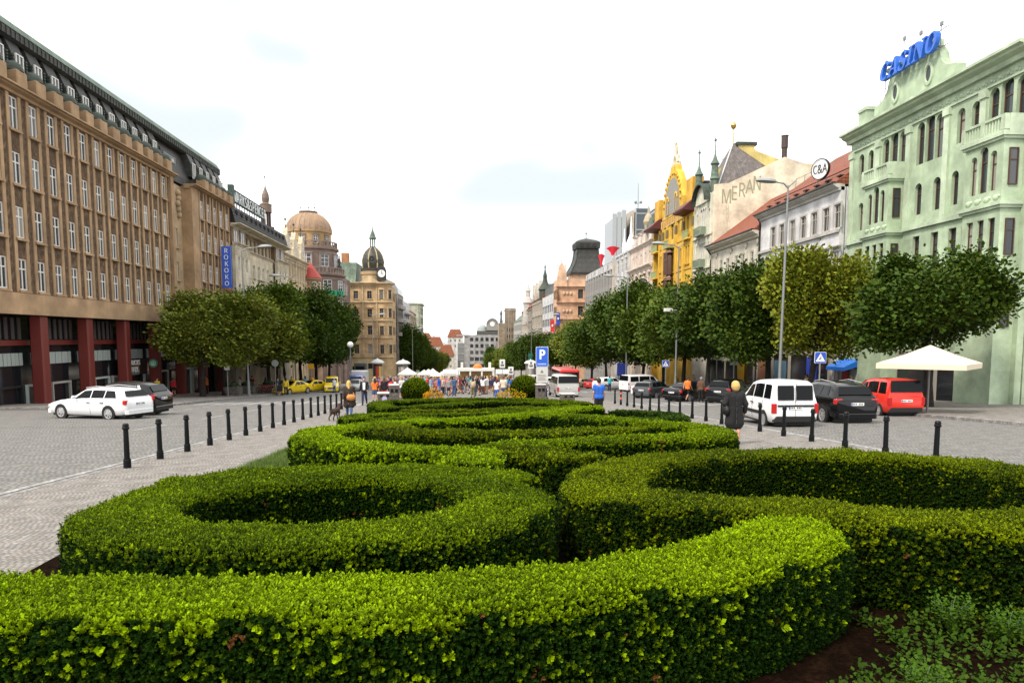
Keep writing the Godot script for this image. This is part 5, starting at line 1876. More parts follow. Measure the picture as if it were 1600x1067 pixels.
func far_buildings() -> void:
	var wf: Material = M.white_frame
	# left row beyond the clock dome
	var b := simple_block("grey_glazed_building", "tall narrow grey building with balconies and a curved glass attic beside the ochre corner house", -1, -18.6, 206, 222, 14.0, wall_mat(0.36, 0.33, 0.3), M.steel, [10.5, 6.8, 3.0, -0.8, -4.6], 3.0, 2.2, 2.4, "3th")
	roof(b, 0, 16, [[-8, 14], [0.2, 14], [-0.1, 15.6], [-1.2, 17.2], [-3.4, 18.2], [-8, 18.2]], plain(lin(0.3, 0.33, 0.34), 0.2), "glass_attic")
	for y in [2.8, 6.6, 10.3]:
		band(b, 0, 16, y - 0.3, y + 0.7, 0.9, wall_mat(0.42, 0.4, 0.37), "balcony")
	settle(b, 206)
	b = simple_block("white_modern_building", "white modern building with square dark windows past the grey glazed one", -1, -18.6, 226, 248, 13.0, wall_mat(0.76, 0.76, 0.76), M.trim, [8.0, 3.0, -2.2, -7], 7.0, 2.6, 2.8, "m")
	mass(b, 1, 18, 13.0, 15.2, -10, -1.5, wall_mat(0.68, 0.64, 0.56), "setback_storey")
	mass(b, 0.5, 21, 9.2, 9.8, -0.1, 1.4, wall_mat(0.7, 0.7, 0.7), "balcony")
	settle(b, 226)
	b = simple_block("beige_far_house", "weathered beige house half hidden by the far left trees", -1, -18.6, 252, 280, 10.5, wall_mat(0.5, 0.42, 0.3), wf, [6.5, 2.5, -1.5], 3.3, 1.2, 2.2, "mt", "h")
	roof(b, 0, 28, [[-12, 10.5], [0.3, 10.5], [-4, 14], [-12, 14]], M.tiles)
	settle(b, 252)
	b = simple_block("flat_topped_tower_house", "pale green flat topped building with glass corners above the far left trees", -1, -18.2, 300, 322, 15.4, wall_mat(0.5, 0.52, 0.4), M.steel, [11.5, 7.5, 3.5, -0.5], 4.4, 3.2, 2.6, "3t")
	mass(b, -0.3, 22.3, 15.4, 16.0, -12, 0.6, wall_mat(0.6, 0.6, 0.52), "roof_slab")
	var g := G.new()
	g.pipe(PackedVector3Array([Vector3(8, 16, -3), Vector3(8, 22, -3)]), [0.12, 0.05], 5)
	part("mast", g, M.steel, b)
	settle(b, 300)
	# right row beyond the peach building
	var xr := 24.0
	b = simple_block("white_banded_building", "white modern building with ribbon windows and two red sign bands", 1, xr, 204, 232, 14.2, wall_mat(0.74, 0.74, 0.75), M.steel, [9.2, 5.2, -3.6, -7.4], 4.6, 4.3, 2.2, "3th")
	band(b, 0, 28, 1.4, 3.2, 0.5, c_mat(0.55, 0.02, 0.03, 0.5), "red_sign_band")
	band(b, 0, 28, -3.4, -1.2, 0.6, c_mat(0.55, 0.02, 0.03, 0.5), "red_sign_band")
	strokes(b, 9, 3.0, 2.7, -2.9, 1.1, 0.61, c_mat(0.75, 0.72, 0.7))
	strokes(b, 8, 3.0, 2.9, 1.75, 1.0, 0.51, c_mat(0.75, 0.72, 0.7))
	mass(b, 0, 28, 14.2, 17.4, -10, -0.8, M.dark_slate, "attic")
	for k in 9:
		put_window(b, Vector3(2 + k * 3, 14.7, -0.795), 2.4, 1.9, "3", M.steel)
	settle(b, 232)
	b = simple_block("green_spire_house", "ornate cream house with a green copper spire on the right side of the far street", 1, xr, 234, 268, 14.6, wall_mat(0.5, 0.44, 0.36), wf, [10.6, 6.4, 2.2, -2], 3.4, 1.3, 2.4, "mt", "h")
	roof(b, 0, 34, [[-12, 14.6], [0.4, 14.6], [-4.5, 19.4], [-12, 19.4]], M.tiles)
	for c in [4.0, 15.0, 27.0]:
		g = G.new()
		g.prism(PackedVector2Array([Vector2(c - 2.4, 14.6), Vector2(c + 2.4, 14.6), Vector2(c + 2.0, 17.0), Vector2(c + 0.8, 18.6), Vector2(c, 20.4), Vector2(c - 0.8, 18.6), Vector2(c - 2.0, 17.0)]), -0.8, 0.2)
		part("gable", g, wall_mat(0.55, 0.5, 0.42), b)
	g = G.new()
	g.lathe([Vector2(1.9, 14), Vector2(1.9, 17.0), Vector2(2.3, 17.2), Vector2(1.7, 18.2), Vector2(0.9, 19.4), Vector2(0.6, 20.8), Vector2(0.65, 21.6), Vector2(0.35, 22.6), Vector2(0.12, 23.8), Vector2(0.25, 24.2), Vector2(0, 25.4)], Vector3(31.5, 0, -1.2), 10)
	part("copper_spire", g, M.copper_dark, b)
	mass(b, 10, 24, 18.0, 19.6, -5, -2.6, plain(lin(0.15, 0.2, 0.28), 0.3), "roof_light")
	settle(b, 268)
	b = simple_block("dark_bay_house", "narrow dark stone house with oriel bays before the cream far houses", 1, xr, 270, 286, 13.2, wall_mat(0.36, 0.32, 0.27), wf, [9.5, 5.3, 1.1, -3], 3.2, 1.4, 2.4, "mt", "h")
	roof(b, 0, 16, [[-12, 13.2], [0.4, 13.2], [-4.5, 18.6], [-12, 18.6]], M.tiles)
	settle(b, 286)
	b = simple_block("turreted_house", "cream far house with a slim white turret and red roof", 1, xr, 288, 320, 12.6, wall_mat(0.58, 0.52, 0.44), wf, [8.8, 4.6, 0.4, -3.8], 3.4, 1.4, 2.4, "mt", "h")
	roof(b, 0, 32, [[-12, 12.6], [0.4, 12.6], [-5, 18.4], [-12, 18.4]], M.tiles)
	g = G.new()
	g.lathe([Vector2(1.9, 8), Vector2(1.9, 15.4), Vector2(2.3, 15.6), Vector2(1.5, 17.2), Vector2(0.9, 18.0), Vector2(0.9, 20.0), Vector2(1.2, 20.2), Vector2(0.5, 21.8), Vector2(0.1, 23.0), Vector2(0, 25.0)], Vector3(28, 0, -0.4), 8)
	part("turret", g, wall_mat(0.62, 0.6, 0.56), b)
	settle(b, 320)
	b = simple_block("pale_far_house", "pale grey far house with tall glazing next to the brown stone tower", 1, xr, 322, 372, 9.5, wall_mat(0.5, 0.49, 0.45), M.steel, [5.2, 1.0, -3.2, -7.4], 4.2, 3.0, 2.6, "3t")
	roof(b, 0, 50, [[-12, 9.5], [0.2, 9.5], [-3, 12.8], [-12, 12.8]], M.copper)
	settle(b, 372)
	# brown stone tower block
	var t := thing("stone_tower_block", "brown stone tower block standing over the far end of the street", "building", at(376, 19.9))
	var st := wall_mat(0.34, 0.27, 0.2)
	var bt := -SLOPE * 376
	mass(t, 0, 5.4, 0, 17.0 - bt, -8, 0, st, "tower")
	mass(t, -0.25, 5.65, 15.6 - bt, 16.2 - bt, -8.2, 0.25, wall_mat(0.4, 0.33, 0.26), "parapet")
	mass(t, -3.4, 0, 0, 9.5 - bt, -8, 0.1, wall_mat(0.44, 0.36, 0.26), "lower_wing")
	for k in 9:
		mass(t, -3.2 + k * 0.62 if k < 5 else 0.4 + (k - 5) * 1.25, -3.0 + k * 0.62 if k < 5 else 0.7 + (k - 5) * 1.25, 2, (9.2 if k < 5 else 15.4) - bt, 0.1, 0.3, wall_mat(0.4, 0.32, 0.24), "buttress")
	for k in 4:
		for j in 7:
			put_window(t, Vector3(0.9 + k * 1.2, 3.6 + j * 3.4, 0.01), 0.6, 1.8, "m", M.trim)
	g = G.new()
	g.lathe([Vector2(0.7, 9 - bt), Vector2(0.9, 10.4 - bt), Vector2(0.5, 12 - bt), Vector2(0.5, 13.6 - bt), Vector2(0.8, 14 - bt), Vector2(0.2, 16 - bt), Vector2(0.06, 19 - bt), Vector2(0, 19 - bt)], Vector3(-2, 0, -2), 8)
	part("spirelet", g, c_mat(0.1, 0.12, 0.14), t)
	# grey office building closing the view
	t = thing("grey_end_building", "grey panel office building with an arched clock dome closing the street", "building", at(400, -4.5))
	bt = -20.0
	var gr := wall_mat(0.42, 0.41, 0.40)
	var xs := []
	for k in 6:
		xs.append(7.6 + k * 2.75)
	facade(t, 5.6, 22.6, 0, 3.6 - bt, [[0.2 - bt, 1.9, 1.7, "", xs], [-3.3 - bt, 1.9, 1.7, "", xs], [-6.8 - bt, 1.9, 1.7, "", xs], [-10.4 - bt, 2.0, 2.2, "m", xs], [-15.5 - bt, 3.4, 2.4, "m", xs]], gr, M.trim, 0, 0.3)
	mass(t, 0, 5.6, 0, -0.8 - bt, -14, -1.5, plain(lin(0.2, 0.21, 0.21), 0.2), "glass_corner")
	for k in 5:
		mass(t, -0.1, 5.6, 3.0 + k * 3.4, 3.6 + k * 3.4, -14, -1.3, gr, "spandrel")
	mass(t, 3.6, 22.6, 0, 3.55 - bt, -16, -0.5, gr)
	mass(t, -0.6, 6.0, 3.0 - bt, 3.7 - bt, -14, 0.2, gr, "roof_slab")
	roof(t, 10.4, 22.6, [[-12, 3.6 - bt], [-0.8, 3.6 - bt], [-1.6, 5.6 - bt], [-12, 6.4 - bt]], M.dark_slate)
	g = G.new()
	var ap := PackedVector2Array([Vector2(15.6, 6.0 - bt), Vector2(22.0, 6.0 - bt)])
	for k in 13:
		var a := PI * k / 12
		ap.append(Vector2(18.8 + 3.2 * cos(a), 9.2 - bt + 3.2 * sin(a)))
	g.prism(ap, -8, -2)
	var dome := part("clock_dome", g, plain(lin(0.26, 0.25, 0.23), 0.5), t)
	g = G.new()
	for k in 12:
		var a0 := PI * k / 12
		var a1 := PI * (k + 1) / 12
		for r in [2.5, 3.2]:
			g.pipe(PackedVector3Array([Vector3(18.8 + r * cos(a0), 9.2 - bt + r * sin(a0), -1.95), Vector3(18.8 + r * cos(a1), 9.2 - bt + r * sin(a1), -1.95)]), [0.14], 4)
	part("arch_rib", g, plain(lin(0.12, 0.12, 0.12), 0.5), dome)
	g = G.new()
	g.lathe([Vector2(1.25, -0.1), Vector2(1.25, 0.1), Vector2(0, 0.1)], Vector3.ZERO, 20)
	var face := part("clock_face", g, c_mat(0.75, 0.75, 0.72), dome, Vector3(18.8, 9.4 - bt, -1.9))
	face.rotation.x = PI / 2
	g = G.new()
	g.lathe([Vector2(3.0, 3.6 - bt), Vector2(3.0, 6.0 - bt), Vector2(2.6, 7.6 - bt), Vector2(1.6, 8.8 - bt), Vector2(0, 9.2 - bt)], Vector3(13.2, 0, -5), 16)
	part("glass_dome", g, plain(lin(0.3, 0.33, 0.33), 0.2), t)
	# red-roofed houses left of it
	for q in [[-14.5, 392, 8.0, -7.6, -1.6, "low far house with a steep orange roof left of the grey end building", lin(0.7, 0.64, 0.55)], [-21.5, 430, 8.0, -2.8, 2.6, "higher far house with a red hipped roof over the left trees", lin(0.62, 0.52, 0.42)], [-30.0, 440, 9.5, 1.5, 5.0, "broad far house with a rust red roof at the end of the left trees", lin(0.66, 0.58, 0.46)], [-11.0, 450, 9.0, 2.4, 7.2, "far white gabled house with a small red roof behind the end building", lin(0.72, 0.7, 0.66)]]:
		var h := thing("red_roofed_house", q[5], "house", at(q[1], q[0]), 0, "red roofed houses at the far end")
		var y0: float = SLOPE * q[1]
		var wm := plain(q[6], 0.9, 0, M.t_plaster, 0.11)
		facade(h, 0, q[2], 0, q[3] + y0, [[q[3] + y0 - 2.9, 1.7, 1.0, "mt", [q[2] * 0.2, q[2] * 0.5, q[2] * 0.8]], [q[3] + y0 - 6.2, 1.7, 1.0, "mt", [q[2] * 0.2, q[2] * 0.5, q[2] * 0.8]]], wm, wf, 0, 0.2)
		mass(h, 0, q[2], 0, q[3] + y0, -8, -0.45, wm)
		g = G.new()
		var e := 0.4
		var ry: float = q[4] + y0
		var by: float = q[3] + y0
		g.quad(Vector3(-e, by, e), Vector3(q[2] + e, by, e), Vector3(q[2] - 1.5, ry, -4), Vector3(1.5, ry, -4))
		g.quad(Vector3(q[2] + e, by, -8.4), Vector3(-e, by, -8.4), Vector3(1.5, ry, -4), Vector3(q[2] - 1.5, ry, -4))
		g.tri(Vector3(-e, by, -8.4), Vector3(-e, by, e), Vector3(1.5, ry, -4))
		g.tri(Vector3(q[2] + e, by, e), Vector3(q[2] + e, by, -8.4), Vector3(q[2] - 1.5, ry, -4))
		part("roof", g, plain(lin(0.34, 0.10, 0.04), 0.85, 0, M.t_blotch, 0.3), h)
		mass(h, q[2] * 0.3, q[2] * 0.3 + 0.8, by, ry + 0.8, -4.6, -3.8, wm, "chimney")


func strokes(b: Node3D, n: int, x0: float, step: float, y: float, h: float, z: float, m: Material) -> void:  # raised letters too far off to read: bars and bows
	var r := RandomNumberGenerator.new()
	r.seed = n
	for k in n:
		var g := G.new()
		var w := h * 0.55
		var t := h * 0.16
		g.box(0, t, 0, h, -0.03, 0.08)
		if r.randf() < 0.6:
			g.box(w - t, w, h * r.randf_range(0, 0.3), h, -0.03, 0.08)
		for q in [0.0, 0.42, 0.84]:
			if r.randf() < 0.6:
				g.box(t, w - t, h * q, h * q + t, -0.03, 0.08)
		part("sign_letter", g, m, b, Vector3(x0 + k * step, y, z))


# ---------------------------------------------------------------- trees and hedges
func leaf_clump(n: int, size: float, spread: float, sd: int) -> ArrayMesh:  # n folded leaves scattered in a small ball
	var r := RandomNumberGenerator.new()
	r.seed = sd
	var g := G.new()
	g.colored = true
	for k in n:
		var p := Vector3(r.randfn(), r.randfn() * 0.8, r.randfn()) * spread * 0.5
		var dir := (p.normalized() + Vector3(r.randf_range(-0.7, 0.7), r.randf_range(-0.2, 0.5), r.randf_range(-0.7, 0.7))).normalized()
		var nrm := (Vector3(r.randf_range(-0.7, 0.7), 1.0, r.randf_range(-0.7, 0.7)) + dir * 0.3).normalized()
		var side := dir.cross(nrm).normalized()
		nrm = side.cross(dir).normalized()
		var L := size * r.randf_range(0.75, 1.25)
		var w := L * 0.42
		var t := r.randf_range(0.75, 1.2)
		g.col = Color(t * r.randf_range(0.9, 1.15), t, t * 0.9)
		var mid := p + dir * L * 0.5 - nrm * L * 0.08
		g.tri(p, mid + side * w + nrm * L * 0.06, p + dir * L)
		g.tri(p, p + dir * L, mid - side * w + nrm * L * 0.06)
	return g.done()


func leaf_mat(r: float, g: float, b: float, rough := 0.55) -> StandardMaterial3D:
	var m := plain(lin(r, g, b), rough)
	m.metallic_specular = 0.2
	m.vertex_color_use_as_albedo = true
	m.backlight_enabled = true
	m.backlight = Color(0.35, 0.42, 0.12)
	return m


func multi(called: String, mesh: Mesh, xf: Array, cols: PackedColorArray, m: Material, parent: Node3D) -> MultiMeshInstance3D:
	var mm := MultiMesh.new()
	mm.transform_format = MultiMesh.TRANSFORM_3D
	mm.use_colors = true
	mm.mesh = mesh
	mm.instance_count = xf.size()
	for i in xf.size():
		mm.set_instance_transform(i, xf[i])
		mm.set_instance_color(i, cols[i])
	var o := MultiMeshInstance3D.new()
	o.name = called
	o.multimesh = mm
	o.material_override = m
	o.set_meta("kind", "stuff")
	parent.add_child(o, true)
	return o


func crown_mesh(sd: int, rx: float, ry: float, n: int) -> Array:  # transforms and tones of leaf clumps in an uneven crown round the origin
	var r := RandomNumberGenerator.new()
	r.seed = sd
	var blobs := []
	for k in 20:
		var a := r.randf() * TAU
		var e := r.randf_range(-0.55, 0.95)
		var q := sqrt(maxf(0.0, 1.0 - e * e * 0.8))
		var far := r.randf_range(0.62, 0.92)
		blobs.append([Vector3(cos(a) * q * rx * far, e * ry * far, sin(a) * q * rx * far), r.randf_range(0.17, 0.38) * rx])
	blobs.append([Vector3.ZERO, rx * 0.6])
	blobs.append([Vector3(0, ry * 0.4, 0), rx * 0.55])
	var xf := []
	var cols := PackedColorArray()
	for k in n:
		var b = blobs[k % blobs.size()]
		var d := Vector3(r.randfn(), r.randfn(), r.randfn()).normalized()
		var p: Vector3 = b[0] + d * b[1] * (1.0 - 0.55 * r.randf() * r.randf())
		p.y = maxf(p.y, -ry * 0.95 + r.randf() * 1.3)
		var s := r.randf_range(0.75, 1.35)
		xf.append(Transform3D(Basis.from_euler(Vector3(r.randf_range(-0.5, 0.5), r.randf() * TAU, r.randf_range(-0.5, 0.5))).scaled(Vector3.ONE * s), p))
		var t := r.randf_range(0.75, 1.25)
		var yel := r.randf() * r.randf()
		cols.append(Color(t * (1.0 + 0.9 * yel), t * (1.0 + 0.35 * yel), t * (1.0 - 0.2 * yel)))
	return [xf, cols]


func make_trees() -> void:
	var clump := leaf_clump(13, 0.25, 0.7, 3)
	var crowns := []
	for k in 9:
		crowns.append(crown_mesh(40 + k, 4.3, 3.7, 4300))
	var dark := leaf_mat(0.040, 0.076, 0.011)
	var mid := leaf_mat(0.064, 0.108, 0.015)
	var yell := leaf_mat(0.135, 0.17, 0.018)
	var olive := leaf_mat(0.118, 0.155, 0.026)
	# [x, d, crown radius, crown half height, crown centre height, material, look]
	var list := []
	var L := "bushy lime tree"
	var rows := [
		["left row of street trees", [[-22.4, 70, 4.5, 3.5, 5.6, olive, "broad yellowish olive lime tree"], [-23.2, 66.5, 3.0, 2.7, 4.7, olive, "low spreading olive lime tree"], [-22.6, 78, 4.7, 3.9, 6.0, olive, "tall olive lime tree"], [-22.5, 86, 4.8, 4.4, 6.8, mid, "mid green lime tree"], [-22.6, 94, 4.8, 4.7, 7.2, dark, "dark round lime tree"], [-22.4, 102, 4.9, 5.0, 7.6, dark, "dark tall lime tree"], [-22.0, 110, 4.9, 5.0, 7.6, dark, "very dark lime tree"], [-21.4, 117, 4.5, 4.8, 7.2, dark, "dark outer lime tree"]]],
		["left far row of street trees", [[-16.6, 212, 4.2, 6.2, 8.6, dark, "tall dark lime tree"], [-15.4, 224, 4.2, 5.6, 8.0, mid, "mid green lime tree with a thin top"], [-14.4, 236, 4.2, 4.6, 6.8, dark, "dark lime tree"], [-13.4, 250, 4.2, 4.4, 6.5, mid, "rounded green lime tree"], [-12.6, 264, 4.2, 4.2, 6.2, olive, "paler lime tree"], [-11.6, 280, 4.0, 4.0, 6.0, olive, "small olive lime tree"], [-10.6, 300, 4.0, 4.0, 6.0, mid, "farthest small lime tree"]]],
		["right row of street trees", [[25.4, 39.0, 3.4, 3.0, 5.0, dark, "dark glossy lime tree cut by the green building"], [23.0, 48.2, 3.3, 3.8, 5.7, yell, "yellow green autumnal lime tree"], [23.2, 55.5, 3.8, 3.7, 6.0, dark, "dark lime tree with a leaning trunk"], [23.2, 62.5, 4.0, 3.9, 6.2, dark, "dark full lime tree"], [23.4, 70.5, 4.1, 3.9, 6.4, dark, "deep green lime tree"], [23.4, 78.5, 4.3, 3.8, 6.3, mid, "green lime tree near the yellow hotel"], [23.6, 87, 4.6, 4.4, 6.9, mid, "tall pointed lime tree"], [23.4, 97, 4.8, 5.2, 8.0, dark, "tall shaggy lime tree"], [23.2, 107, 4.8, 5.1, 7.6, dark, "dense lime tree"], [22.6, 118, 4.8, 4.6, 7.0, dark, "shaded lime tree"], [22.4, 131, 4.8, 4.5, 6.9, mid, "rounded lime tree"], [21.6, 146, 4.6, 4.2, 6.8, olive, "lighter lime tree"], [20.4, 158, 4.4, 4.0, 6.6, dark, "dark end lime tree"]]],
		["right far row of street trees", [[20.0, 206, 4.6, 5.4, 8.2, dark, "dark far lime tree"], [18.8, 220, 4.6, 5.0, 7.6, dark, "big dark far lime tree"], [17.6, 236, 4.6, 4.8, 7.2, mid, "mid green far lime tree"], [16.4, 254, 4.6, 4.6, 6.8, mid, "soft green far lime tree"], [14.6, 274, 4.4, 4.4, 6.6, olive, "pale far lime tree"], [12.8, 296, 4.4, 4.6, 6.8, mid, "farthest lime tree"], [12.0, 318, 4.2, 5.4, 7.6, dark, "pointed dark far lime tree"]]],
	]
	var n := 0
	for row in rows:
		var k := 0
		for q in row[1]:
			var t := thing("lime_tree", "%s, %s in the %s" % [q[6], NUM[k], row[0].replace(" of street trees", "")], "tree", at(q[1], q[0], 0.1), fmod(n * 2.4, TAU), row[0])
			var r := RandomNumberGenerator.new()
			r.seed = 100 + n
			var g := G.new()
			var lean := Vector3(r.randf_range(-0.25, 0.25), 0, r.randf_range(-0.25, 0.25))
			var cy: float = q[4]
			var base_y: float = cy - q[3] * 0.8
			g.pipe(PackedVector3Array([Vector3(0, -0.2, 0), Vector3(0, 0.25, 0), lean * 0.4 + Vector3(0, base_y * 0.6, 0), lean + Vector3(0, base_y + 0.4, 0), lean * 1.3 + Vector3(0, cy, 0), lean * 1.2 + Vector3(0, cy + q[3] * 0.5, 0)]), [0.36, 0.25, 0.21, 0.19, 0.11, 0.03], 9)
			for i in 6:
				var a := TAU * i / 6 + r.randf()
				var e := Vector3(cos(a), r.randf_range(0.4, 1.0), sin(a))
				var s := lean + Vector3(0, base_y + 0.2 + 0.25 * i, 0)
				g.pipe(PackedVector3Array([s, s + e * q[2] * 0.3 + Vector3.UP * 0.2, s + e * q[2] * 0.66 + Vector3.UP * 0.5]), [0.10, 0.065, 0.02], 6)
			part("trunk", g, M.bark, t)
			var cm = crowns[n % 9]
			var crown: MultiMeshInstance3D
			if crowns[n % 9].size() < 3:
				crown = multi("crown", clump, cm[0], cm[1], q[5], t)
				crowns[n % 9].append(crown.multimesh)
			else:
				crown = MultiMeshInstance3D.new()
				crown.name = "crown"
				crown.multimesh = cm[2]
				crown.material_override = q[5]
				crown.set_meta("kind", "stuff")
				t.add_child(crown, true)
			crown.position = Vector3(lean.x, cy, lean.z)
			crown.scale = Vector3(q[2] / 4.3, q[3] / 3.7, q[2] / 4.3)
			n += 1
			k += 1


func sprig(n: int, L: float, sd: int, up := 0.6) -> ArrayMesh:  # a boxwood shoot tip: small oval leaves round a stem, along +Y
	var r := RandomNumberGenerator.new()
	r.seed = sd
	var g := G.new()
	g.colored = true
	for k in n:
		var a := k * 2.4 + r.randf_range(-0.3, 0.3)
		var h := L * 0.9 * k / n
		var dir := Vector3(cos(a), up + 0.9 * k / n, sin(a)).normalized()
		var side := dir.cross(Vector3.UP).normalized()
		var nrm := side.cross(dir).normalized()
		var l := L * r.randf_range(0.55, 0.8)
		var w := l * 0.34
		var p := Vector3(0, h, 0)
		var t := lerpf(0.62, 1.12, float(k) / n) * r.randf_range(0.9, 1.1)
		g.col = Color(t, t, t)
		var m := p + dir * l * 0.55 - nrm * l * 0.05
		g.tri(p, p + dir * l, m + side * w + nrm * l * 0.09)
		g.tri(p, m - side * w + nrm * l * 0.09, p + dir * l)
	return g.done()


func smooth_line(pts: Array, step: float, closed := false) -> PackedVector2Array:
	var c := Curve2D.new()
	var n := pts.size()
	for i in n:
		var p := Vector2(pts[i][0], -pts[i][1])
		var a: Array = pts[posmod(i - 1, n) if closed else maxi(i - 1, 0)]
		var b: Array = pts[(i + 1) % n if closed else mini(i + 1, n - 1)]
		var t := (Vector2(b[0], -b[1]) - Vector2(a[0], -a[1])) / 6.0
		c.add_point(p, -t, t)
	if closed:
		var t0 := (Vector2(pts[1][0], -pts[1][1]) - Vector2(pts[-1][0], -pts[-1][1])) / 6.0
		c.add_point(Vector2(pts[0][0], -pts[0][1]), -t0, t0)
	var out := PackedVector2Array()
	var L := c.get_baked_length()
	var m := maxi(2, int(L / step))
	for i in m + 1:
		out.append(c.sample_baked(L * i / m))
	return out


# A clipped hedge along a centre line (x, d): a dark twig body with rounded shoulders and thousands of shoots over it.
func hedge(label: String, pts: Array, width: float, h: float, density: float, size: float, tip: Color, old: Color, sd: int, closed := false, bright := 0.55) -> void:
	var line := smooth_line(pts, 0.22, closed)
	var mid := line[line.size() / 2]
	var base := Vector3(mid.x, SLOPE * mid.y, mid.y)
	var t := thing("clipped_hedge", label, "hedge", base, 0, "clipped hedges of the scroll garden")
	var r := RandomNumberGenerator.new()
	r.seed = sd
	var nz := FastNoiseLite.new()
	nz.seed = sd
	nz.frequency = 1.1
	var nz2 := FastNoiseLite.new()
	nz2.seed = sd + 9
	nz2.frequency = 0.55
	# cross section (offset, height, normal) going over the top
	var hw := width / 2 - 0.03
	var sec := [Vector2(-hw * 0.94, -0.1), Vector2(-hw * 0.97, 0.15), Vector2(-hw, h * 0.6), Vector2(-hw * 0.98, h - 0.09), Vector2(-hw * 0.9, h - 0.025), Vector2(-hw * 0.5, h), Vector2(hw * 0.5, h), Vector2(hw * 0.9, h - 0.025), Vector2(hw * 0.98, h - 0.09), Vector2(hw, h * 0.6), Vector2(hw * 0.97, 0.15), Vector2(hw * 0.94, -0.1)]
	var g := G.new()
	var rings := []
	var n := line.size()
	for i in n:
		var a := line[maxi(i - 1, 0)]
		var b := line[mini(i + 1, n - 1)]
		if closed and (i == 0 or i == n - 1):
			a = line[n - 2]
			b = line[1]
		var dir := (b - a).normalized()
		var side := Vector2(-dir.y, dir.x)
		var k := 1.0
		if not closed:
			var e := minf(i, n - 1 - i) * 0.22
			k = sqrt(clampf(1.0 - pow(1.0 - minf(e / (hw * 0.9), 1.0), 2.0), 0.02, 1.0))
		var ring := []
		for s in sec:
			var q: Vector2 = line[i] + side * s.x * k
			var wob := 0.045 * nz.get_noise_3d(q.x * 2.6, s.y * 2.6, q.y * 2.6)
			var dip := (0.05 * nz2.get_noise_3d(q.x * 2.2, 5, q.y * 2.2) + 0.03 * nz.get_noise_3d(q.x * 5, 9, q.y * 5)) * smoothstep(0.3, h, s.y)
			ring.append(Vector3(q.x + side.x * wob, SLOPE * q.y + s.y + wob + dip, q.y + side.y * wob) - base)
		rings.append(ring)
	for i in n - 1:
		for k in sec.size() - 1:
			g.quad(rings[i][k], rings[i][k + 1], rings[i + 1][k + 1], rings[i + 1][k])
	part("twig_body", g, M.hedge_body, t)
	# shoots
	var xf := []
	var cols := PackedColorArray()
	for i in n - 1:
		for k in sec.size() - 1:
			var A: Vector3 = rings[i][k]
			var B: Vector3 = rings[i + 1][k]
			var C: Vector3 = rings[i + 1][k + 1]
			var D: Vector3 = rings[i][k + 1]
			var nn := (D - A).cross(B - A)
			var area := nn.length()
			nn = nn.normalized()
			var want := area * density * (1.0 if nn.y > 0.4 else 0.85)
			var cnt := int(want) + (1 if r.randf() < fmod(want, 1.0) else 0)
			for q in cnt:
				var u := r.randf()
				var v := r.randf()
				var p := A.lerp(B, u).lerp(D.lerp(C, u), v)
				var wp := p + base
				var up := nn.lerp(Vector3.UP, 0.35).normalized()
				var dir := (up + Vector3(r.randf_range(-0.5, 0.5), r.randf_range(-0.3, 0.5), r.randf_range(-0.5, 0.5)) * 0.9).normalized()
				var sx := dir.cross(Vector3(0.3, 0.1, 0.9)).normalized()
				var s := size * r.randf_range(0.65, 1.25)
				var young := 0.0
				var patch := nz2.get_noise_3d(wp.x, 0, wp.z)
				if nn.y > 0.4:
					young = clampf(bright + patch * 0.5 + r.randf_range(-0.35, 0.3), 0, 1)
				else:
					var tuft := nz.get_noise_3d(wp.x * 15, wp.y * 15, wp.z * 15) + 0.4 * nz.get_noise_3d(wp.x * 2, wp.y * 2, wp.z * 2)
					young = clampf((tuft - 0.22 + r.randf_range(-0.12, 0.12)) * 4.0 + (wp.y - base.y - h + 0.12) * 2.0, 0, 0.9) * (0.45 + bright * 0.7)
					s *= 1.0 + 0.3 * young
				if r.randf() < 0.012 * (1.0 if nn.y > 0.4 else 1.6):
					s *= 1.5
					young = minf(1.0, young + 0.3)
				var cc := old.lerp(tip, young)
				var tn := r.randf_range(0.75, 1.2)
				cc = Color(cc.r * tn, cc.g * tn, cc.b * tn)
				if nn.y < 0.4 and tuft2(nz, wp) > 0.5 and r.randf() < 0.35:
					cc = Color(0.15, 0.06, 0.02)
				xf.append(Transform3D(Basis(sx, dir, sx.cross(dir)).scaled_local(Vector3.ONE * s) * Basis(Vector3.UP, r.randf() * TAU), p + nn * (r.randf_range(-0.03, 0.012) + (0.03 if r.randf() < 0.08 else 0.0))))
				cols.append(cc)
	multi("foliage", M.sprig_near if density > 2200 else M.sprig_far, xf, cols, M.hedge_leaf, t)


func tuft2(nz: FastNoiseLite, p: Vector3) -> float:
	return nz.get_noise_3d(p.x * 3.0 + 40, p.y * 3.0, p.z * 3.0)


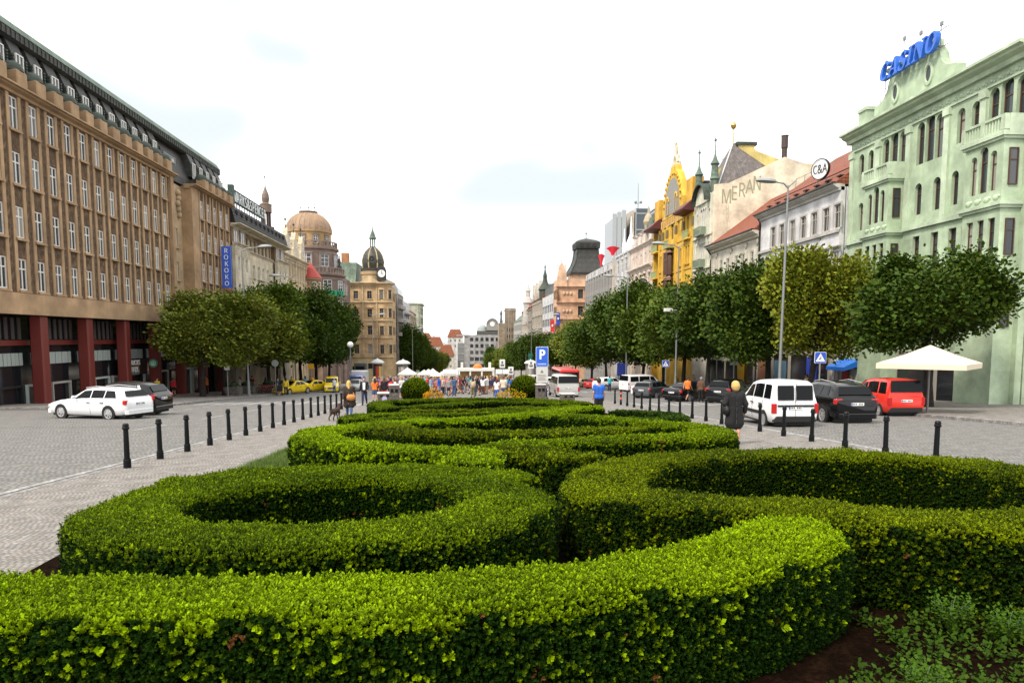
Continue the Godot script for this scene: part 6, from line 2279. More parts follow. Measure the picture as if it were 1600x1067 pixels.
func make_hedges() -> void:
	M.hedge_body = plain(lin(0.006, 0.009, 0.003), 1.0, 0, M.t_blotch, 3.0)
	M.hedge_body.metallic_specular = 0.0
	M.hedge_leaf = plain(Color.WHITE, 0.6)
	M.hedge_leaf.metallic_specular = 0.16
	M.hedge_leaf.vertex_color_use_as_albedo = true
	M.hedge_leaf.backlight_enabled = true
	M.hedge_leaf.backlight = Color(0.3, 0.36, 0.1)
	M.sprig_near = sprig(8, 0.0235, 5)
	M.sprig_far = sprig(7, 0.056, 6)
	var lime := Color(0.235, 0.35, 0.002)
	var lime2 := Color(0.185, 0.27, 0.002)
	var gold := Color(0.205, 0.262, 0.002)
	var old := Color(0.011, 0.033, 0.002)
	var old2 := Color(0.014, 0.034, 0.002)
	var H := 0.75
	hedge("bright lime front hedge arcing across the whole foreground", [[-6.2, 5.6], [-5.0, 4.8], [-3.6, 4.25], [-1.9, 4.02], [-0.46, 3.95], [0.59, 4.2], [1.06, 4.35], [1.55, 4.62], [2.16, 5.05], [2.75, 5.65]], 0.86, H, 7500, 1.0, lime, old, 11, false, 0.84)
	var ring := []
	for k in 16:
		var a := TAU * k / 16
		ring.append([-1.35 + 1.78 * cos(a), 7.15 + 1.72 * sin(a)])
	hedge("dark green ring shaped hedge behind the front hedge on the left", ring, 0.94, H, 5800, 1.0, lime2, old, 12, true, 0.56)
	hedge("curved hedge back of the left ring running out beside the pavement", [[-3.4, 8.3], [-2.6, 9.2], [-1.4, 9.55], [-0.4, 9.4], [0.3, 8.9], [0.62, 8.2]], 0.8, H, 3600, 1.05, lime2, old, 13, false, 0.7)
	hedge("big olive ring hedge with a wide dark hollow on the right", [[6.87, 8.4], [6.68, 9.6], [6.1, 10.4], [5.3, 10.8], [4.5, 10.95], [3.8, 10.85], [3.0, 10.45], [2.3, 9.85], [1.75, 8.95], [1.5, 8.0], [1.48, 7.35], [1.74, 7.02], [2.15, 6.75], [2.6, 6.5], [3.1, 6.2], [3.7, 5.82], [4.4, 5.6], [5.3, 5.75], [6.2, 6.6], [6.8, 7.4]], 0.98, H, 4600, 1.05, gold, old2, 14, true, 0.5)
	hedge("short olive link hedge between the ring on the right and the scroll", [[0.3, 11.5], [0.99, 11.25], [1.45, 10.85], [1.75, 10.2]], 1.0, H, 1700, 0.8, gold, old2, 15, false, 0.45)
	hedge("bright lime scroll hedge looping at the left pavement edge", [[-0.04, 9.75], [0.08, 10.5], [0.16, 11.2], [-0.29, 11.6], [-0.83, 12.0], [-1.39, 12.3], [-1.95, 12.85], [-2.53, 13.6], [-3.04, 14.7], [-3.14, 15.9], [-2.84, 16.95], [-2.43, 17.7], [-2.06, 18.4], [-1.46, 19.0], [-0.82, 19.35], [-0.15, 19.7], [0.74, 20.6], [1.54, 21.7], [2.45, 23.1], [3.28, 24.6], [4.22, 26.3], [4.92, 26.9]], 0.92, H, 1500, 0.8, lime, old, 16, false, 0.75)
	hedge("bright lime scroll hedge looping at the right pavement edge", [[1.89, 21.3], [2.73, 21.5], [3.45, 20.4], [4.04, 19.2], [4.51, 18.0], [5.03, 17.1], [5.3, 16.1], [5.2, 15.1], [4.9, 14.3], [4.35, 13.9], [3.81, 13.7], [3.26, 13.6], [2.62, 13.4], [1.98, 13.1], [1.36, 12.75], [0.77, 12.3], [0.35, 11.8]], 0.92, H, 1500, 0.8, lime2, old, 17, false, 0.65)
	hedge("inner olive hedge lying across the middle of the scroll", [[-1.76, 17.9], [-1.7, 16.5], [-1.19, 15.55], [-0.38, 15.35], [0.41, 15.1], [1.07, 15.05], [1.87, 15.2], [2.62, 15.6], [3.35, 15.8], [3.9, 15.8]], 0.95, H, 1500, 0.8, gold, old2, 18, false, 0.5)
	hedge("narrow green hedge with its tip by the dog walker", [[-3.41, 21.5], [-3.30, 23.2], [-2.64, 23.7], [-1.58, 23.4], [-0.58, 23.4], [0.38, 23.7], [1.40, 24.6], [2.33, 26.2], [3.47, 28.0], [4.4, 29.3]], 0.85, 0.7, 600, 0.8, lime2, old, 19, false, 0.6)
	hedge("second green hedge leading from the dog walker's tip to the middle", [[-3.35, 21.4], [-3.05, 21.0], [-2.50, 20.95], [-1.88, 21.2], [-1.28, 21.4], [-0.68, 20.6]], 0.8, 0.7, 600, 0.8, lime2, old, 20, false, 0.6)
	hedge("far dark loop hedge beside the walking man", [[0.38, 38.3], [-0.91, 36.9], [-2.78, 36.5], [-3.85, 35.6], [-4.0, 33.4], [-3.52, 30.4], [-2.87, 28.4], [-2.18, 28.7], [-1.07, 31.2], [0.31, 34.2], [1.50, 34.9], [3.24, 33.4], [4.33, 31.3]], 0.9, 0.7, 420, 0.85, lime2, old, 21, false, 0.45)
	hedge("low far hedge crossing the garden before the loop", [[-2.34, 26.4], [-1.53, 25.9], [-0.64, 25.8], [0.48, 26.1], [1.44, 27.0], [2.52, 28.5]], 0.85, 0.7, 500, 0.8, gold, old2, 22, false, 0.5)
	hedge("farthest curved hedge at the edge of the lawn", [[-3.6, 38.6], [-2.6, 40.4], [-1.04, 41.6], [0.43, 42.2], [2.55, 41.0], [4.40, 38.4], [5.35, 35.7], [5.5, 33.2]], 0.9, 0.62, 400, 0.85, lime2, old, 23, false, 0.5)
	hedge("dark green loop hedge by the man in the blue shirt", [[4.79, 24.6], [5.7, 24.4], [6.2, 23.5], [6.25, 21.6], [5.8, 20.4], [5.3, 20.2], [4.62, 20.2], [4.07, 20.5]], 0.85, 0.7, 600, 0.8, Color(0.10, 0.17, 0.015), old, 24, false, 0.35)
	# clipped ball bushes
	for q in [[-3.35, 49.0, 0.98, "clipped ball bush next to the left grey waste bin"], [4.15, 52.5, 1.06, "clipped ball bush next to the right grey waste bin"]]:
		var t := thing("ball_bush", q[3], "bush", at(q[1], q[0], 0.05), 0, "clipped ball bushes")
		var g := G.new()
		g.ball(Vector3(0, q[2] * 0.85, 0), Vector3(q[2], q[2] * 0.95, q[2]) * 0.93, 18, 12)
		part("twig_body", g, M.hedge_body, t)
		var r := RandomNumberGenerator.new()
		r.seed = 77
		var xf := []
		var cols := PackedColorArray()
		for k in 3200:
			var d := Vector3(r.randfn(), r.randfn(), r.randfn()).normalized()
			if d.y < -0.75:
				continue
			var sx := d.cross(Vector3(0.3, 0.2, 0.9)).normalized()
			xf.append(Transform3D(Basis(sx, d, sx.cross(d)).scaled_local(Vector3.ONE * r.randf_range(0.7, 1.2)), Vector3(0, q[2] * 0.85, 0) + d * Vector3(q[2], q[2] * 0.95, q[2]) * 0.94))
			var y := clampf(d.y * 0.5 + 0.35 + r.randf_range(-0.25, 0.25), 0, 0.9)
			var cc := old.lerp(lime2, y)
			cols.append(cc)
		multi("foliage", M.sprig_far, xf, cols, M.hedge_leaf, t)
	# flower clumps
	for q in [[-2.0, 45.0, 0.62, Color(0.75, 0.36, 0.01), "orange yellow flower clump near the left ball bush"], [2.75, 45.0, 0.95, Color(0.70, 0.42, 0.01), "larger yellow flower clump near the right ball bush"]]:
		var t := thing("flower_clump", q[4], "flowers", at(q[1], q[0], 0.07))
		var g := G.new()
		for k in 10:
			var a := TAU * k / 10
			g.pipe(PackedVector3Array([Vector3.ZERO + Vector3(cos(a), 0, sin(a)) * 0.1, Vector3(cos(a) * 0.5, 0.5, sin(a) * 0.4)]), [0.02, 0.01], 4)
		part("stems", g, c_mat(0.06, 0.12, 0.02), t)
		var r := RandomNumberGenerator.new()
		r.seed = int(q[1])
		var xf := []
		var cols := PackedColorArray()
		for k in 420:
			var p := Vector3(r.randf_range(-1, 1) * q[2], 0, r.randf_range(-1, 1) * 0.8)
			p.y = 0.3 + r.randf() * 0.75 * (1.0 - 0.5 * absf(p.x) / q[2])
			xf.append(Transform3D(Basis.from_euler(Vector3(r.randf_range(-0.6, 0.6), r.randf() * TAU, r.randf_range(-0.6, 0.6))).scaled(Vector3.ONE * r.randf_range(0.9, 1.7)), p))
			cols.append(q[3] if r.randf() < 0.7 else Color(0.07, 0.14, 0.02))
		multi("blossom", M.sprig_far, xf, cols, M.hedge_leaf, t)
	# low plants on the bare soil in the foreground right, and grass by the left pavement
	var weed := leaf_clump(14, 0.036, 0.09, 9)
	var r2 := RandomNumberGenerator.new()
	r2.seed = 5
	var gx := []
	var gc := PackedColorArray()
	for k in 1500:
		var p := Vector2(r2.randf_range(1.5, 5.4), r2.randf_range(3.2, 5.25))
		var dense := 0.5 + 0.5 * sin(p.x * 3.1 + 1.0) * sin(p.y * 3.7)
		if p.y < 4.3 - 0.1 * p.x + 0.2:
			dense += 0.35
		if r2.randf() > dense:
			continue
		if p.x < 2.9 and p.y > 3.5 + (p.x - 1.5) * 0.8:
			continue
		gx.append(Transform3D(Basis(Vector3.UP, r2.randf() * TAU).scaled(Vector3.ONE * r2.randf_range(0.6, 1.2)), at(p.y, p.x, 0.085 + r2.randf() * 0.04)))
		var t := r2.randf_range(0.6, 1.2)
		gc.append(Color(0.036 * t, 0.078 * t, 0.006 * t))
	var gp := multi("ground_cover_plants", weed, gx, gc, M.hedge_leaf, self)
	tag(gp, "low leafy weeds spreading over the bare soil right of the front hedge", "ground cover", "", "stuff")
	for q in [[3.5, 5.0, 0.26], [3.75, 4.75, 0.22], [2.6, 3.9, 0.2]]:
		var t := thing("leafy_plant", ["taller leafy plant on the soil by the dark ring hedge", "smaller leafy plant just below the taller one", "low broad leafed plant at the foot of the front hedge end"][[0.26, 0.22, 0.2].find(q[2])], "plant", at(q[1], q[0], 0.07))
		var xf := []
		var cols := PackedColorArray()
		var g := G.new()
		for k in 14:
			var a := TAU * k / 14.0 * 2.4
			var tipp := Vector3(cos(a) * q[2] * 0.5, q[2] * (0.6 + 0.03 * k), sin(a) * q[2] * 0.5)
			g.pipe(PackedVector3Array([Vector3.ZERO, tipp * 0.6 + Vector3.UP * 0.05, tipp]), [0.006, 0.005, 0.003], 4)
			for j in 3:
				xf.append(Transform3D(Basis(Vector3.UP, a + j).scaled(Vector3.ONE * 0.7), tipp * (0.5 + 0.25 * j)))
				cols.append(Color(0.05, 0.105, 0.008))
		part("stems", g, c_mat(0.06, 0.12, 0.03), t)
		multi("leaves", weed, xf, cols, M.hedge_leaf, t)
	var blade := G.new()
	blade.colored = true
	for k in 7:
		var a := k * 0.9
		blade.col = Color.WHITE * (0.8 + 0.06 * k)
		blade.tri(Vector3(cos(a) * 0.02, 0, sin(a) * 0.02), Vector3(cos(a) * 0.02 + 0.012, 0, sin(a) * 0.02), Vector3(cos(a) * 0.06, 0.07 + 0.01 * k, sin(a) * 0.06))
	var bm := blade.done()
	gx = []
	gc = PackedColorArray()
	for k in 5200:
		var p := Vector2(r2.randf_range(-4.5, -3.0), r2.randf_range(10.5, 21))
		gx.append(Transform3D(Basis(Vector3.UP, r2.randf() * TAU).scaled(Vector3.ONE * r2.randf_range(0.7, 1.3)), at(p.y, p.x, 0.08)))
		var t := r2.randf_range(0.7, 1.2)
		gc.append(Color(0.13 * t, 0.19 * t, 0.05 * t))
	for k in 6000:
		var p := Vector2(r2.randf_range(-4.5, 6.3), r2.randf_range(38.4, 43.6))
		gx.append(Transform3D(Basis(Vector3.UP, r2.randf() * TAU).scaled(Vector3.ONE * r2.randf_range(1.0, 1.8)), at(p.y, p.x, 0.08)))
		var t := r2.randf_range(0.7, 1.2)
		gc.append(Color(0.14 * t, 0.26 * t, 0.03 * t))
	var gr := multi("grass", bm, gx, gc, M.hedge_leaf, self)
	tag(gr, "short grass along the left pavement edge and on the far lawn", "grass", "", "stuff")


# ---------------------------------------------------------------- street furniture
func bollard(label: String, xx: float, d: float, group: String, striped := false) -> void:
	var t := thing("bollard", label, "bollard", at(d, xx, 0.05), rng.randf() * TAU, group)
	t.rotation.z = rng.randf_range(-0.02, 0.02)
	if not M.has("bollard_parts"):
		var g := G.new()
		g.lathe([Vector2(0.078, 0), Vector2(0.076, 0.16), Vector2(0.07, 0.19)], Vector3.ZERO, 12)
		var base := g.done()
		g = G.new()
		g.lathe([Vector2(0.058, 0.18), Vector2(0.050, 0.80)], Vector3.ZERO, 12)
		var shaft := g.done()
		g = G.new()
		g.lathe([Vector2(0.056, 0.80), Vector2(0.072, 0.815), Vector2(0.072, 0.845), Vector2(0.06, 0.86), Vector2(0.066, 0.89), Vector2(0.05, 0.925), Vector2(0, 0.935)], Vector3.ZERO, 12)
		M.bollard_parts = [base, shaft, g.done()]
	part("base", M.bollard_parts[0], M.iron, t)
	part("shaft", M.bollard_parts[1], M.iron, t)
	part("cap", M.bollard_parts[2], M.iron, t)
	if striped:
		for y in [0.35, 0.66]:
			var g := G.new()
			g.lathe([Vector2(0.068, y), Vector2(0.066, y + 0.14)], Vector3.ZERO, 12)
			part("red_band", g, c_mat(0.6, 0.12, 0.06), t)


func lamp_post(label: String, xx: float, d: float, h: float, arm: float, group: String, lean := 0.0) -> void:
	var t := thing("street_lamp", label, "street lamp", at(d, xx, 0.1), 0, group)
	t.rotation.z = lean
	var g := G.new()
	g.pipe(PackedVector3Array([Vector3(0, -0.2, 0), Vector3(0, 1.4, 0), Vector3(0, 1.45, 0), Vector3(0, h * 0.6, 0), Vector3(0, h, 0)]), [0.14, 0.13, 0.10, 0.08, 0.055], 10)
	part("pole", g, M.steel, t)
	g = G.new()
	g.pipe(PackedVector3Array([Vector3(0, h - 0.15, 0), Vector3(arm * 0.3, h + 0.12, 0), Vector3(arm, h + 0.22, 0)]), [0.06, 0.05, 0.04], 7)
	g.pipe(PackedVector3Array([Vector3(-signf(arm) * 0.5, h + 0.35, 0), Vector3(0, h - 0.1, 0)]), [0.035, 0.05], 6)
	part("arm", g, M.steel, t)
	g = G.new()
	var s := signf(arm)
	g.x = Transform3D(Basis(Vector3.BACK, 0.06 * s), Vector3(arm + 0.45 * s, h + 0.24, 0))
	g.lathe([Vector2(0.0, -0.1), Vector2(0.5, -0.08), Vector2(0.62, -0.02), Vector2(0.5, 0.12), Vector2(0.2, 0.2), Vector2(0, 0.21)], Vector3.ZERO, 14, 1.15, 0.5)
	part("lamp_head", g, plain(lin(0.33, 0.34, 0.34), 0.4, 0.3), t)


func sign_panel(t: Node3D, w: float, h: float, y: float, m: Material, z := 0.0, r := 0.06) -> MeshInstance3D:
	var g := G.new()
	var p := PackedVector2Array()
	for c in [[1, -1, -PI / 2], [1, 1, 0.0], [-1, 1, PI / 2], [-1, -1, PI]]:
		for k in 4:
			var a: float = c[2] + PI / 2 * k / 3
			p.append(Vector2(c[0] * (w / 2 - r) + r * cos(a), y + c[1] * (h / 2 - r) + r * sin(a)))
	g.prism(p, z, z + 0.03)
	return part("panel", g, m, t)


func pole(t: Node3D, h: float, r := 0.04, y0 := -0.1) -> void:
	var g := G.new()
	g.pipe(PackedVector3Array([Vector3(0, y0, -0.02), Vector3(0, h, -0.02)]), [r], 8)
	part("pole", g, M.steel, t)


func crossing_sign(label: String, xx: float, d: float, y: float, w: float) -> void:
	var t := thing("crossing_sign", label, "road sign", at(d, xx, 0.1), -0.15)
	pole(t, y + w / 2)
	sign_panel(t, w, w, y, c_mat(0.75, 0.76, 0.78), 0.0)
	sign_panel(t, w * 0.94, w * 0.94, y, c_mat(0.012, 0.07, 0.45, 0.4), 0.012)
	var g := G.new()
	g.prism(PackedVector2Array([Vector2(-w * 0.4, y - w * 0.34), Vector2(w * 0.4, y - w * 0.34), Vector2(0, y + w * 0.38)]), 0.02, 0.048)
	part("triangle", g, c_mat(0.8, 0.8, 0.8), t)
	g = G.new()
	for q in [[0.02, 0.06, -0.07, -0.06], [-0.07, -0.06, -0.16, -0.24], [-0.03, -0.06, 0.08, -0.24], [0.01, 0.05, 0.1, -0.04]]:
		g.pipe(PackedVector3Array([Vector3(q[0] * w, y + q[1] * w, 0.05), Vector3(q[2] * w, y + q[3] * w, 0.05)]), [0.028 * w], 5)
	g.ball(Vector3(0.03 * w, y + 0.13 * w, 0.05), Vector3(0.045, 0.045, 0.02) * w, 8, 5)
	part("walking_figure", g, M.iron, t)


func bin_thing(label: String, xx: float, d: float, w: float, h: float, logo := 0) -> void:
	var t := thing("waste_bin", label, "waste bin", at(d, xx, 0.05), 0.1, "grey concrete waste bins")
	var g := G.new()
	g.cbox(-w / 2, w / 2, 0, h - 0.08, -w / 2, w / 2, 0.03)
	part("body", g, plain(lin(0.20, 0.17, 0.15), 0.9, 0, M.t_blotch, 1.5), t)
	g = G.new()
	g.cbox(-w / 2 - 0.03, w / 2 + 0.03, h - 0.077, h, -w / 2 - 0.03, w / 2 + 0.03, 0.03)
	part("lid", g, plain(lin(0.5, 0.48, 0.46), 0.8), t)
	for s in [-0.22, 0.22]:
		g = G.new()
		g.box(w * s - 0.09, w * s + 0.09, h * 0.62, h * 0.78, w / 2 - 0.02, w / 2 + 0.012)
		part("slot", g, M.iron, t)
	if logo:
		g = G.new()
		g.lathe([Vector2(0.17, 0), Vector2(0.17, 0.02), Vector2(0, 0.02)], Vector3.ZERO, 16)
		var o := part("round_sticker", g, c_mat(0.42, 0.4, 0.6), t, Vector3(0, h * 0.45, w / 2))
		o.rotation.x = PI / 2


func parasol(called: String, label: String, cat: String, where: Vector3, r: float, h: float, rise: float, m: Material, seg := 8, legs := 1, turn := 0.0, group := "") -> void:
	var t := thing(called, label, cat, where, turn, group)
	var g := G.new()
	for k in seg:
		var a := TAU * (k + 0.5) / seg
		var b := TAU * (k + 1.5) / seg
		var A := Vector3(cos(a) * r, h, sin(a) * r)
		var B := Vector3(cos(b) * r, h, sin(b) * r)
		var top := Vector3(0, h + rise, 0)
		var ma := A.lerp(top, 0.5) - Vector3(0, rise * 0.06, 0)
		var mb := B.lerp(top, 0.5) - Vector3(0, rise * 0.06, 0)
		g.quad(B, A, ma, mb)
		g.tri(mb, ma, top)
		g.quad(B - Vector3(0, 0.24, 0), A - Vector3(0, 0.24, 0), A, B)
	part("canopy", g, m, t)
	if legs == 1:
		g = G.new()
		g.pipe(PackedVector3Array([Vector3.ZERO, Vector3(0, h + rise, 0)]), [0.05], 6)
		part("pole", g, M.steel, t)
		for k in seg:
			var a := TAU * (k + 0.5) / seg
			g = G.new()
			g.pipe(PackedVector3Array([Vector3(0, h + rise - 0.06, 0), Vector3(cos(a) * r * 0.97, h - 0.03, sin(a) * r * 0.97)]), [0.018], 4)
			part("rib", g, M.steel, t)
	else:
		for k in 4:
			var a := TAU * (k + 0.5) / 4
			g = G.new()
			g.pipe(PackedVector3Array([Vector3(cos(a) * r * 0.96, 0, sin(a) * r * 0.96), Vector3(cos(a) * r * 0.96, h, sin(a) * r * 0.96)]), [0.035], 6)
			part("leg", g, c_mat(0.7, 0.7, 0.7), t)


func make_street_things() -> void:
	# bollards
	for k in 20:
		if k >= 17 and k < 18:
			continue
		var d := 15.6 + 1.65 * k
		bollard("%s black bollard from the near end of the left row" % NUM[k], -7.02, d, "black bollards")
	for k in 19:
		bollard("%s black bollard from the near end of the right row%s" % [NUM[k], ", banded in red" if k == 17 else ""], 9.72, 14.6 + 1.84 * k, "black bollards", k == 17)
	# lamps
	lamp_post("tall grey street lamp by the yellowish tree on the left pavement", -19.9, 69, 13.2, 1.6, "tall street lamps", 0.02)
	lamp_post("tall grey street lamp among the darker trees on the left pavement", -19.9, 88, 13.2, -1.4, "tall street lamps", 0.02)
	lamp_post("thin street lamp in front of the far left trees", -13.6, 190, 13.5, 1.4, "tall street lamps")
	lamp_post("thin street lamp in front of the ochre corner building", -17.4, 140, 13.0, 1.4, "tall street lamps")
	lamp_post("nearest tall street lamp on the right, rising above the yellow green tree", 19.95, 46.0, 13.6, -0.95, "tall street lamps", -0.012)
	lamp_post("tall street lamp standing before the yellow hotel", 20.0, 69.6, 13.9, -1.5, "tall street lamps", -0.005)
	lamp_post("tall street lamp before the white glass building", 20.0, 91.5, 13.8, -1.9, "tall street lamps")
	lamp_post("slim street lamp before the peach building", 20.0, 147, 13.6, -1.6, "tall street lamps")
	lamp_post("left one of two thin street lamps behind the parking sign", 16.6, 205, 13.4, -1.3, "tall street lamps")
	lamp_post("right one of two thin street lamps behind the parking sign, with a green banner", 17.2, 195, 13.4, 1.2, "tall street lamps")
	var g := G.new()
	var bn := thing("green_banner", "narrow green banner hung on a far street lamp pole", "banner", at(194.6, 16.9, 7.6))
	for j in 6:
		g.quad(Vector3(-0.55, -j * 0.45 - 0.45, 0.05 * sin(j + 1.0)), Vector3(0.55, -j * 0.45 - 0.45, 0.05 * sin(j + 1.4)), Vector3(0.55, -j * 0.45, 0.05 * sin(j + 0.4)), Vector3(-0.55, -j * 0.45, 0.05 * sin(j)))
	g.box(-0.6, 0.4, 0, 0.08, -0.04, 0.04)
	part("cloth", g, c_mat(0.01, 0.11, 0.08), bn)
	var ct := thing("floodlight", "small white floodlight clamped on the pole before the yellow hotel", "light fitting", at(69.3, 19.8, 8.0))
	g = G.new()
	g.cbox(-1.1, -0.3, -0.1, 0.2, -0.25, 0.25, 0.04)
	g.box(-0.3, 0.1, 0.0, 0.08, -0.04, 0.04)
	part("housing", g, c_mat(0.65, 0.65, 0.65), ct)
	# globe lamp left
	var gl := thing("globe_lamp", "old street lamp with a white globe before the rounded corner building", "street lamp", at(100, -15.4, 0.1))
	pole(gl, 5.6, 0.07)
	g = G.new()
	g.ball(Vector3(0, 5.95, 0), Vector3.ONE * 0.42, 14, 9)
	part("globe", g, c_mat(0.8, 0.8, 0.78, 0.3), gl)
	# signs
	var p := thing("parking_sign", "blue parking sign with a white letter above a grey plate", "road sign", at(52, 5.35, 0.05), -0.12)
	p.scale = Vector3(0.86, 0.93, 1)
	pole(p, 4.2, 0.05)
	sign_panel(p, 1.02, 1.5, 3.42, c_mat(0.7, 0.74, 0.8), 0.0)
	sign_panel(p, 0.96, 1.44, 3.42, c_mat(0.015, 0.10, 0.55, 0.4), 0.012)
	lettering("letter", "P", 0.72, 0.02, c_mat(0.82, 0.83, 0.85), p, Vector3(0, 3.58, 0.05))
	g = G.new()
	for k in 9:
		g.box(-0.36 + k * 0.08, -0.31 + k * 0.08, 2.82, 2.92, 0.04, 0.048)
	part("small_print", g, c_mat(0.5, 0.6, 0.8), p)
	sign_panel(p, 0.96, 1.2, 2.05, c_mat(0.50, 0.50, 0.48), 0.0)
	g = G.new()
	for k in 5:
		g.box(-0.36 + 0.05 * (k % 2), 0.36 - 0.07 * (k % 3), 1.62 + k * 0.1, 1.66 + k * 0.1, 0.03, 0.036)
	g.prism(PackedVector2Array([Vector2(-0.16, 2.2), Vector2(0.16, 2.2), Vector2(0, 2.42)]), 0.03, 0.036)
	part("print", g, c_mat(0.2, 0.17, 0.14), p)
	crossing_sign("blue crossing sign with a walking figure behind the white van", 19.4, 39.5, 2.75, 0.62)
	crossing_sign("smaller blue crossing sign beside the lamp post in front of the shops", 19.4, 71.0, 2.9, 0.66)
	var bs := thing("blue_direction_sign", "dark blue rectangular sign under the trees before the shops", "road sign", at(92, 19.6, 0.1))
	pole(bs, 3.2)
	sign_panel(bs, 1.3, 1.6, 2.5, c_mat(0.015, 0.03, 0.2, 0.4))
	for q in [[-19.0, 75.0, "grey back of a round road sign beneath the left trees", 3.1, 0], [21.6, 58.5, "grey back of a square road sign near the blonde person", 2.9, 1]]:
		var t := thing("road_sign_back", q[2], "road sign", at(q[1], q[0], 0.1))
		pole(t, q[3] + 0.3)
		g = G.new()
		if q[4]:
			g.cbox(-0.34, 0.34, q[3] - 0.3, q[3] + 0.3, -0.02, 0.02, 0.005)
		else:
			g.x = Transform3D(Basis(Vector3.RIGHT, PI / 2), Vector3(0, q[3], 0))
			g.lathe([Vector2(0, -0.02), Vector2(0.34, -0.02), Vector2(0.34, 0.02), Vector2(0, 0.02)], Vector3.ZERO, 20)
		part("plate", g, plain(lin(0.3, 0.31, 0.31), 0.5), t)
	var yb := thing("yellow_taxi_sign", "small yellow square sign on a post above the taxis", "road sign", at(92, -19.0, 0.1))
	pole(yb, 3.4)
	sign_panel(yb, 0.7, 0.62, 3.0, c_mat(0.75, 0.4, 0.02))
	var ss := thing("slim_road_sign", "red and white road sign on a slim post before the first left tree", "road sign", at(66.5, -21.0, 0.1))
	pole(ss, 3.4)
	g = G.new()
	g.x = Transform3D(Basis(Vector3.RIGHT, PI / 2), Vector3(0, 3.1, 0.02))
	g.lathe([Vector2(0, -0.02), Vector2(0.3, -0.02), Vector2(0.3, 0.02), Vector2(0, 0.02)], Vector3.ZERO, 18)
	part("plate", g, c_mat(0.55, 0.05, 0.04), ss)
	sign_panel(ss, 0.5, 0.35, 2.55, c_mat(0.65, 0.65, 0.65))
	# boards held up in the crowd
	for q in [[4.1, 84.0, 3.2, "white placard board with a dark portrait, left one above the crowd"], [5.2, 86.0, 2.4, "small white placard board with a square print above the crowd"], [7.3, 83.0, 3.1, "white placard board with a dark portrait, right one above the crowd"]]:
		var t := thing("placard", q[3], "placard", at(q[1], q[0], 0.05))
		pole(t, q[2])
		sign_panel(t, 0.62, 0.95, q[2], c_mat(0.74, 0.74, 0.73))
		g = G.new()
		g.ball(Vector3(0, q[2] + 0.14, 0.03), Vector3(0.13, 0.17, 0.02), 8, 5)
		g.box(-0.2, 0.2, q[2] - 0.3, q[2] - 0.06, 0.03, 0.045)
		part("portrait_print", g, c_mat(0.16, 0.15, 0.15), t)
	# bins
	bin_thing("grey waste bin with two slots left of the left ball bush", -4.55, 47.0, 0.62, 1.35)
	bin_thing("low square bin with a round sticker near the people on the left", -5.6, 51.0, 0.95, 0.75, 1)
	bin_thing("grey waste bin right of the right ball bush", 5.05, 50.0, 0.62, 1.3)
	bin_thing("low square bin in front of the silver van", 6.6, 48.0, 0.85, 0.72)
	# parasols, tents, kiosk, columns
	parasol("cafe_parasol", "big cream cafe parasol cut by the right edge of the view", "parasol", at(33.5, 21.75, 0.1), 2.6, 2.35, 0.85, plain(lin(0.72, 0.62, 0.46), 0.9), 4, 1, PI / 4)
	var spots := [[-9.6, 122, 2.1, "nearest"], [-7.6, 150, 2.0, "second"], [-6.2, 138, 1.8, "third"], [-4.4, 158, 2.2, "fourth"], [-9.6, 170, 2.2, "fifth"], [-1.9, 150, 2.0, "sixth"]]
	for k in 6:
		parasol("market_tent", "%s white peaked market tent %s" % [["large", "far", "lower", "wide", "farthest", "small"][k], ["at the left of the market", "behind the large tent", "between the parked cars and the crowd", "in the middle of the market", "near the far left trees", "next to the kiosk"][k]], "tent", at(spots[k][1], spots[k][0], 0.05), spots[k][2], 2.2, 1.0, M.canvas, 4, 4, 0, "white market tents")
	var ki := thing("market_kiosk", "white framed kiosk with an orange dome and side awnings in the market", "kiosk", at(128, 1.7, 0.05))
	var wh := c_mat(0.74, 0.73, 0.7)
	for s in [-3.0, -1.0, 1.0, 3.0]:
		g = G.new()
		g.box(s - 0.14, s + 0.14, 0, 3.0, -0.1, 0.18)
		part("post", g, wh, ki)
	mass(ki, -3.2, 3.2, 2.6, 3.1, -2, 0.25, wh, "fascia")
	mass(ki, -2.9, 2.9, 0, 1.0, -1.9, -0.1, c_mat(0.3, 0.12, 0.06), "counter")
	mass(ki, -2.8, 2.8, 1.0, 2.6, -1.9, -1.7, c_mat(0.42, 0.33, 0.16), "back_panel")
	g = G.new()
	g.lathe([Vector2(0.8, 3.1), Vector2(0.8, 3.35), Vector2(0.6, 3.65), Vector2(0.3, 3.8), Vector2(0, 3.85)], Vector3(0.3, 0, -0.6), 16)
	part("dome", g, c_mat(0.68, 0.2, 0.03, 0.6), ki)
	for s in [-1, 1]:
		mass(ki, s * 2.4 - 0.25, s * 2.4 + 0.2, 3.1, 4.1, -0.5, 0.1, wh, "turret")
		g = G.new()
		g.along(PackedVector2Array([Vector2(0.2, 2.9), Vector2(1.6, 2.3), Vector2(1.6, 2.15), Vector2(0.2, 2.7)]), s * 4.5 - 1.1, s * 4.5 + 1.1)
		part("awning", g, M.canvas, ki)
		for q in [-1.5, 1.5]:
			g = G.new()
			g.box(s * 4.5 + q * 0.7 - 0.05, s * 4.5 + q * 0.7 + 0.05, 0, 2.2, 1.5, 1.6)
			part("awning_leg", g, wh, ki)
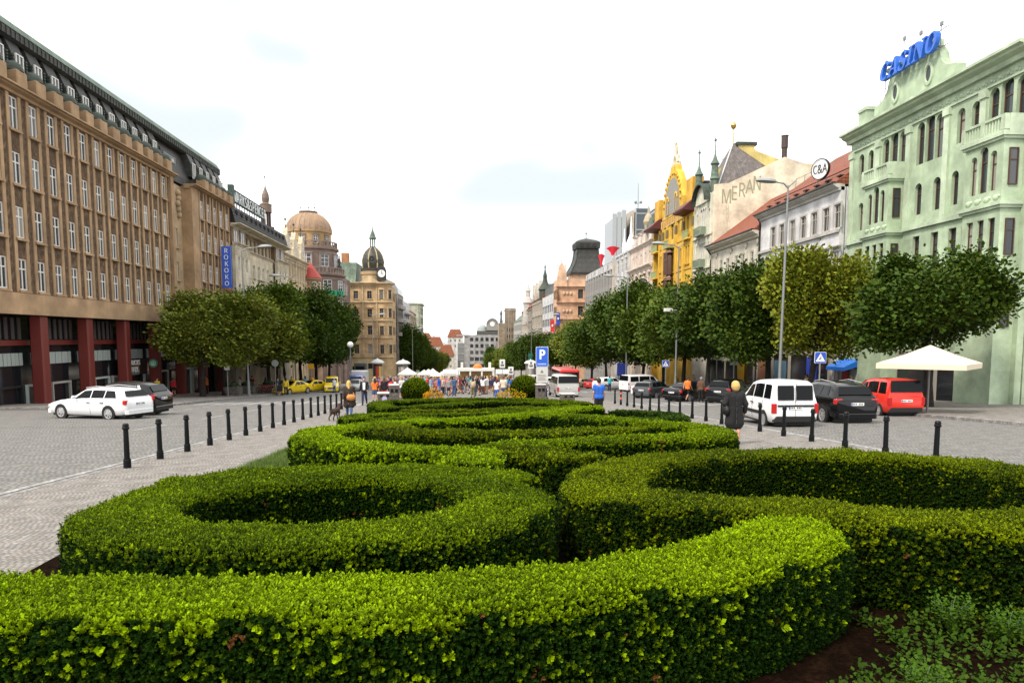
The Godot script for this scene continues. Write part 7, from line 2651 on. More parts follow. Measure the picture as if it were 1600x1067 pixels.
	for q in [[-10.8, 128, 1.15, 4.6, "white advertising column with a domed cap before the far left trees", 0], [-14.2, 120, 1.0, 4.6, "advertising column with red and yellow posters and a pale dome cap", 1], [13.1, 150, 1.2, 5.0, "pale advertising column behind the parking sign", 0]]:
		var t := thing("advertising_column", q[4], "advertising column", at(q[1], q[0], 0.05))
		g = G.new()
		g.lathe([Vector2(q[2] * 0.82, 0), Vector2(q[2] * 0.82, 0.5), Vector2(q[2] * 0.72, 0.55), Vector2(q[2] * 0.72, q[3] - 0.8)], Vector3.ZERO, 20)
		part("drum", g, plain(lin(0.55, 0.52, 0.48), 0.8, 0, M.t_blotch, 0.8) if not q[5] else c_mat(0.05, 0.05, 0.05), t)
		g = G.new()
		g.lathe([Vector2(q[2] * 1.05, q[3] - 0.8), Vector2(q[2] * 1.1, q[3] - 0.6), Vector2(q[2] * 0.7, q[3] - 0.25), Vector2(0.15, q[3] - 0.05), Vector2(0, q[3] + 0.2)], Vector3.ZERO, 20)
		part("cap", g, c_mat(0.62, 0.62, 0.6), t)
		for k in 4:
			g = G.new()
			var a := -2.5 + k * 0.7
			g.lathe([Vector2(q[2] * 0.735, 1.2), Vector2(q[2] * 0.735, q[3] - 1.2)], Vector3.ZERO, 4, 1, 1, a + 0.6, a + 1.2)
			part("poster", g, [c_mat(0.55, 0.05, 0.04), c_mat(0.62, 0.42, 0.06), c_mat(0.4, 0.38, 0.36), c_mat(0.5, 0.2, 0.16)][k] if q[5] else [c_mat(0.5, 0.45, 0.44), c_mat(0.3, 0.3, 0.32), c_mat(0.6, 0.55, 0.5), c_mat(0.45, 0.25, 0.2)][k], t)
	var ad := thing("dark_kiosk", "tall dark grey kiosk box before the ochre corner building", "kiosk", at(118, -16.6, 0.05))
	g = G.new()
	g.cbox(-0.9, 0.9, 0, 3.9, -0.9, 0.9, 0.05)
	part("body", g, plain(lin(0.09, 0.09, 0.085), 0.6), ad)
	mass(ad, -0.7, 0.7, 1.2, 3.4, 0.9, 0.93, M.shop_glass, "window")
	# pavement clutter on the left: planters and racks under the trees
	for k in 4:
		var t := thing("stone_planter", "%s grey stone planter under the left trees" % NUM[k], "planter", at(70.5 + k * 6.4, -21.8 - 0.4 * (k % 2), 0.12), 0, "stone planters")
		g = G.new()
		g.cbox(-0.7, 0.7, 0, 0.85, -0.7, 0.7, 0.06)
		part("tub", g, plain(lin(0.2, 0.18, 0.16), 0.9, 0, M.t_blotch, 1.0), t)
		g = G.new()
		for i in 9:
			g.ball(Vector3(0.45 * sin(i * 2.4) * (i % 3) * 0.5, 0.95 + 0.1 * (i % 2), 0.45 * cos(i * 2.4) * (i % 3) * 0.5), Vector3(0.28, 0.24, 0.28), 7, 4)
		part("planting", g, plain(lin(0.04, 0.08, 0.02), 0.9, 0, M.t_blotch, 5.0), t)
	for k in 5:
		var t := thing("bicycle", "%s red framed hire bicycle in the row beneath the left trees" % NUM[k], "bicycle", at(76.0 + k * 0.55, -19.9 - 0.35 * k, 0.12), 0.5, "hire bicycles")
		for s in [-0.52, 0.52]:
			g = G.new()
			var ringp := PackedVector3Array()
			for i in 15:
				ringp.append(Vector3(s + 0.33 * cos(TAU * i / 14), 0.34 + 0.33 * sin(TAU * i / 14), 0))
			g.pipe(ringp, [0.022], 5)
			part("wheel", g, M.tyre, t)
		g = G.new()
		g.pipe(PackedVector3Array([Vector3(-0.52, 0.34, 0), Vector3(-0.18, 0.82, 0), Vector3(0.36, 0.84, 0), Vector3(-0.05, 0.32, 0), Vector3(-0.18, 0.82, 0)]), [0.022], 5)
		g.pipe(PackedVector3Array([Vector3(0.52, 0.34, 0), Vector3(0.36, 0.9, 0)]), [0.022], 5)
		part("frame", g, c_mat(0.35, 0.04, 0.035, 0.4), t)
		g = G.new()
		g.ball(Vector3(-0.2, 0.9, 0), Vector3(0.14, 0.04, 0.08), 7, 4)
		part("saddle", g, M.trim, t)
		g = G.new()
		g.pipe(PackedVector3Array([Vector3(0.30, 1.0, -0.28), Vector3(0.36, 0.98, 0), Vector3(0.30, 1.0, 0.28)]), [0.016], 5)
		part("handlebar", g, M.trim, t)
	# dog
	make_dog()


func make_dog() -> void:
	var t := thing("dog", "small dark brown dog walking beside the woman with the orange bag", "dog", at(31.6, -5.55, 0.05), -0.35)
	var f := field_mesh([
		[Vector3(0, 0.40, 0.22), Vector3(0, 0.42, -0.16), 0.115, 0.10], [Vector3(0, 0.42, -0.16), Vector3(0, 0.46, -0.26), 0.095, 0.08], [Vector3(0, 0.46, -0.26), Vector3(0, 0.60, -0.36), 0.075, 0.06],
		[Vector3(0, 0.63, -0.39), Vector3(0, 0.62, -0.44), 0.072, 0.06], [Vector3(0, 0.61, -0.45), Vector3(0, 0.59, -0.55), 0.045, 0.03],
		[Vector3(0.05, 0.69, -0.37), Vector3(0.075, 0.60, -0.36), 0.022, 0.016], [Vector3(-0.05, 0.69, -0.37), Vector3(-0.075, 0.60, -0.36), 0.022, 0.016],
		[Vector3(0.07, 0.36, -0.2), Vector3(0.075, 0.20, -0.17), 0.05, 0.03], [Vector3(0.075, 0.20, -0.17), Vector3(0.075, 0.02, -0.22), 0.026, 0.026],
		[Vector3(-0.07, 0.36, -0.2), Vector3(-0.075, 0.20, -0.26), 0.05, 0.03], [Vector3(-0.075, 0.20, -0.26), Vector3(-0.075, 0.04, -0.30), 0.026, 0.026],
		[Vector3(0.07, 0.38, 0.22), Vector3(0.075, 0.26, 0.18), 0.065, 0.04], [Vector3(0.075, 0.26, 0.18), Vector3(0.075, 0.13, 0.30), 0.035, 0.024], [Vector3(0.075, 0.13, 0.30), Vector3(0.075, 0.02, 0.27), 0.024, 0.026],
		[Vector3(-0.07, 0.38, 0.22), Vector3(-0.075, 0.26, 0.26), 0.065, 0.04], [Vector3(-0.075, 0.26, 0.26), Vector3(-0.075, 0.15, 0.40), 0.035, 0.024], [Vector3(-0.075, 0.15, 0.40), Vector3(-0.075, 0.03, 0.38), 0.024, 0.026],
		[Vector3(0, 0.46, 0.30), Vector3(0.02, 0.56, 0.44), 0.028, 0.014]], 0.022, 0.03)
	part("body", f, plain(lin(0.045, 0.025, 0.018), 0.9), t)
	var g := G.new()
	g.lathe([Vector2(0.078, -0.015), Vector2(0.08, 0.015)], Vector3(0, 0.55, -0.33), 12)
	part("collar", g, c_mat(0.3, 0.03, 0.03), t)


# ---------------------------------------------------------------- vehicles
# A car body is lofted from stations along its length (local -z is the front): [z, sill y, hood/belt y, roof y, belt half width, roof half width].
func car_point(st: Array, k: int, s: float) -> Vector3:
	var z: float = st[0]
	var lo: float = st[1]
	var belt: float = st[2]
	var top: float = st[3]
	var w: float = st[4]
	var rw: float = st[5]
	match k:
		0: return Vector3(s * w * 0.86, lo, z)
		1: return Vector3(s * w * 0.965, lo + 0.06, z)
		2: return Vector3(s * w, lerpf(lo, belt, 0.45), z)
		3: return Vector3(s * w * 0.985, lerpf(lo, belt, 0.85), z)
		4: return Vector3(s * w * 0.95, belt, z)
		5: return Vector3(s * lerpf(w * 0.95, rw, 0.9), lerpf(belt, top, 0.88), z)
		6: return Vector3(s * rw * 0.86, top - (top - belt) * 0.02, z)
		_: return Vector3(0, top + 0.015, z)


func station(sts: Array, z: float) -> Array:
	for i in sts.size() - 1:
		if z <= sts[i + 1][0] or i == sts.size() - 2:
			var u: float = clampf((z - sts[i][0]) / (sts[i + 1][0] - sts[i][0]), 0, 1)
			var o := []
			for k in 6:
				o.append(lerpf(sts[i][k], sts[i + 1][k], u))
			return o
	return sts[0]


func side_glass(sts: Array, z0: float, z1: float, v0: float, v1: float, s: float, slant0 := 0.0, slant1 := 0.0) -> G:
	var g := G.new()
	var n := 4
	for i in n:
		var P := []
		for e in [[i, 0], [i + 1, 0], [i + 1, 1], [i, 1]]:
			var zz := lerpf(z0 + (slant0 if e[1] else 0.0), z1 + (slant1 if e[1] else 0.0), float(e[0]) / n)
			var st := station(sts, zz)
			var p := car_point(st, 4, s).lerp(car_point(st, 5, s), v1 if e[1] else v0)
			p.x += s * 0.012
			P.append(p)
		if s > 0:
			g.quad(P[1], P[0], P[3], P[2])
		else:
			g.quad(P[0], P[1], P[2], P[3])
	return g


func end_glass(sts: Array, i0: int, i1: int, m0: float, m1: float, inset: float, dz: float) -> G:  # between two stations, pushed out along z
	var g := G.new()
	var a: Array = station(sts, lerpf(sts[i0][0], sts[i1][0], m0))
	var b: Array = station(sts, lerpf(sts[i0][0], sts[i1][0], m1))
	var P := [Vector3(-a[5] * inset, a[3] + 0.02, a[0]), Vector3(a[5] * inset, a[3] + 0.02, a[0]), Vector3(b[5] * inset, b[3] + 0.02, b[0]), Vector3(-b[5] * inset, b[3] + 0.02, b[0])]
	for k in 4:
		P[k].z += dz
		P[k].y += 0.012
	if dz > 0:
		if P[2].y > P[0].y:
			g.quad(P[0], P[1], P[2], P[3])
		else:
			g.quad(P[3], P[2], P[1], P[0])
	else:
		if P[2].y > P[0].y:
			g.quad(P[1], P[0], P[3], P[2])
		else:
			g.quad(P[2], P[3], P[0], P[1])
	return g


var CARS := {
	# front to back: [z, sill, belt, roof, half width, roof half width]; g: side windows [z0, z1, slant0, slant1]; wheels z; r
	"estate": {"st": [[-2.30, 0.34, 0.58, 0.60, 0.66, 0.62], [-2.12, 0.26, 0.70, 0.73, 0.84, 0.74], [-1.5, 0.22, 0.84, 0.88, 0.89, 0.76], [-0.92, 0.20, 0.93, 0.97, 0.90, 0.72], [-0.15, 0.20, 0.95, 1.42, 0.90, 0.60], [0.5, 0.20, 0.97, 1.47, 0.90, 0.61], [1.6, 0.22, 0.99, 1.43, 0.89, 0.58], [1.98, 0.26, 1.0, 1.32, 0.87, 0.56], [2.22, 0.32, 0.98, 1.02, 0.84, 0.70], [2.34, 0.40, 0.86, 0.90, 0.76, 0.68]], "g": [[-0.62, 0.28, 0.45, 0.0], [0.34, 1.05, 0.0, 0.0], [1.11, 1.78, 0.0, -0.22]], "w": [-1.42, 1.36], "r": 0.32, "ws": [3, 4], "rw": [7, 8]},
	"suv": {"st": [[-2.30, 0.42, 0.72, 0.76, 0.68, 0.62], [-2.12, 0.34, 0.88, 0.92, 0.88, 0.78], [-1.5, 0.28, 1.02, 1.06, 0.94, 0.80], [-0.95, 0.26, 1.08, 1.14, 0.95, 0.76], [-0.25, 0.26, 1.10, 1.62, 0.95, 0.64], [0.5, 0.26, 1.12, 1.69, 0.95, 0.65], [1.6, 0.28, 1.14, 1.64, 0.94, 0.62], [1.95, 0.32, 1.15, 1.52, 0.92, 0.60], [2.24, 0.38, 1.12, 1.16, 0.88, 0.72], [2.36, 0.48, 0.98, 1.02, 0.82, 0.74]], "g": [[-0.68, 0.24, 0.42, 0.0], [0.30, 1.02, 0.0, 0.0], [1.08, 1.72, 0.0, -0.2]], "w": [-1.42, 1.40], "r": 0.37, "ws": [3, 4], "rw": [7, 8]},
	"saloon": {"st": [[-2.36, 0.34, 0.58, 0.60, 0.66, 0.62], [-2.18, 0.26, 0.70, 0.73, 0.84, 0.74], [-1.5, 0.22, 0.84, 0.87, 0.89, 0.76], [-0.95, 0.20, 0.92, 0.96, 0.90, 0.72], [-0.10, 0.20, 0.94, 1.40, 0.90, 0.58], [0.55, 0.20, 0.96, 1.43, 0.90, 0.58], [1.15, 0.22, 0.98, 1.30, 0.89, 0.56], [1.70, 0.24, 0.99, 1.04, 0.88, 0.68], [2.25, 0.32, 0.96, 1.0, 0.84, 0.70], [2.38, 0.40, 0.84, 0.88, 0.76, 0.66]], "g": [[-0.60, 0.30, 0.48, 0.0], [0.36, 1.22, 0.0, -0.38]], "w": [-1.45, 1.35], "r": 0.32, "ws": [3, 4], "rw": [6, 7]},
	"mpv": {"st": [[-2.05, 0.36, 0.66, 0.70, 0.66, 0.62], [-1.88, 0.28, 0.82, 0.86, 0.82, 0.74], [-1.35, 0.24, 0.96, 1.02, 0.86, 0.74], [-0.95, 0.22, 1.02, 1.10, 0.87, 0.72], [-0.25, 0.22, 1.05, 1.68, 0.87, 0.66], [0.6, 0.22, 1.06, 1.80, 0.87, 0.70], [1.70, 0.24, 1.06, 1.80, 0.87, 0.71], [1.92, 0.26, 1.06, 1.72, 0.86, 0.70], [2.06, 0.32, 1.04, 1.10, 0.85, 0.76], [2.12, 0.42, 0.92, 0.96, 0.83, 0.76]], "g": [[-0.66, 0.12, 0.46, 0.0], [0.20, 1.08, 0.0, 0.0], [1.18, 1.78, 0.0, -0.04]], "w": [-1.30, 1.30], "r": 0.31, "ws": [3, 4], "rw": [7, 8]},
	"van": {"st": [[-2.45, 0.40, 0.80, 0.84, 0.74, 0.70], [-2.30, 0.30, 0.98, 1.02, 0.92, 0.84], [-1.75, 0.26, 1.14, 1.22, 0.97, 0.84], [-1.05, 0.24, 1.16, 1.90, 0.98, 0.80], [-0.4, 0.24, 1.16, 1.98, 0.98, 0.84], [1.0, 0.24, 1.16, 1.98, 0.98, 0.84], [2.20, 0.26, 1.16, 1.96, 0.98, 0.84], [2.38, 0.28, 1.16, 1.88, 0.97, 0.83], [2.47, 0.34, 1.12, 1.20, 0.96, 0.88], [2.52, 0.44, 1.0, 1.04, 0.94, 0.86]], "g": [[-1.42, -0.55, 0.38, 0.0], [-0.45, 0.95, 0.0, 0.0], [1.05, 2.15, 0.0, 0.0]], "w": [-1.55, 1.55], "r": 0.34, "ws": [2, 3], "rw": [7, 8]},
}


func make_car(label: String, kind: String, paint: Color, where: Vector3, turn: float, o := {}) -> Node3D:
	var spec: Dictionary = CARS[kind]
	var sts: Array = spec.st
	var t := thing(o.get("name", "parked_car"), label, o.get("cat", "car"), where, turn, o.get("group", ""))
	var pm := plain(paint, 0.2)
	pm.clearcoat_enabled = true
	pm.clearcoat = 0.5
	pm.clearcoat_roughness = 0.05
	pm.metallic_specular = 0.3
	# body: finer loft between stations for round surfaces
	var g := G.new()
	var fine := []
	for i in sts.size() - 1:
		for k in 3:
			var st := []
			for c in 6:
				var p0: float = sts[maxi(i - 1, 0)][c]
				var p1: float = sts[i][c]
				var p2: float = sts[i + 1][c]
				var p3: float = sts[mini(i + 2, sts.size() - 1)][c]
				var u := k / 3.0
				st.append(lerpf(p1, p2, u) if c == 0 else lerpf(cubic_interpolate(p1, p2, p0, p3, u), lerpf(p1, p2, u), 0.55))
			fine.append(st)
	fine.append(sts[-1])
	for i in fine.size() - 1:
		for s in [-1.0, 1.0]:
			for k in 7:
				var a := car_point(fine[i], k, s)
				var b := car_point(fine[i + 1], k, s)
				var c := car_point(fine[i + 1], k + 1, s)
				var d := car_point(fine[i], k + 1, s)
				if s > 0:
					g.quad(b, a, d, c)
				else:
					g.quad(a, b, c, d)
	for e in [0, fine.size() - 1]:  # close both ends
		var poly := []
		for k in 8:
			poly.append(car_point(fine[e], k, 1.0))
		for k in range(7, -1, -1):
			poly.append(car_point(fine[e], k, -1.0))
		for k in range(1, poly.size() - 1):
			if e == 0:
				g.tri(poly[0], poly[k + 1], poly[k])
			else:
				g.tri(poly[0], poly[k], poly[k + 1])
	g.smooth()
	part("body", g, pm, t)
	var front: float = sts[0][0]
	var back: float = sts[-1][0]
	# lower trim and bumpers
	var bumper: Material = M.trim if o.get("black_bumpers", false) else pm
	g = G.new()
	g.cbox(-sts[-2][4] * 0.97, sts[-2][4] * 0.97, 0.30, 0.58, back - 0.2, back + 0.03, 0.1)
	part("rear_bumper", g, bumper, t)
	g = G.new()
	g.cbox(-sts[1][4] * 0.95, sts[1][4] * 0.95, 0.26, 0.5, front - 0.05, front + 0.2, 0.06)
	part("front_bumper", g, bumper, t)
	g = G.new()
	g.box(-sts[4][4] * 0.78, sts[4][4] * 0.78, 0.15, 0.36, front + 0.2, back - 0.2)
	part("underbody", g, M.trim, t)
	if o.get("strip", false):
		for s in [-1.0, 1.0]:
			g = G.new()
			g.box(s * 0.875 - 0.02, s * 0.875 + 0.02, 0.50, 0.62, spec.w[0] + 0.45, spec.w[1] - 0.42)
			part("side_strip", g, M.trim, t)
	for zz in [spec.g[0][1] + 0.04, spec.g[-1][0] - 0.04 if spec.g.size() > 2 else spec.g[-1][1] - 0.1]:
		for s in [-1.0, 1.0]:
			var st := station(sts, zz)
			var pts := PackedVector3Array()
			for k in range(1, 5):
				pts.append(car_point(st, k, s) + Vector3(s * 0.002, 0, 0))
			g = G.new()
			g.pipe(pts, [0.007], 4)
			part("door_seam", g, M.trim, t)
	# wheels
	for zz in spec.w:
		for s in [-1.0, 1.0]:
			var r: float = spec.r
			var w: float = station(sts, zz)[4]
			g = G.new()
			g.x = Transform3D(Basis(Vector3.BACK, -PI / 2 * s), Vector3(s * (w - 0.2), r, zz))
			g.lathe([Vector2(r * 0.6, 0), Vector2(r, 0.02), Vector2(r, 0.19), Vector2(r * 0.9, 0.215), Vector2(r * 0.68, 0.20)], Vector3.ZERO, 20)
			var wh := part("wheel", g, M.tyre, t)
			g = G.new()
			g.x = Transform3D(Basis(Vector3.BACK, -PI / 2 * s), Vector3(s * (w - 0.2), r, zz))
			g.lathe([Vector2(r * 0.69, 0.2), Vector2(r * 0.62, 0.215), Vector2(r * 0.58, 0.14), Vector2(0.0, 0.14)], Vector3.ZERO, 20)
			part("rim_well", g, M.trim, wh)
			g = G.new()
			for k in (7 if not o.get("hubcap", false) else 12):
				g.x = Transform3D(Basis(Vector3.BACK, -PI / 2 * s), Vector3(s * (w - 0.2), r, zz)) * Transform3D(Basis(Vector3.UP, TAU * k / (7 if not o.get("hubcap", false) else 12)), Vector3.ZERO)
				g.box(0.03, r * 0.64, 0.142, 0.2, -0.028, 0.028)
			g.x = Transform3D(Basis(Vector3.BACK, -PI / 2 * s), Vector3(s * (w - 0.2), r, zz))
			g.lathe([Vector2(r * 0.66, 0.19), Vector2(r * 0.7, 0.215), Vector2(r * 0.58, 0.212), Vector2(r * 0.56, 0.18)], Vector3.ZERO, 20)
			g.lathe([Vector2(0.07, 0.14), Vector2(0.06, 0.205), Vector2(0, 0.21)], Vector3.ZERO, 10)
			part("rim", g, M.alloy, wh)
			g = G.new()  # dark wheel arch
			g.x = Transform3D(Basis(Vector3.BACK, -PI / 2 * s), Vector3(s * (w - 0.045), r + 0.02, zz))
			g.lathe([Vector2(r * 1.14, -0.02), Vector2(r * 1.14, 0.052), Vector2(r * 0.9, 0.05)], Vector3.ZERO, 22, 1, 1)
			part("wheel_arch", g, M.trim, t)
	# glass
	for q in spec.g:
		for s in [-1.0, 1.0]:
			part("side_window", side_glass(sts, q[0], q[1], 0.1, 0.9, s, q[2], q[3]), M.car_glass, t)
	var ws: Array = spec.ws
	part("windscreen", end_glass(sts, ws[0], ws[1], 0.12, 0.9, 0.92, -0.03), M.car_glass, t)
	if o.get("double_doors", false):
		for s in [-1.0, 1.0]:
			g = G.new()
			g.x = Transform3D(Basis(Vector3.RIGHT, -0.12), Vector3(0, 1.08, 2.085))
			g.cbox(minf(s * 0.05, s * 0.66), maxf(s * 0.05, s * 0.66), 0.02, 0.56, -0.02, 0.02, 0.015)
			part("rear_window", g, M.car_glass, t)
		g = G.new()
		g.box(-0.006, 0.006, 0.45, 1.72, back - 0.03, back + 0.006)
		part("door_gap", g, M.trim, t)
		g = G.new()
		g.box(-0.68, 0.68, 0.86, 0.93, back - 0.02, back + 0.03)
		part("handle_strip", g, M.trim, t)
	else:
		var rw: Array = spec.rw
		part("rear_window", end_glass(sts, rw[0], rw[1], 0.02, 0.86, 1.0, 0.03), M.car_glass, t)
	# lamps, plates, mirrors, handles
	for s in [-1.0, 1.0]:
		g = G.new()
		var lw: float = sts[-2][4]
		if o.get("tall_lamps", false):
			g.cbox(minf(s * (lw - 0.15), s * (lw + 0.012)), maxf(s * (lw - 0.15), s * (lw + 0.012)), 0.62, 0.98, back - 0.14, back + 0.02, 0.02)
		else:
			g.cbox(minf(s * (lw - 0.32), s * (lw + 0.008)), maxf(s * (lw - 0.32), s * (lw + 0.008)), sts[-2][2] - 0.24, sts[-2][2] - 0.04, back - 0.22, back - 0.02, 0.03)
		part("tail_light", g, M.red_lens, t)
		g = G.new()
		var fw: float = sts[1][4]
		g.cbox(minf(s * (fw - 0.36), s * fw), maxf(s * (fw - 0.36), s * fw), sts[1][2] - 0.17, sts[1][2] - 0.02, front + 0.04, front + 0.3, 0.04)
		part("headlight", g, M.clear_lens, t)
		g = G.new()
		var mz: float = spec.g[0][0] + 0.12
		g.ball(Vector3(s * (sts[3][4] + 0.1), sts[3][2] + 0.1, mz), Vector3(0.12, 0.085, 0.07), 8, 5)
		part("mirror", g, M.trim if o.get("black_bumpers", false) else pm, t)
		for zz in [0.2, 1.0]:
			g = G.new()
			g.box(s * 0.9 - 0.03, s * 0.9 + 0.03, sts[4][2] - 0.16, sts[4][2] - 0.13, zz - 0.09, zz + 0.09)
			part("door_handle", g, M.trim, t)
	for e in [[back + 0.075, 1.0], [front - 0.055, -1.0]]:
		g = G.new()
		var py := 0.40
		var pz: float = e[0]
		if e[1] > 0 and not o.get("low_plate", false):
			py = sts[-1][2] - 0.16
			pz = back + 0.012
		g.box(-0.26, 0.26, py, py + 0.115, pz - 0.01, pz + 0.01)
		var pl := part("licence_plate", g, M.plate, t)
		g = G.new()
		for k in 7:
			if k != 3:
				g.box(-0.2 + k * 0.062, -0.165 + k * 0.062, py + 0.03, py + 0.085, pz - 0.013, pz + 0.013)
		part("plate_characters", g, M.iron, pl)
		g = G.new()
		g.box(-0.258, -0.215, py + 0.003, py + 0.112, pz - 0.012, pz + 0.012)
		part("plate_band", g, c_mat(0.02, 0.05, 0.4), pl)
	g = G.new()
	g.cbox(-0.42, 0.42, 0.52, 0.66, front - 0.03, front + 0.12, 0.03)
	part("grille", g, M.trim, t)
	if o.get("taxi", false):
		g = G.new()
		g.cbox(-0.24, 0.24, 1.5, 1.66, -0.1, 0.1, 0.03)
		part("taxi_lamp", g, c_mat(0.7, 0.5, 0.05), t)
	if o.get("rails", false):
		for s in [-1.0, 1.0]:
			g = G.new()
			g.pipe(PackedVector3Array([Vector3(s * 0.55, sts[4][3] + 0.03, -0.2), Vector3(s * 0.58, sts[5][3] + 0.06, 0.5), Vector3(s * 0.55, sts[6][3] + 0.04, 1.6)]), [0.02], 5)
			part("roof_rail", g, M.alloy, t)
	return t


func make_vehicles() -> void:
	var white := lin(0.74, 0.75, 0.76)
	var black := lin(0.004, 0.004, 0.005)
	var silver := lin(0.42, 0.42, 0.42)
	var yellow := lin(0.78, 0.56, 0.015)
	# near right
	make_car("white boxy family van with twin rear doors beyond the right bollards", "mpv", white, at(28.4, 12.05), 0.0, {"cat": "van", "name": "parked_van", "double_doors": true, "tall_lamps": true, "black_bumpers": true, "strip": true, "hubcap": true, "low_plate": false})
	make_car("black people carrier with red tail lights right of the white family van", "suv", black, at(30.4, 15.35), 0.0, {"rails": true})
	make_car("red van with a black bumper cut by the right edge of the view", "mpv", lin(0.62, 0.03, 0.018), at(34.6, 20.1), 0.0, {"cat": "van", "name": "parked_van", "tall_lamps": true, "black_bumpers": true})
	# parked obliquely on the right, nearest first
	make_car("long black estate car behind the blonde woman", "suv", black, at(50.2, 18.4), -0.75, {})
	make_car("black saloon with glossy boot behind the two standing men", "saloon", lin(0.006, 0.006, 0.0065), at(53.8, 16.6), -0.9, {})
	make_car("dark blue hatchback between the black saloon and the white saloon", "estate", lin(0.02, 0.03, 0.07), at(58.5, 18.9), -0.8, {})
	make_car("dark grey hatchback with its windscreen catching the sky", "estate", lin(0.05, 0.055, 0.06), at(61.5, 15.9), -0.75, {})
	make_car("white saloon parked obliquely before the white minibus", "saloon", white, at(67.5, 17.2), -0.8, {})
	make_car("long white minibus with dark side windows", "van", white, at(84.0, 20.2), -1.2, {"cat": "minibus", "name": "parked_minibus"})
	make_car("white off-road car beside the person in turquoise", "suv", white, at(93.0, 18.4), -1.15, {})
	make_car("small beige hatchback in the row of parked cars", "estate", lin(0.42, 0.37, 0.28), at(112, 18.2), -0.9, {})
	make_car("red hatchback next to the beige one", "estate", lin(0.45, 0.03, 0.025), at(104, 18.8), -0.9, {})
	make_car("silver transit van seen from behind at the end of the hedges", "van", lin(0.40, 0.40, 0.39), at(64.6, 8.5, 0.05), 0.06, {"cat": "van", "name": "parked_van", "tall_lamps": true})
	make_car("pale delivery van with yellow side far down the right road", "van", lin(0.66, 0.6, 0.42), at(120, 11.0), 0.2, {"cat": "van", "name": "parked_van"})
	make_car("white hatchback facing the camera behind the parking sign", "estate", white, at(92, 8.0), PI, {})
	make_car("white jeep on the median right of the grey jacketed man", "suv", white, at(88, 10.4), PI - 0.1, {})
	# red bus
	var b := thing("red_bus", "red coach roof showing above the silver van", "bus", at(100, 13.4), 0.0)
	var g := G.new()
	g.cbox(-1.25, 1.25, 0.3, 2.85, -5, 5, 0.15)
	part("body", g, plain(lin(0.5, 0.02, 0.02), 0.3), b)
	mass(b, -1.1, 1.1, 1.5, 2.5, 4.99, 5.02, M.car_glass, "rear_window")
	for s in [-1, 1]:
		mass(b, s * 1.26 - 0.01, s * 1.26 + 0.01, 1.5, 2.6, -4.5, 4.5, M.car_glass, "side_window")
		for zz in [-3.2, 3.2]:
			g = G.new()
			g.x = Transform3D(Basis(Vector3.BACK, -PI / 2 * s), Vector3(s * 1.1, 0.48, zz))
			g.lathe([Vector2(0, 0), Vector2(0.48, 0), Vector2(0.48, 0.2), Vector2(0, 0.2)], Vector3.ZERO, 16)
			part("wheel", g, M.tyre, b)
	# left
	make_car("white estate car turning into the side street at the left edge", "estate", white, at(35.6, -17.1), 1.2, {"rails": true})
	make_car("black off-road car behind the white estate car", "suv", black, at(38.4, -17.5), 1.42, {})
	make_car("yellow taxi in front of the blue van, facing the camera", "mpv", yellow, at(88.5, -15.9), PI + 0.15, {"name": "taxi", "cat": "taxi", "group": "yellow taxis", "taxi": true})
	make_car("yellow taxi seen from the side, left of the facing one", "saloon", yellow, at(89.5, -18.4), PI - 0.75, {"name": "taxi", "cat": "taxi", "group": "yellow taxis", "taxi": true})
	make_car("yellow taxi half hidden by the woman with the pushchair", "saloon", yellow, at(80.5, -18.6), PI - 0.5, {"name": "taxi", "cat": "taxi", "group": "yellow taxis", "taxi": true})
	make_car("blue van facing the camera with a pale box body", "van", lin(0.07, 0.13, 0.42), at(99.5, -14.6), PI + 0.06, {"cat": "van", "name": "delivery_van"})
	var bx := thing("van_box", "pale grey box body behind the blue van's cab", "van body", at(103.4, -14.8), 0.06)
	g = G.new()
	g.cbox(-1.15, 1.15, 0.7, 2.6, -2.2, 1.6, 0.05)
	part("box", g, c_mat(0.5, 0.5, 0.5), bx)
	make_car("grey car half hidden behind the man in the white shirt", "estate", lin(0.2, 0.2, 0.21), at(94, -14.0), PI, {})
	make_car("silver estate car behind the left ball bush", "estate", silver, at(86.5, -6.9), 0.4, {})
	make_car("light blue car to the right of the silver estate car", "estate", lin(0.45, 0.52, 0.6), at(104, -6.8), 0.5, {})
	make_car("white camper van parked among the market tents", "van", white, at(118, -4.9), PI, {"cat": "van", "name": "parked_van"})


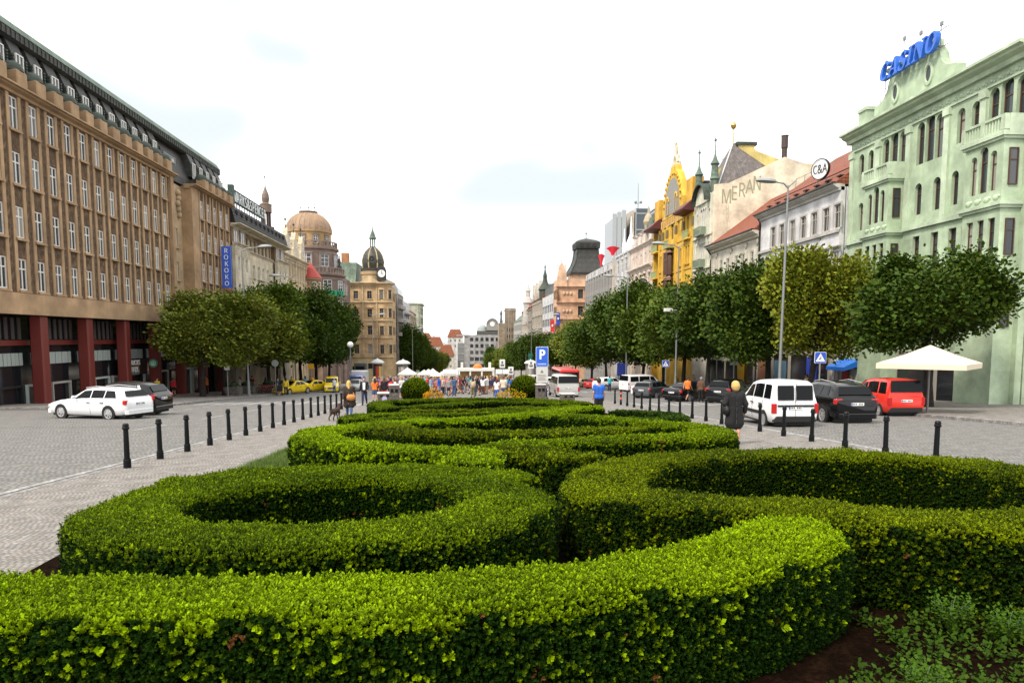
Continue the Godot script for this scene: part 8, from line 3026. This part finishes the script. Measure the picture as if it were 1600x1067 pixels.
# ---------------------------------------------------------------- people
# Bones [from, to, radius, radius] joined by a smooth minimum and meshed as surface nets.
func field_mesh(bones: Array, cell: float, k: float) -> G:
	var lo := Vector3.ONE * 1e9
	var hi := -lo
	for b in bones:
		var r: float = maxf(b[2], b[3]) + cell * 2.5
		for e in 2:
			lo = lo.min(b[e] - Vector3.ONE * r)
			hi = hi.max(b[e] + Vector3.ONE * r)
	var nx := int((hi.x - lo.x) / cell) + 2
	var ny := int((hi.y - lo.y) / cell) + 2
	var nz := int((hi.z - lo.z) / cell) + 2
	var f := PackedFloat32Array()
	f.resize(nx * ny * nz)
	f.fill(1.0)
	for b in bones:
		var a: Vector3 = b[0]
		var ab: Vector3 = b[1] - a
		var l2 := maxf(ab.length_squared(), 1e-8)
		var r0: float = b[2]
		var dr: float = b[3] - r0
		var m := maxf(b[2], b[3]) + maxf(cell * 2.2, k)
		var p0: Vector3 = (a.min(b[1]) - Vector3.ONE * m - lo) / cell
		var p1: Vector3 = (a.max(b[1]) + Vector3.ONE * m - lo) / cell
		for z in range(maxi(0, int(p0.z)), mini(nz, int(p1.z) + 2)):
			for y in range(maxi(0, int(p0.y)), mini(ny, int(p1.y) + 2)):
				var row := (z * ny + y) * nx
				for x in range(maxi(0, int(p0.x)), mini(nx, int(p1.x) + 2)):
					var p := lo + Vector3(x, y, z) * cell
					var t := clampf((p - a).dot(ab) / l2, 0, 1)
					var d := (p - a - ab * t).length() - r0 - dr * t
					var o := f[row + x]
					var h := maxf(k - absf(o - d), 0.0) / k
					f[row + x] = minf(o, d) - h * h * k * 0.25
	var at_cell := {}
	var pts := PackedVector3Array()
	var nrm := PackedVector3Array()
	var sx := 1
	var sy := nx
	var sz := nx * ny
	var corner := [0, sx, sy, sx + sy, sz, sx + sz, sy + sz, sx + sy + sz]
	var cpos := []
	for i in 8:
		cpos.append(Vector3(i & 1, (i >> 1) & 1, (i >> 2) & 1))
	var edges := [[0, 1], [2, 3], [4, 5], [6, 7], [0, 2], [1, 3], [4, 6], [5, 7], [0, 4], [1, 5], [2, 6], [3, 7]]
	for z in nz - 1:
		for y in ny - 1:
			var row := (z * ny + y) * nx
			for x in nx - 1:
				var i := row + x
				var f0 := f[i]
				if absf(f0) > cell * 2.0:
					continue
				var neg := 0
				for c in 8:
					if f[i + corner[c]] < 0:
						neg += 1
				if neg == 0 or neg == 8:
					continue
				var s := Vector3.ZERO
				var cnt := 0
				for e in edges:
					var u := f[i + corner[e[0]]]
					var v := f[i + corner[e[1]]]
					if (u < 0) != (v < 0):
						s += cpos[e[0]].lerp(cpos[e[1]], u / (u - v))
						cnt += 1
				at_cell[i] = pts.size()
				pts.append(lo + (Vector3(x, y, z) + s / cnt) * cell)
				nrm.append(Vector3(f[i + sx] - f0 + f[i + sx + sy] - f[i + sy], f[i + sy] - f0 + f[i + sy + sz] - f[i + sz], f[i + sz] - f0 + f[i + sz + sx] - f[i + sx]).normalized())
	var g := G.new()
	for i in at_cell:
		for e in [[sx, sy, sz], [sy, sz, sx], [sz, sx, sy]]:
			var j: int = i + e[0]
			if j >= f.size():
				continue
			var u := f[i]
			var v := f[j]
			if (u < 0) == (v < 0):
				continue
			var a: int = at_cell.get(i, -1)
			var b: int = at_cell.get(i - e[1], -1)
			var c: int = at_cell.get(i - e[1] - e[2], -1)
			var d: int = at_cell.get(i - e[2], -1)
			if a < 0 or b < 0 or c < 0 or d < 0:
				continue
			if u < 0:
				g.trin(pts[a], pts[b], pts[c], nrm[a], nrm[b], nrm[c])
				g.trin(pts[a], pts[c], pts[d], nrm[a], nrm[c], nrm[d])
			else:
				g.trin(pts[a], pts[c], pts[b], nrm[a], nrm[c], nrm[b])
				g.trin(pts[a], pts[d], pts[c], nrm[a], nrm[d], nrm[c])
	return g


var POSES := {
	"stand": {"e": [[-0.235, 1.15, 0.03], [0.235, 1.15, 0.03]], "w": [[-0.245, 0.91, -0.05], [0.245, 0.91, -0.05]], "k": [[-0.095, 0.50, -0.015], [0.10, 0.50, -0.02]], "a": [[-0.10, 0.085, 0.02], [0.13, 0.085, -0.02]]},
	"walk": {"e": [[-0.235, 1.15, 0.10], [0.235, 1.15, -0.02]], "w": [[-0.25, 0.94, 0.16], [0.235, 0.95, -0.19]], "k": [[-0.09, 0.52, -0.16], [0.09, 0.50, 0.03]], "a": [[-0.09, 0.09, -0.25], [0.09, 0.16, 0.30]]},
	"stride": {"e": [[-0.235, 1.15, -0.04], [0.24, 1.15, 0.12]], "w": [[-0.22, 0.97, -0.22], [0.25, 0.93, 0.18]], "k": [[-0.09, 0.50, 0.05], [0.09, 0.52, -0.14]], "a": [[-0.09, 0.17, 0.32], [0.09, 0.09, -0.22]]},
	"phone": {"e": [[-0.225, 1.15, -0.05], [0.225, 1.15, -0.05]], "w": [[-0.09, 1.24, -0.28], [0.10, 1.25, -0.28]], "k": [[-0.095, 0.50, -0.02], [0.095, 0.50, -0.015]], "a": [[-0.11, 0.085, 0.0], [0.11, 0.085, 0.03]]},
	"elbows": {"e": [[-0.31, 1.16, 0.05], [0.30, 1.15, 0.04]], "w": [[-0.20, 1.04, -0.16], [0.31, 0.92, -0.04]], "k": [[-0.09, 0.50, -0.04], [0.09, 0.50, 0.02]], "a": [[-0.09, 0.085, -0.04], [0.09, 0.10, 0.10]]},
	"point": {"e": [[-0.235, 1.15, 0.03], [0.33, 1.45, -0.22]], "w": [[-0.22, 0.95, -0.10], [0.44, 1.58, -0.42]], "k": [[-0.095, 0.50, -0.02], [0.10, 0.50, -0.03]], "a": [[-0.10, 0.085, 0.05], [0.13, 0.085, -0.05]]},
}
var bodies := {}


func v3(a: Array) -> Vector3:
	return Vector3(a[0], a[1], a[2])


func grown(bones: Array, by: float) -> Array:
	var o := []
	for b in bones:
		o.append([b[0], b[1], b[2] + by, b[3] + by])
	return o


func pose_meshes(pose: String, cell: float) -> Dictionary:
	var key := "%s %.3f" % [pose, cell]
	if bodies.has(key):
		return bodies[key]
	var P: Dictionary = POSES[pose]
	var head := [[Vector3(0, 1.625, 0.012), Vector3(0, 1.665, -0.005), 0.086, 0.090], [Vector3(0, 1.60, -0.035), Vector3(0, 1.555, -0.055), 0.062, 0.042], [Vector3(0, 1.62, -0.092), Vector3(0, 1.595, -0.112), 0.014, 0.017],
		[Vector3(-0.09, 1.625, 0.01), Vector3(-0.092, 1.60, 0.01), 0.022, 0.016], [Vector3(0.09, 1.625, 0.01), Vector3(0.092, 1.60, 0.01), 0.022, 0.016]]
	var neck := [[Vector3(0, 1.42, 0.02), Vector3(0, 1.57, 0.005), 0.06, 0.05]]
	var torso := []
	var arms := []
	var fore := []
	var hands := []
	var legs := []
	var shins := []
	var feet := []
	for i in 2:
		var s := -1.0 if i == 0 else 1.0
		torso.append([Vector3(s * 0.055, 1.02, 0), Vector3(s * 0.075, 1.33, 0.0), 0.105, 0.115])
		torso.append([Vector3(s * 0.06, 1.33, 0), Vector3(s * 0.175, 1.405, 0.01), 0.10, 0.062])
		var sh := Vector3(s * 0.19, 1.40, 0.01)
		var el := v3(P.e[i])
		var wr := v3(P.w[i])
		arms.append([sh, el, 0.054, 0.041])
		fore.append([el, wr, 0.040, 0.028])
		var hd := (wr - el).normalized()
		hands.append([wr, wr + hd * 0.08 + Vector3(-s * 0.005, 0, -0.01), 0.028, 0.030])
		legs.append([Vector3(s * 0.085, 0.93, 0), v3(P.k[i]), 0.092, 0.060])
		shins.append([v3(P.k[i]), v3(P.k[i]).lerp(v3(P.a[i]), 0.35) + Vector3(0, 0, 0.015), 0.057, 0.056])
		shins.append([v3(P.k[i]).lerp(v3(P.a[i]), 0.35) + Vector3(0, 0, 0.015), v3(P.a[i]), 0.056, 0.036])
		var an := v3(P.a[i])
		feet.append([an + Vector3(0, -0.035, 0.03), an + Vector3(s * 0.02, -0.045, -0.15), 0.040, 0.034])
	var hips := [[Vector3(-0.07, 0.95, 0.01), Vector3(0.07, 0.95, 0.01), 0.115, 0.115]]
	var out := {}
	var body := field_mesh(head + neck + torso + hips + arms + fore + hands + legs + shins + feet, cell, 0.03)
	for i in 2:  # fingers and thumb of each hand, rooted in the palm
		var s := -1.0 if i == 0 else 1.0
		var wr := v3(P.w[i])
		var hd := (wr - v3(P.e[i])).normalized()
		var across := hd.cross(Vector3(s, 0, 0)).normalized()
		if across.length() < 0.5:
			across = Vector3.FORWARD
		var curl := across.cross(hd) * s
		for k in 4:
			var root := wr + hd * 0.085 + across * (0.026 - 0.0175 * k)
			var L: float = [0.068, 0.076, 0.070, 0.055][k]
			body.pipe(PackedVector3Array([root - hd * 0.02, root + hd * L * 0.5 - curl * 0.006, root + hd * L * 0.85 - curl * 0.022]), [0.0095, 0.0085, 0.006], 5)
		body.pipe(PackedVector3Array([wr + hd * 0.03 + across * 0.02, wr + hd * 0.07 + across * 0.052, wr + hd * 0.10 + across * 0.056]), [0.012, 0.0105, 0.007], 5)
	out.body = body.done()
	out.short_top = field_mesh(grown(torso + [[Vector3(-0.07, 0.95, 0.0), Vector3(0.07, 0.95, 0.0), 0.125, 0.125]], 0.016) + grown([[arms[0][0], arms[0][0].lerp(arms[0][1], 0.55), 0.055, 0.05], [arms[1][0], arms[1][0].lerp(arms[1][1], 0.55), 0.055, 0.05]], 0.018), cell, 0.03).done()
	out.long_top = field_mesh(grown(torso + [[Vector3(-0.07, 0.92, 0.0), Vector3(0.07, 0.92, 0.0), 0.125, 0.125]], 0.022) + grown(arms + fore, 0.018) + [[Vector3(0, 1.42, 0.03), Vector3(0, 1.47, 0.02), 0.075, 0.07]], cell, 0.03).done()
	out.trousers = field_mesh(grown(hips + legs + shins, 0.014), cell, 0.025).done()
	out.shorts = field_mesh(grown(hips, 0.014) + grown([[legs[0][0], legs[0][0].lerp(legs[0][1], 0.8), 0.095, 0.08], [legs[1][0], legs[1][0].lerp(legs[1][1], 0.8), 0.095, 0.08]], 0.018), cell, 0.025).done()
	out.skirt = field_mesh([[Vector3(-0.06, 0.98, 0), Vector3(-0.09, 0.56, 0), 0.12, 0.15], [Vector3(0.06, 0.98, 0), Vector3(0.09, 0.56, 0), 0.12, 0.15]], cell, 0.06).done()
	out.coat = field_mesh(grown(torso, 0.045) + grown(arms + fore, 0.03) + [[Vector3(-0.07, 1.0, 0.0), Vector3(-0.11, 0.62, 0.0), 0.15, 0.165], [Vector3(0.07, 1.0, 0.0), Vector3(0.11, 0.62, 0.0), 0.15, 0.165], [Vector3(0, 1.43, 0.03), Vector3(0, 1.49, 0.03), 0.085, 0.075]], cell, 0.028).done()
	out.shoes = field_mesh(grown(feet, 0.012), cell, 0.02).done()
	out.short_hair = field_mesh([[Vector3(0, 1.66, 0.02), Vector3(0, 1.69, 0.0), 0.094, 0.088], [Vector3(0, 1.61, 0.055), Vector3(0, 1.66, 0.04), 0.06, 0.08]], cell * 0.8, 0.03).done()
	out.long_hair = field_mesh([[Vector3(0, 1.66, 0.02), Vector3(0, 1.69, 0.0), 0.096, 0.09], [Vector3(0, 1.63, 0.05), Vector3(0, 1.40, 0.10), 0.08, 0.055], [Vector3(-0.07, 1.62, 0.03), Vector3(-0.08, 1.42, 0.05), 0.04, 0.03], [Vector3(0.07, 1.62, 0.03), Vector3(0.08, 1.42, 0.05), 0.04, 0.03]], cell * 0.8, 0.03).done()
	out.round_hair = field_mesh([[Vector3(0, 1.645, 0.02), Vector3(0, 1.695, 0.01), 0.118, 0.112], [Vector3(0, 1.585, 0.045), Vector3(0, 1.64, 0.04), 0.085, 0.1]], cell * 0.8, 0.04).done()
	bodies[key] = out
	return out


var PALETTE := {"white": Color(0.74, 0.74, 0.73), "black": Color(0.007, 0.007, 0.008), "navy": Color(0.018, 0.025, 0.07), "blue": Color(0.02, 0.12, 0.52), "light blue": Color(0.2, 0.42, 0.6), "turquoise": Color(0.03, 0.36, 0.42), "red": Color(0.52, 0.025, 0.03), "pink": Color(0.62, 0.2, 0.27), "orange": Color(0.8, 0.17, 0.02), "beige": Color(0.46, 0.36, 0.25), "brown": Color(0.11, 0.055, 0.03), "grey": Color(0.22, 0.22, 0.23), "green": Color(0.05, 0.16, 0.08), "yellow": Color(0.7, 0.5, 0.04), "maroon": Color(0.14, 0.02, 0.03), "denim": Color(0.045, 0.09, 0.2), "purple": Color(0.14, 0.08, 0.25), "olive": Color(0.16, 0.15, 0.06), "blond": Color(0.55, 0.36, 0.12), "dark brown": Color(0.03, 0.018, 0.012), "skin": Color(0.52, 0.28, 0.19), "cream": Color(0.62, 0.54, 0.42)}


func pal(n: String) -> StandardMaterial3D:
	var c: Color = PALETTE[n]
	return c_mat(c.r, c.g, c.b, 0.85)


func person(label: String, xx: float, d: float, facing: float, pose: String, size: float, top: String, top_kind: String, bottom: String, bottom_kind: String, hair: String, hair_kind: String, h0 := 0.05, group := "", cell := 0.03) -> Node3D:
	var m := pose_meshes(pose, cell)
	var t := thing("person", label, "person", at(d, xx, h0), facing, group)
	t.scale = Vector3.ONE * size
	part("body", m.body, pal("skin"), t)
	part({"short_top": "shirt", "long_top": "jacket", "coat": "coat"}[top_kind], m[top_kind], pal(top), t)
	part(bottom_kind, m[bottom_kind], pal(bottom), t)
	part("shoes", m.shoes, pal("black"), t)
	part("hair", m[hair_kind], pal(hair), t)
	return t


func bag(called: String, label: String, cat: String, t: Node3D, at_: Vector3, s: Vector3, m: Material, strap := true) -> void:
	var o := thing(called, label, cat, t.transform * at_, t.rotation.y)
	var g := G.new()
	g.x = Transform3D(Basis.IDENTITY, Vector3(0, -s.y, 0))
	g.ball(Vector3(0, s.y, 0), s, 12, 8)
	part("body", g, m, o)
	if strap:
		g = G.new()
		g.pipe(PackedVector3Array([Vector3(-s.x * 0.7, s.y * 0.4, -s.z * 0.4), Vector3(-s.x * 0.5, s.y * 1.3, -s.z * 1.0), Vector3(-s.x * 0.3, s.y * 1.5, -s.z * 2.0)]), [0.018], 5)
		g.pipe(PackedVector3Array([Vector3(s.x * 0.7, s.y * 0.4, -s.z * 0.4), Vector3(s.x * 0.5, s.y * 1.3, -s.z * 1.0), Vector3(s.x * 0.3, s.y * 1.5, -s.z * 2.0)]), [0.018], 5)
		part("strap", g, m, o)


func make_people() -> void:
	var t := person("person in a long black coat with rounded blonde hair walking away by the right bollards", 7.25, 19.5, 0.0, "elbows", 0.96, "black", "coat", "black", "skirt", "blond", "round_hair", 0.05, "", 0.017)
	var g := G.new()
	for k in 5:
		g.box(-0.006, 0.006, 0.6 + k * 0.17, 0.72 + k * 0.17, 0.166 - 0.004 * k, 0.178 - 0.004 * k)
	part("coat_seam", g, c_mat(0.05, 0.05, 0.055), t)
	bag("shoulder_bag", "black shoulder bag hanging on the coat of the blonde person", "bag", t, Vector3(-0.27, 0.98, 0.03), Vector3(0.08, 0.15, 0.17), M.trim)
	t = person("person in a dark speckled top and blue jeans walking with a small dog", -5.25, 33.4, 0.15, "walk", 0.95, "dark brown", "coat", "denim", "trousers", "blond", "long_hair", 0.05, "", 0.026)
	var r := RandomNumberGenerator.new()
	r.seed = 4
	g = G.new()
	for k in 60:
		var a := r.randf() * TAU
		var y := r.randf_range(0.65, 1.36)
		g.ball(Vector3(sin(a) * 0.225, y, cos(a) * 0.165), Vector3.ONE * 0.016, 5, 3)
	part("speckles", g, c_mat(0.4, 0.3, 0.24), t)
	bag("orange_handbag", "orange leather handbag on the back of the person with the dog", "bag", t, Vector3(0.10, 0.98, 0.22), Vector3(0.21, 0.15, 0.09), c_mat(0.5, 0.2, 0.05, 0.5))
	t = person("person in a dark jacket and white shirt walking towards the camera by the left bollards", -6.5, 47.6, PI, "stride", 1.02, "black", "long_top", "navy", "trousers", "dark brown", "short_hair", 0.05, "", 0.026)
	g = G.new()
	g.prism(PackedVector2Array([Vector2(-0.07, 0.98), Vector2(0.07, 0.98), Vector2(0.085, 1.4), Vector2(0, 1.46), Vector2(-0.085, 1.4)]), 0.12, 0.145)
	var sf := part("shirt_front", g, pal("white"), t)
	sf.rotation.y = PI
	t = person("person in a bright blue shirt and black shorts seen from behind past the hedges", 5.65, 31.2, 0.1, "stand", 1.0, "blue", "short_top", "black", "shorts", "dark brown", "short_hair", 0.05, "", 0.026)
	t = person("person in an orange shirt and black shorts walking past the black saloon", 15.9, 52.2, -0.9, "walk", 1.0, "orange", "short_top", "black", "shorts", "dark brown", "short_hair", 0.01)
	t = person("grey haired person in a brown checked shirt beside the one in orange", 16.5, 51.0, -0.4, "stand", 1.0, "brown", "long_top", "black", "trousers", "grey", "short_hair", 0.01)
	t = person("person in a turquoise shirt and dark trousers by the white off-road car", 16.95, 86.5, -0.6, "phone", 1.02, "turquoise", "short_top", "navy", "trousers", "dark brown", "short_hair", 0.01)
	t = person("person in pale clothes beside the white minibus", 18.3, 85.0, 0.4, "stand", 0.98, "cream", "short_top", "grey", "trousers", "brown", "long_hair", 0.01)
	t = person("person in a light shirt and blue denim shorts beside the man in the dark jacket", -6.75, 55.0, 0.3, "phone", 0.95, "orange", "short_top", "denim", "shorts", "dark brown", "long_hair")
	t = person("person in a black jacket and red trousers pointing towards the crowd", -6.1, 55.5, -0.3, "point", 1.0, "black", "long_top", "red", "trousers", "brown", "long_hair")
	t = person("person in dark clothes carrying a big red backpack", -5.75, 56.5, 0.2, "stand", 0.97, "navy", "long_top", "black", "trousers", "black", "short_hair")
	bag("red_backpack", "big bright red backpack on the back of a person near the left ball bush", "backpack", t, Vector3(0, 1.2, 0.26), Vector3(0.23, 0.28, 0.14), pal("red"))
	t = person("person in a white shirt and denim shorts beside the low square bin", -5.2, 60.0, 0.7, "stand", 1.02, "white", "short_top", "denim", "shorts", "grey", "short_hair")
	t = person("person in a white blouse with long dark hair near the low square bin", -5.7, 58.5, 2.5, "phone", 0.95, "white", "short_top", "beige", "trousers", "dark brown", "long_hair")
	t = person("person in a grey jacket with a black backpack beside the right ball bush", 6.2, 57.5, -0.9, "walk", 1.0, "grey", "long_top", "navy", "trousers", "dark brown", "short_hair")
	bag("black_backpack", "black backpack of the grey jacketed person beside the right ball bush", "backpack", t, Vector3(0, 1.2, 0.24), Vector3(0.2, 0.25, 0.12), M.trim)
	t = person("person with long hair facing away at the lawn edge in beige", 0.55, 62.0, 0.2, "phone", 0.97, "beige", "short_top", "olive", "trousers", "dark brown", "long_hair")
	bag("beige_backpack", "beige backpack of the person at the lawn edge", "backpack", t, Vector3(0, 1.16, 0.24), Vector3(0.22, 0.26, 0.13), pal("beige"))
	t = person("tall person in a cream shirt and jeans by the flowers", 2.85, 56.5, -0.2, "stand", 1.04, "cream", "short_top", "denim", "trousers", "brown", "short_hair")
	t = person("person in a white top with red brown hair near the flowers", 2.3, 55.6, -0.5, "stand", 0.92, "white", "short_top", "blue", "trousers", "maroon", "long_hair")
	# pavement left
	var left := [[-27.6, 71.5, "red", "black", "red topped person behind the black off-road car"], [-24.6, 82.0, "white", "brown", "person in a white top walking under the left trees"], [-25.2, 88.0, "black", "grey", "person in black among the left trees"], [-22.4, 79.0, "maroon", "black", "person in dark red by the first planter"], [-24.8, 93.0, "navy", "denim", "person in navy near the shop doors on the left"], [-23.0, 99.0, "beige", "brown", "person in beige beneath the dark left trees"], [-21.6, 104.0, "grey", "black", "person in grey standing by the taxis"], [-20.6, 96.0, "light blue", "denim", "person in light blue stepping off the left pavement"], [-14.9, 84.6, "white", "denim", "person in a white shirt and jeans leaning towards the yellow taxi"], [-18.9, 75.5, "navy", "grey", "person in navy holding a pushchair by the kerb"], [-18.0, 75.0, "yellow", "black", "worker in a yellow top beside the pushchair"], [-26.2, 76.5, "orange", "black", "person in orange near the coffee shop"], [-27.0, 66.4, "yellow", "grey", "person in a yellow top seated outside the coffee shop"]]
	var poses := ["stand", "walk", "stride", "phone"]
	for k in left.size():
		var q: Array = left[k]
		person(q[4], q[0], q[1], k * 1.9, poses[k % 4], 0.94 + 0.03 * (k % 4), q[2], "short_top" if k % 2 else "long_top", q[3], "trousers" if k % 3 else "shorts", "dark brown", "long_hair" if k % 3 == 1 else "short_hair", 0.01 if q[0] > -19.2 else 0.12, "people on the left pavement")
	var pc := thing("pushchair", "dark pushchair beside the worker in yellow by the left kerb", "pushchair", at(74.0, -18.4, 0.01), 0.4)
	g = G.new()
	g.along(PackedVector2Array([Vector2(-0.3, 0.45), Vector2(0.25, 0.4), Vector2(0.35, 0.95), Vector2(0.1, 1.05), Vector2(-0.1, 0.6)]), -0.24, 0.24)
	part("seat", g, M.trim, pc)
	for s in [-0.26, 0.26]:
		for z in [-0.3, 0.3]:
			g = G.new()
			g.x = Transform3D(Basis(Vector3.BACK, PI / 2), Vector3(s, 0.13, z))
			g.lathe([Vector2(0, -0.02), Vector2(0.13, -0.02), Vector2(0.13, 0.02), Vector2(0, 0.02)], Vector3.ZERO, 12)
			part("wheel", g, M.tyre, pc)
		g = G.new()
		g.pipe(PackedVector3Array([Vector3(s, 0.15, -0.3), Vector3(s, 0.6, 0.2), Vector3(s, 1.05, 0.5)]), [0.015], 5)
		part("frame", g, M.steel, pc)
	var right := [[24.6, 66.0, "navy", "black", "person in navy behind the orange shirted one"], [25.4, 60.5, "blue", "grey", "person in blue in the shade of the right trees"], [24.0, 57.5, "black", "denim", "person in black walking under the right trees"], [26.0, 55.0, "white", "navy", "person in white before the cream building's shops"], [24.4, 51.5, "grey", "black", "person in grey by the yellow shop front"], [25.2, 47.0, "navy", "denim", "person in a navy top near the yellow shop front"], [26.6, 72.0, "maroon", "black", "person in maroon by the hotel entrance"], [25.0, 80.0, "beige", "grey", "person in beige before the yellow hotel"], [26.0, 90.0, "olive", "black", "person in olive far along the right pavement"]]
	for k in right.size():
		var q: Array = right[k]
		person(q[4], q[0], q[1], k * 2.3, poses[(k + 1) % 4], 0.94 + 0.03 * (k % 4), q[2], "long_top" if k % 2 else "short_top", q[3], "trousers", "dark brown", "short_hair", 0.12, "people on the right pavement")
	# the crowd on the paved middle
	r.seed = 12
	var tops := ["white", "black", "pink", "navy", "black", "navy", "grey", "denim", "brown", "white", "red", "beige", "light blue", "grey", "turquoise", "orange", "maroon", "green", "brown", "blue", "cream", "purple"]
	var bots := ["denim", "black", "beige", "navy", "grey", "brown", "red"]
	var kinds := ["trousers", "shorts", "skirt"]
	var hairs := ["dark brown", "brown", "black", "blond", "grey"]
	var poses2 := ["stand", "walk", "phone", "stride", "point"]
	var seen := {}
	var made := 0
	while made < 200:
		var d := r.randf_range(66.0, 102.0)
		var px := r.randf_range(640, 836) if made < 155 else r.randf_range(585, 680)
		var xx := (px - 728.0) / 1156.0 * d
		var top: String = tops[r.randi() % tops.size()]
		var bot: String = bots[r.randi() % bots.size()]
		var bk: String = kinds[mini(2, r.randi() % 5)] if r.randf() < 0.6 else "trousers"
		var hk: String = "long_hair" if r.randf() < 0.45 else "short_hair"
		var hc: String = hairs[r.randi() % 5]
		var key := top + bot + bk + hk + hc
		if seen.has(key):
			continue
		seen[key] = true
		var tk := "short_top" if r.randf() < 0.6 else "long_top"
		var pz: String = poses2[r.randi() % 5] if r.randf() > 0.12 else "stand"
		person("crowd person with %s %s, %s %s and %s %s" % ["long" if hk == "long_hair" else "short", hc + " hair", top, "shirt" if tk == "short_top" else "jacket", bot, bk], xx, d, r.randf() * TAU, pz, r.randf_range(0.92, 1.06), top, tk, bot, bk, hc, hk, 0.05, "crowd on the square")
		made += 1
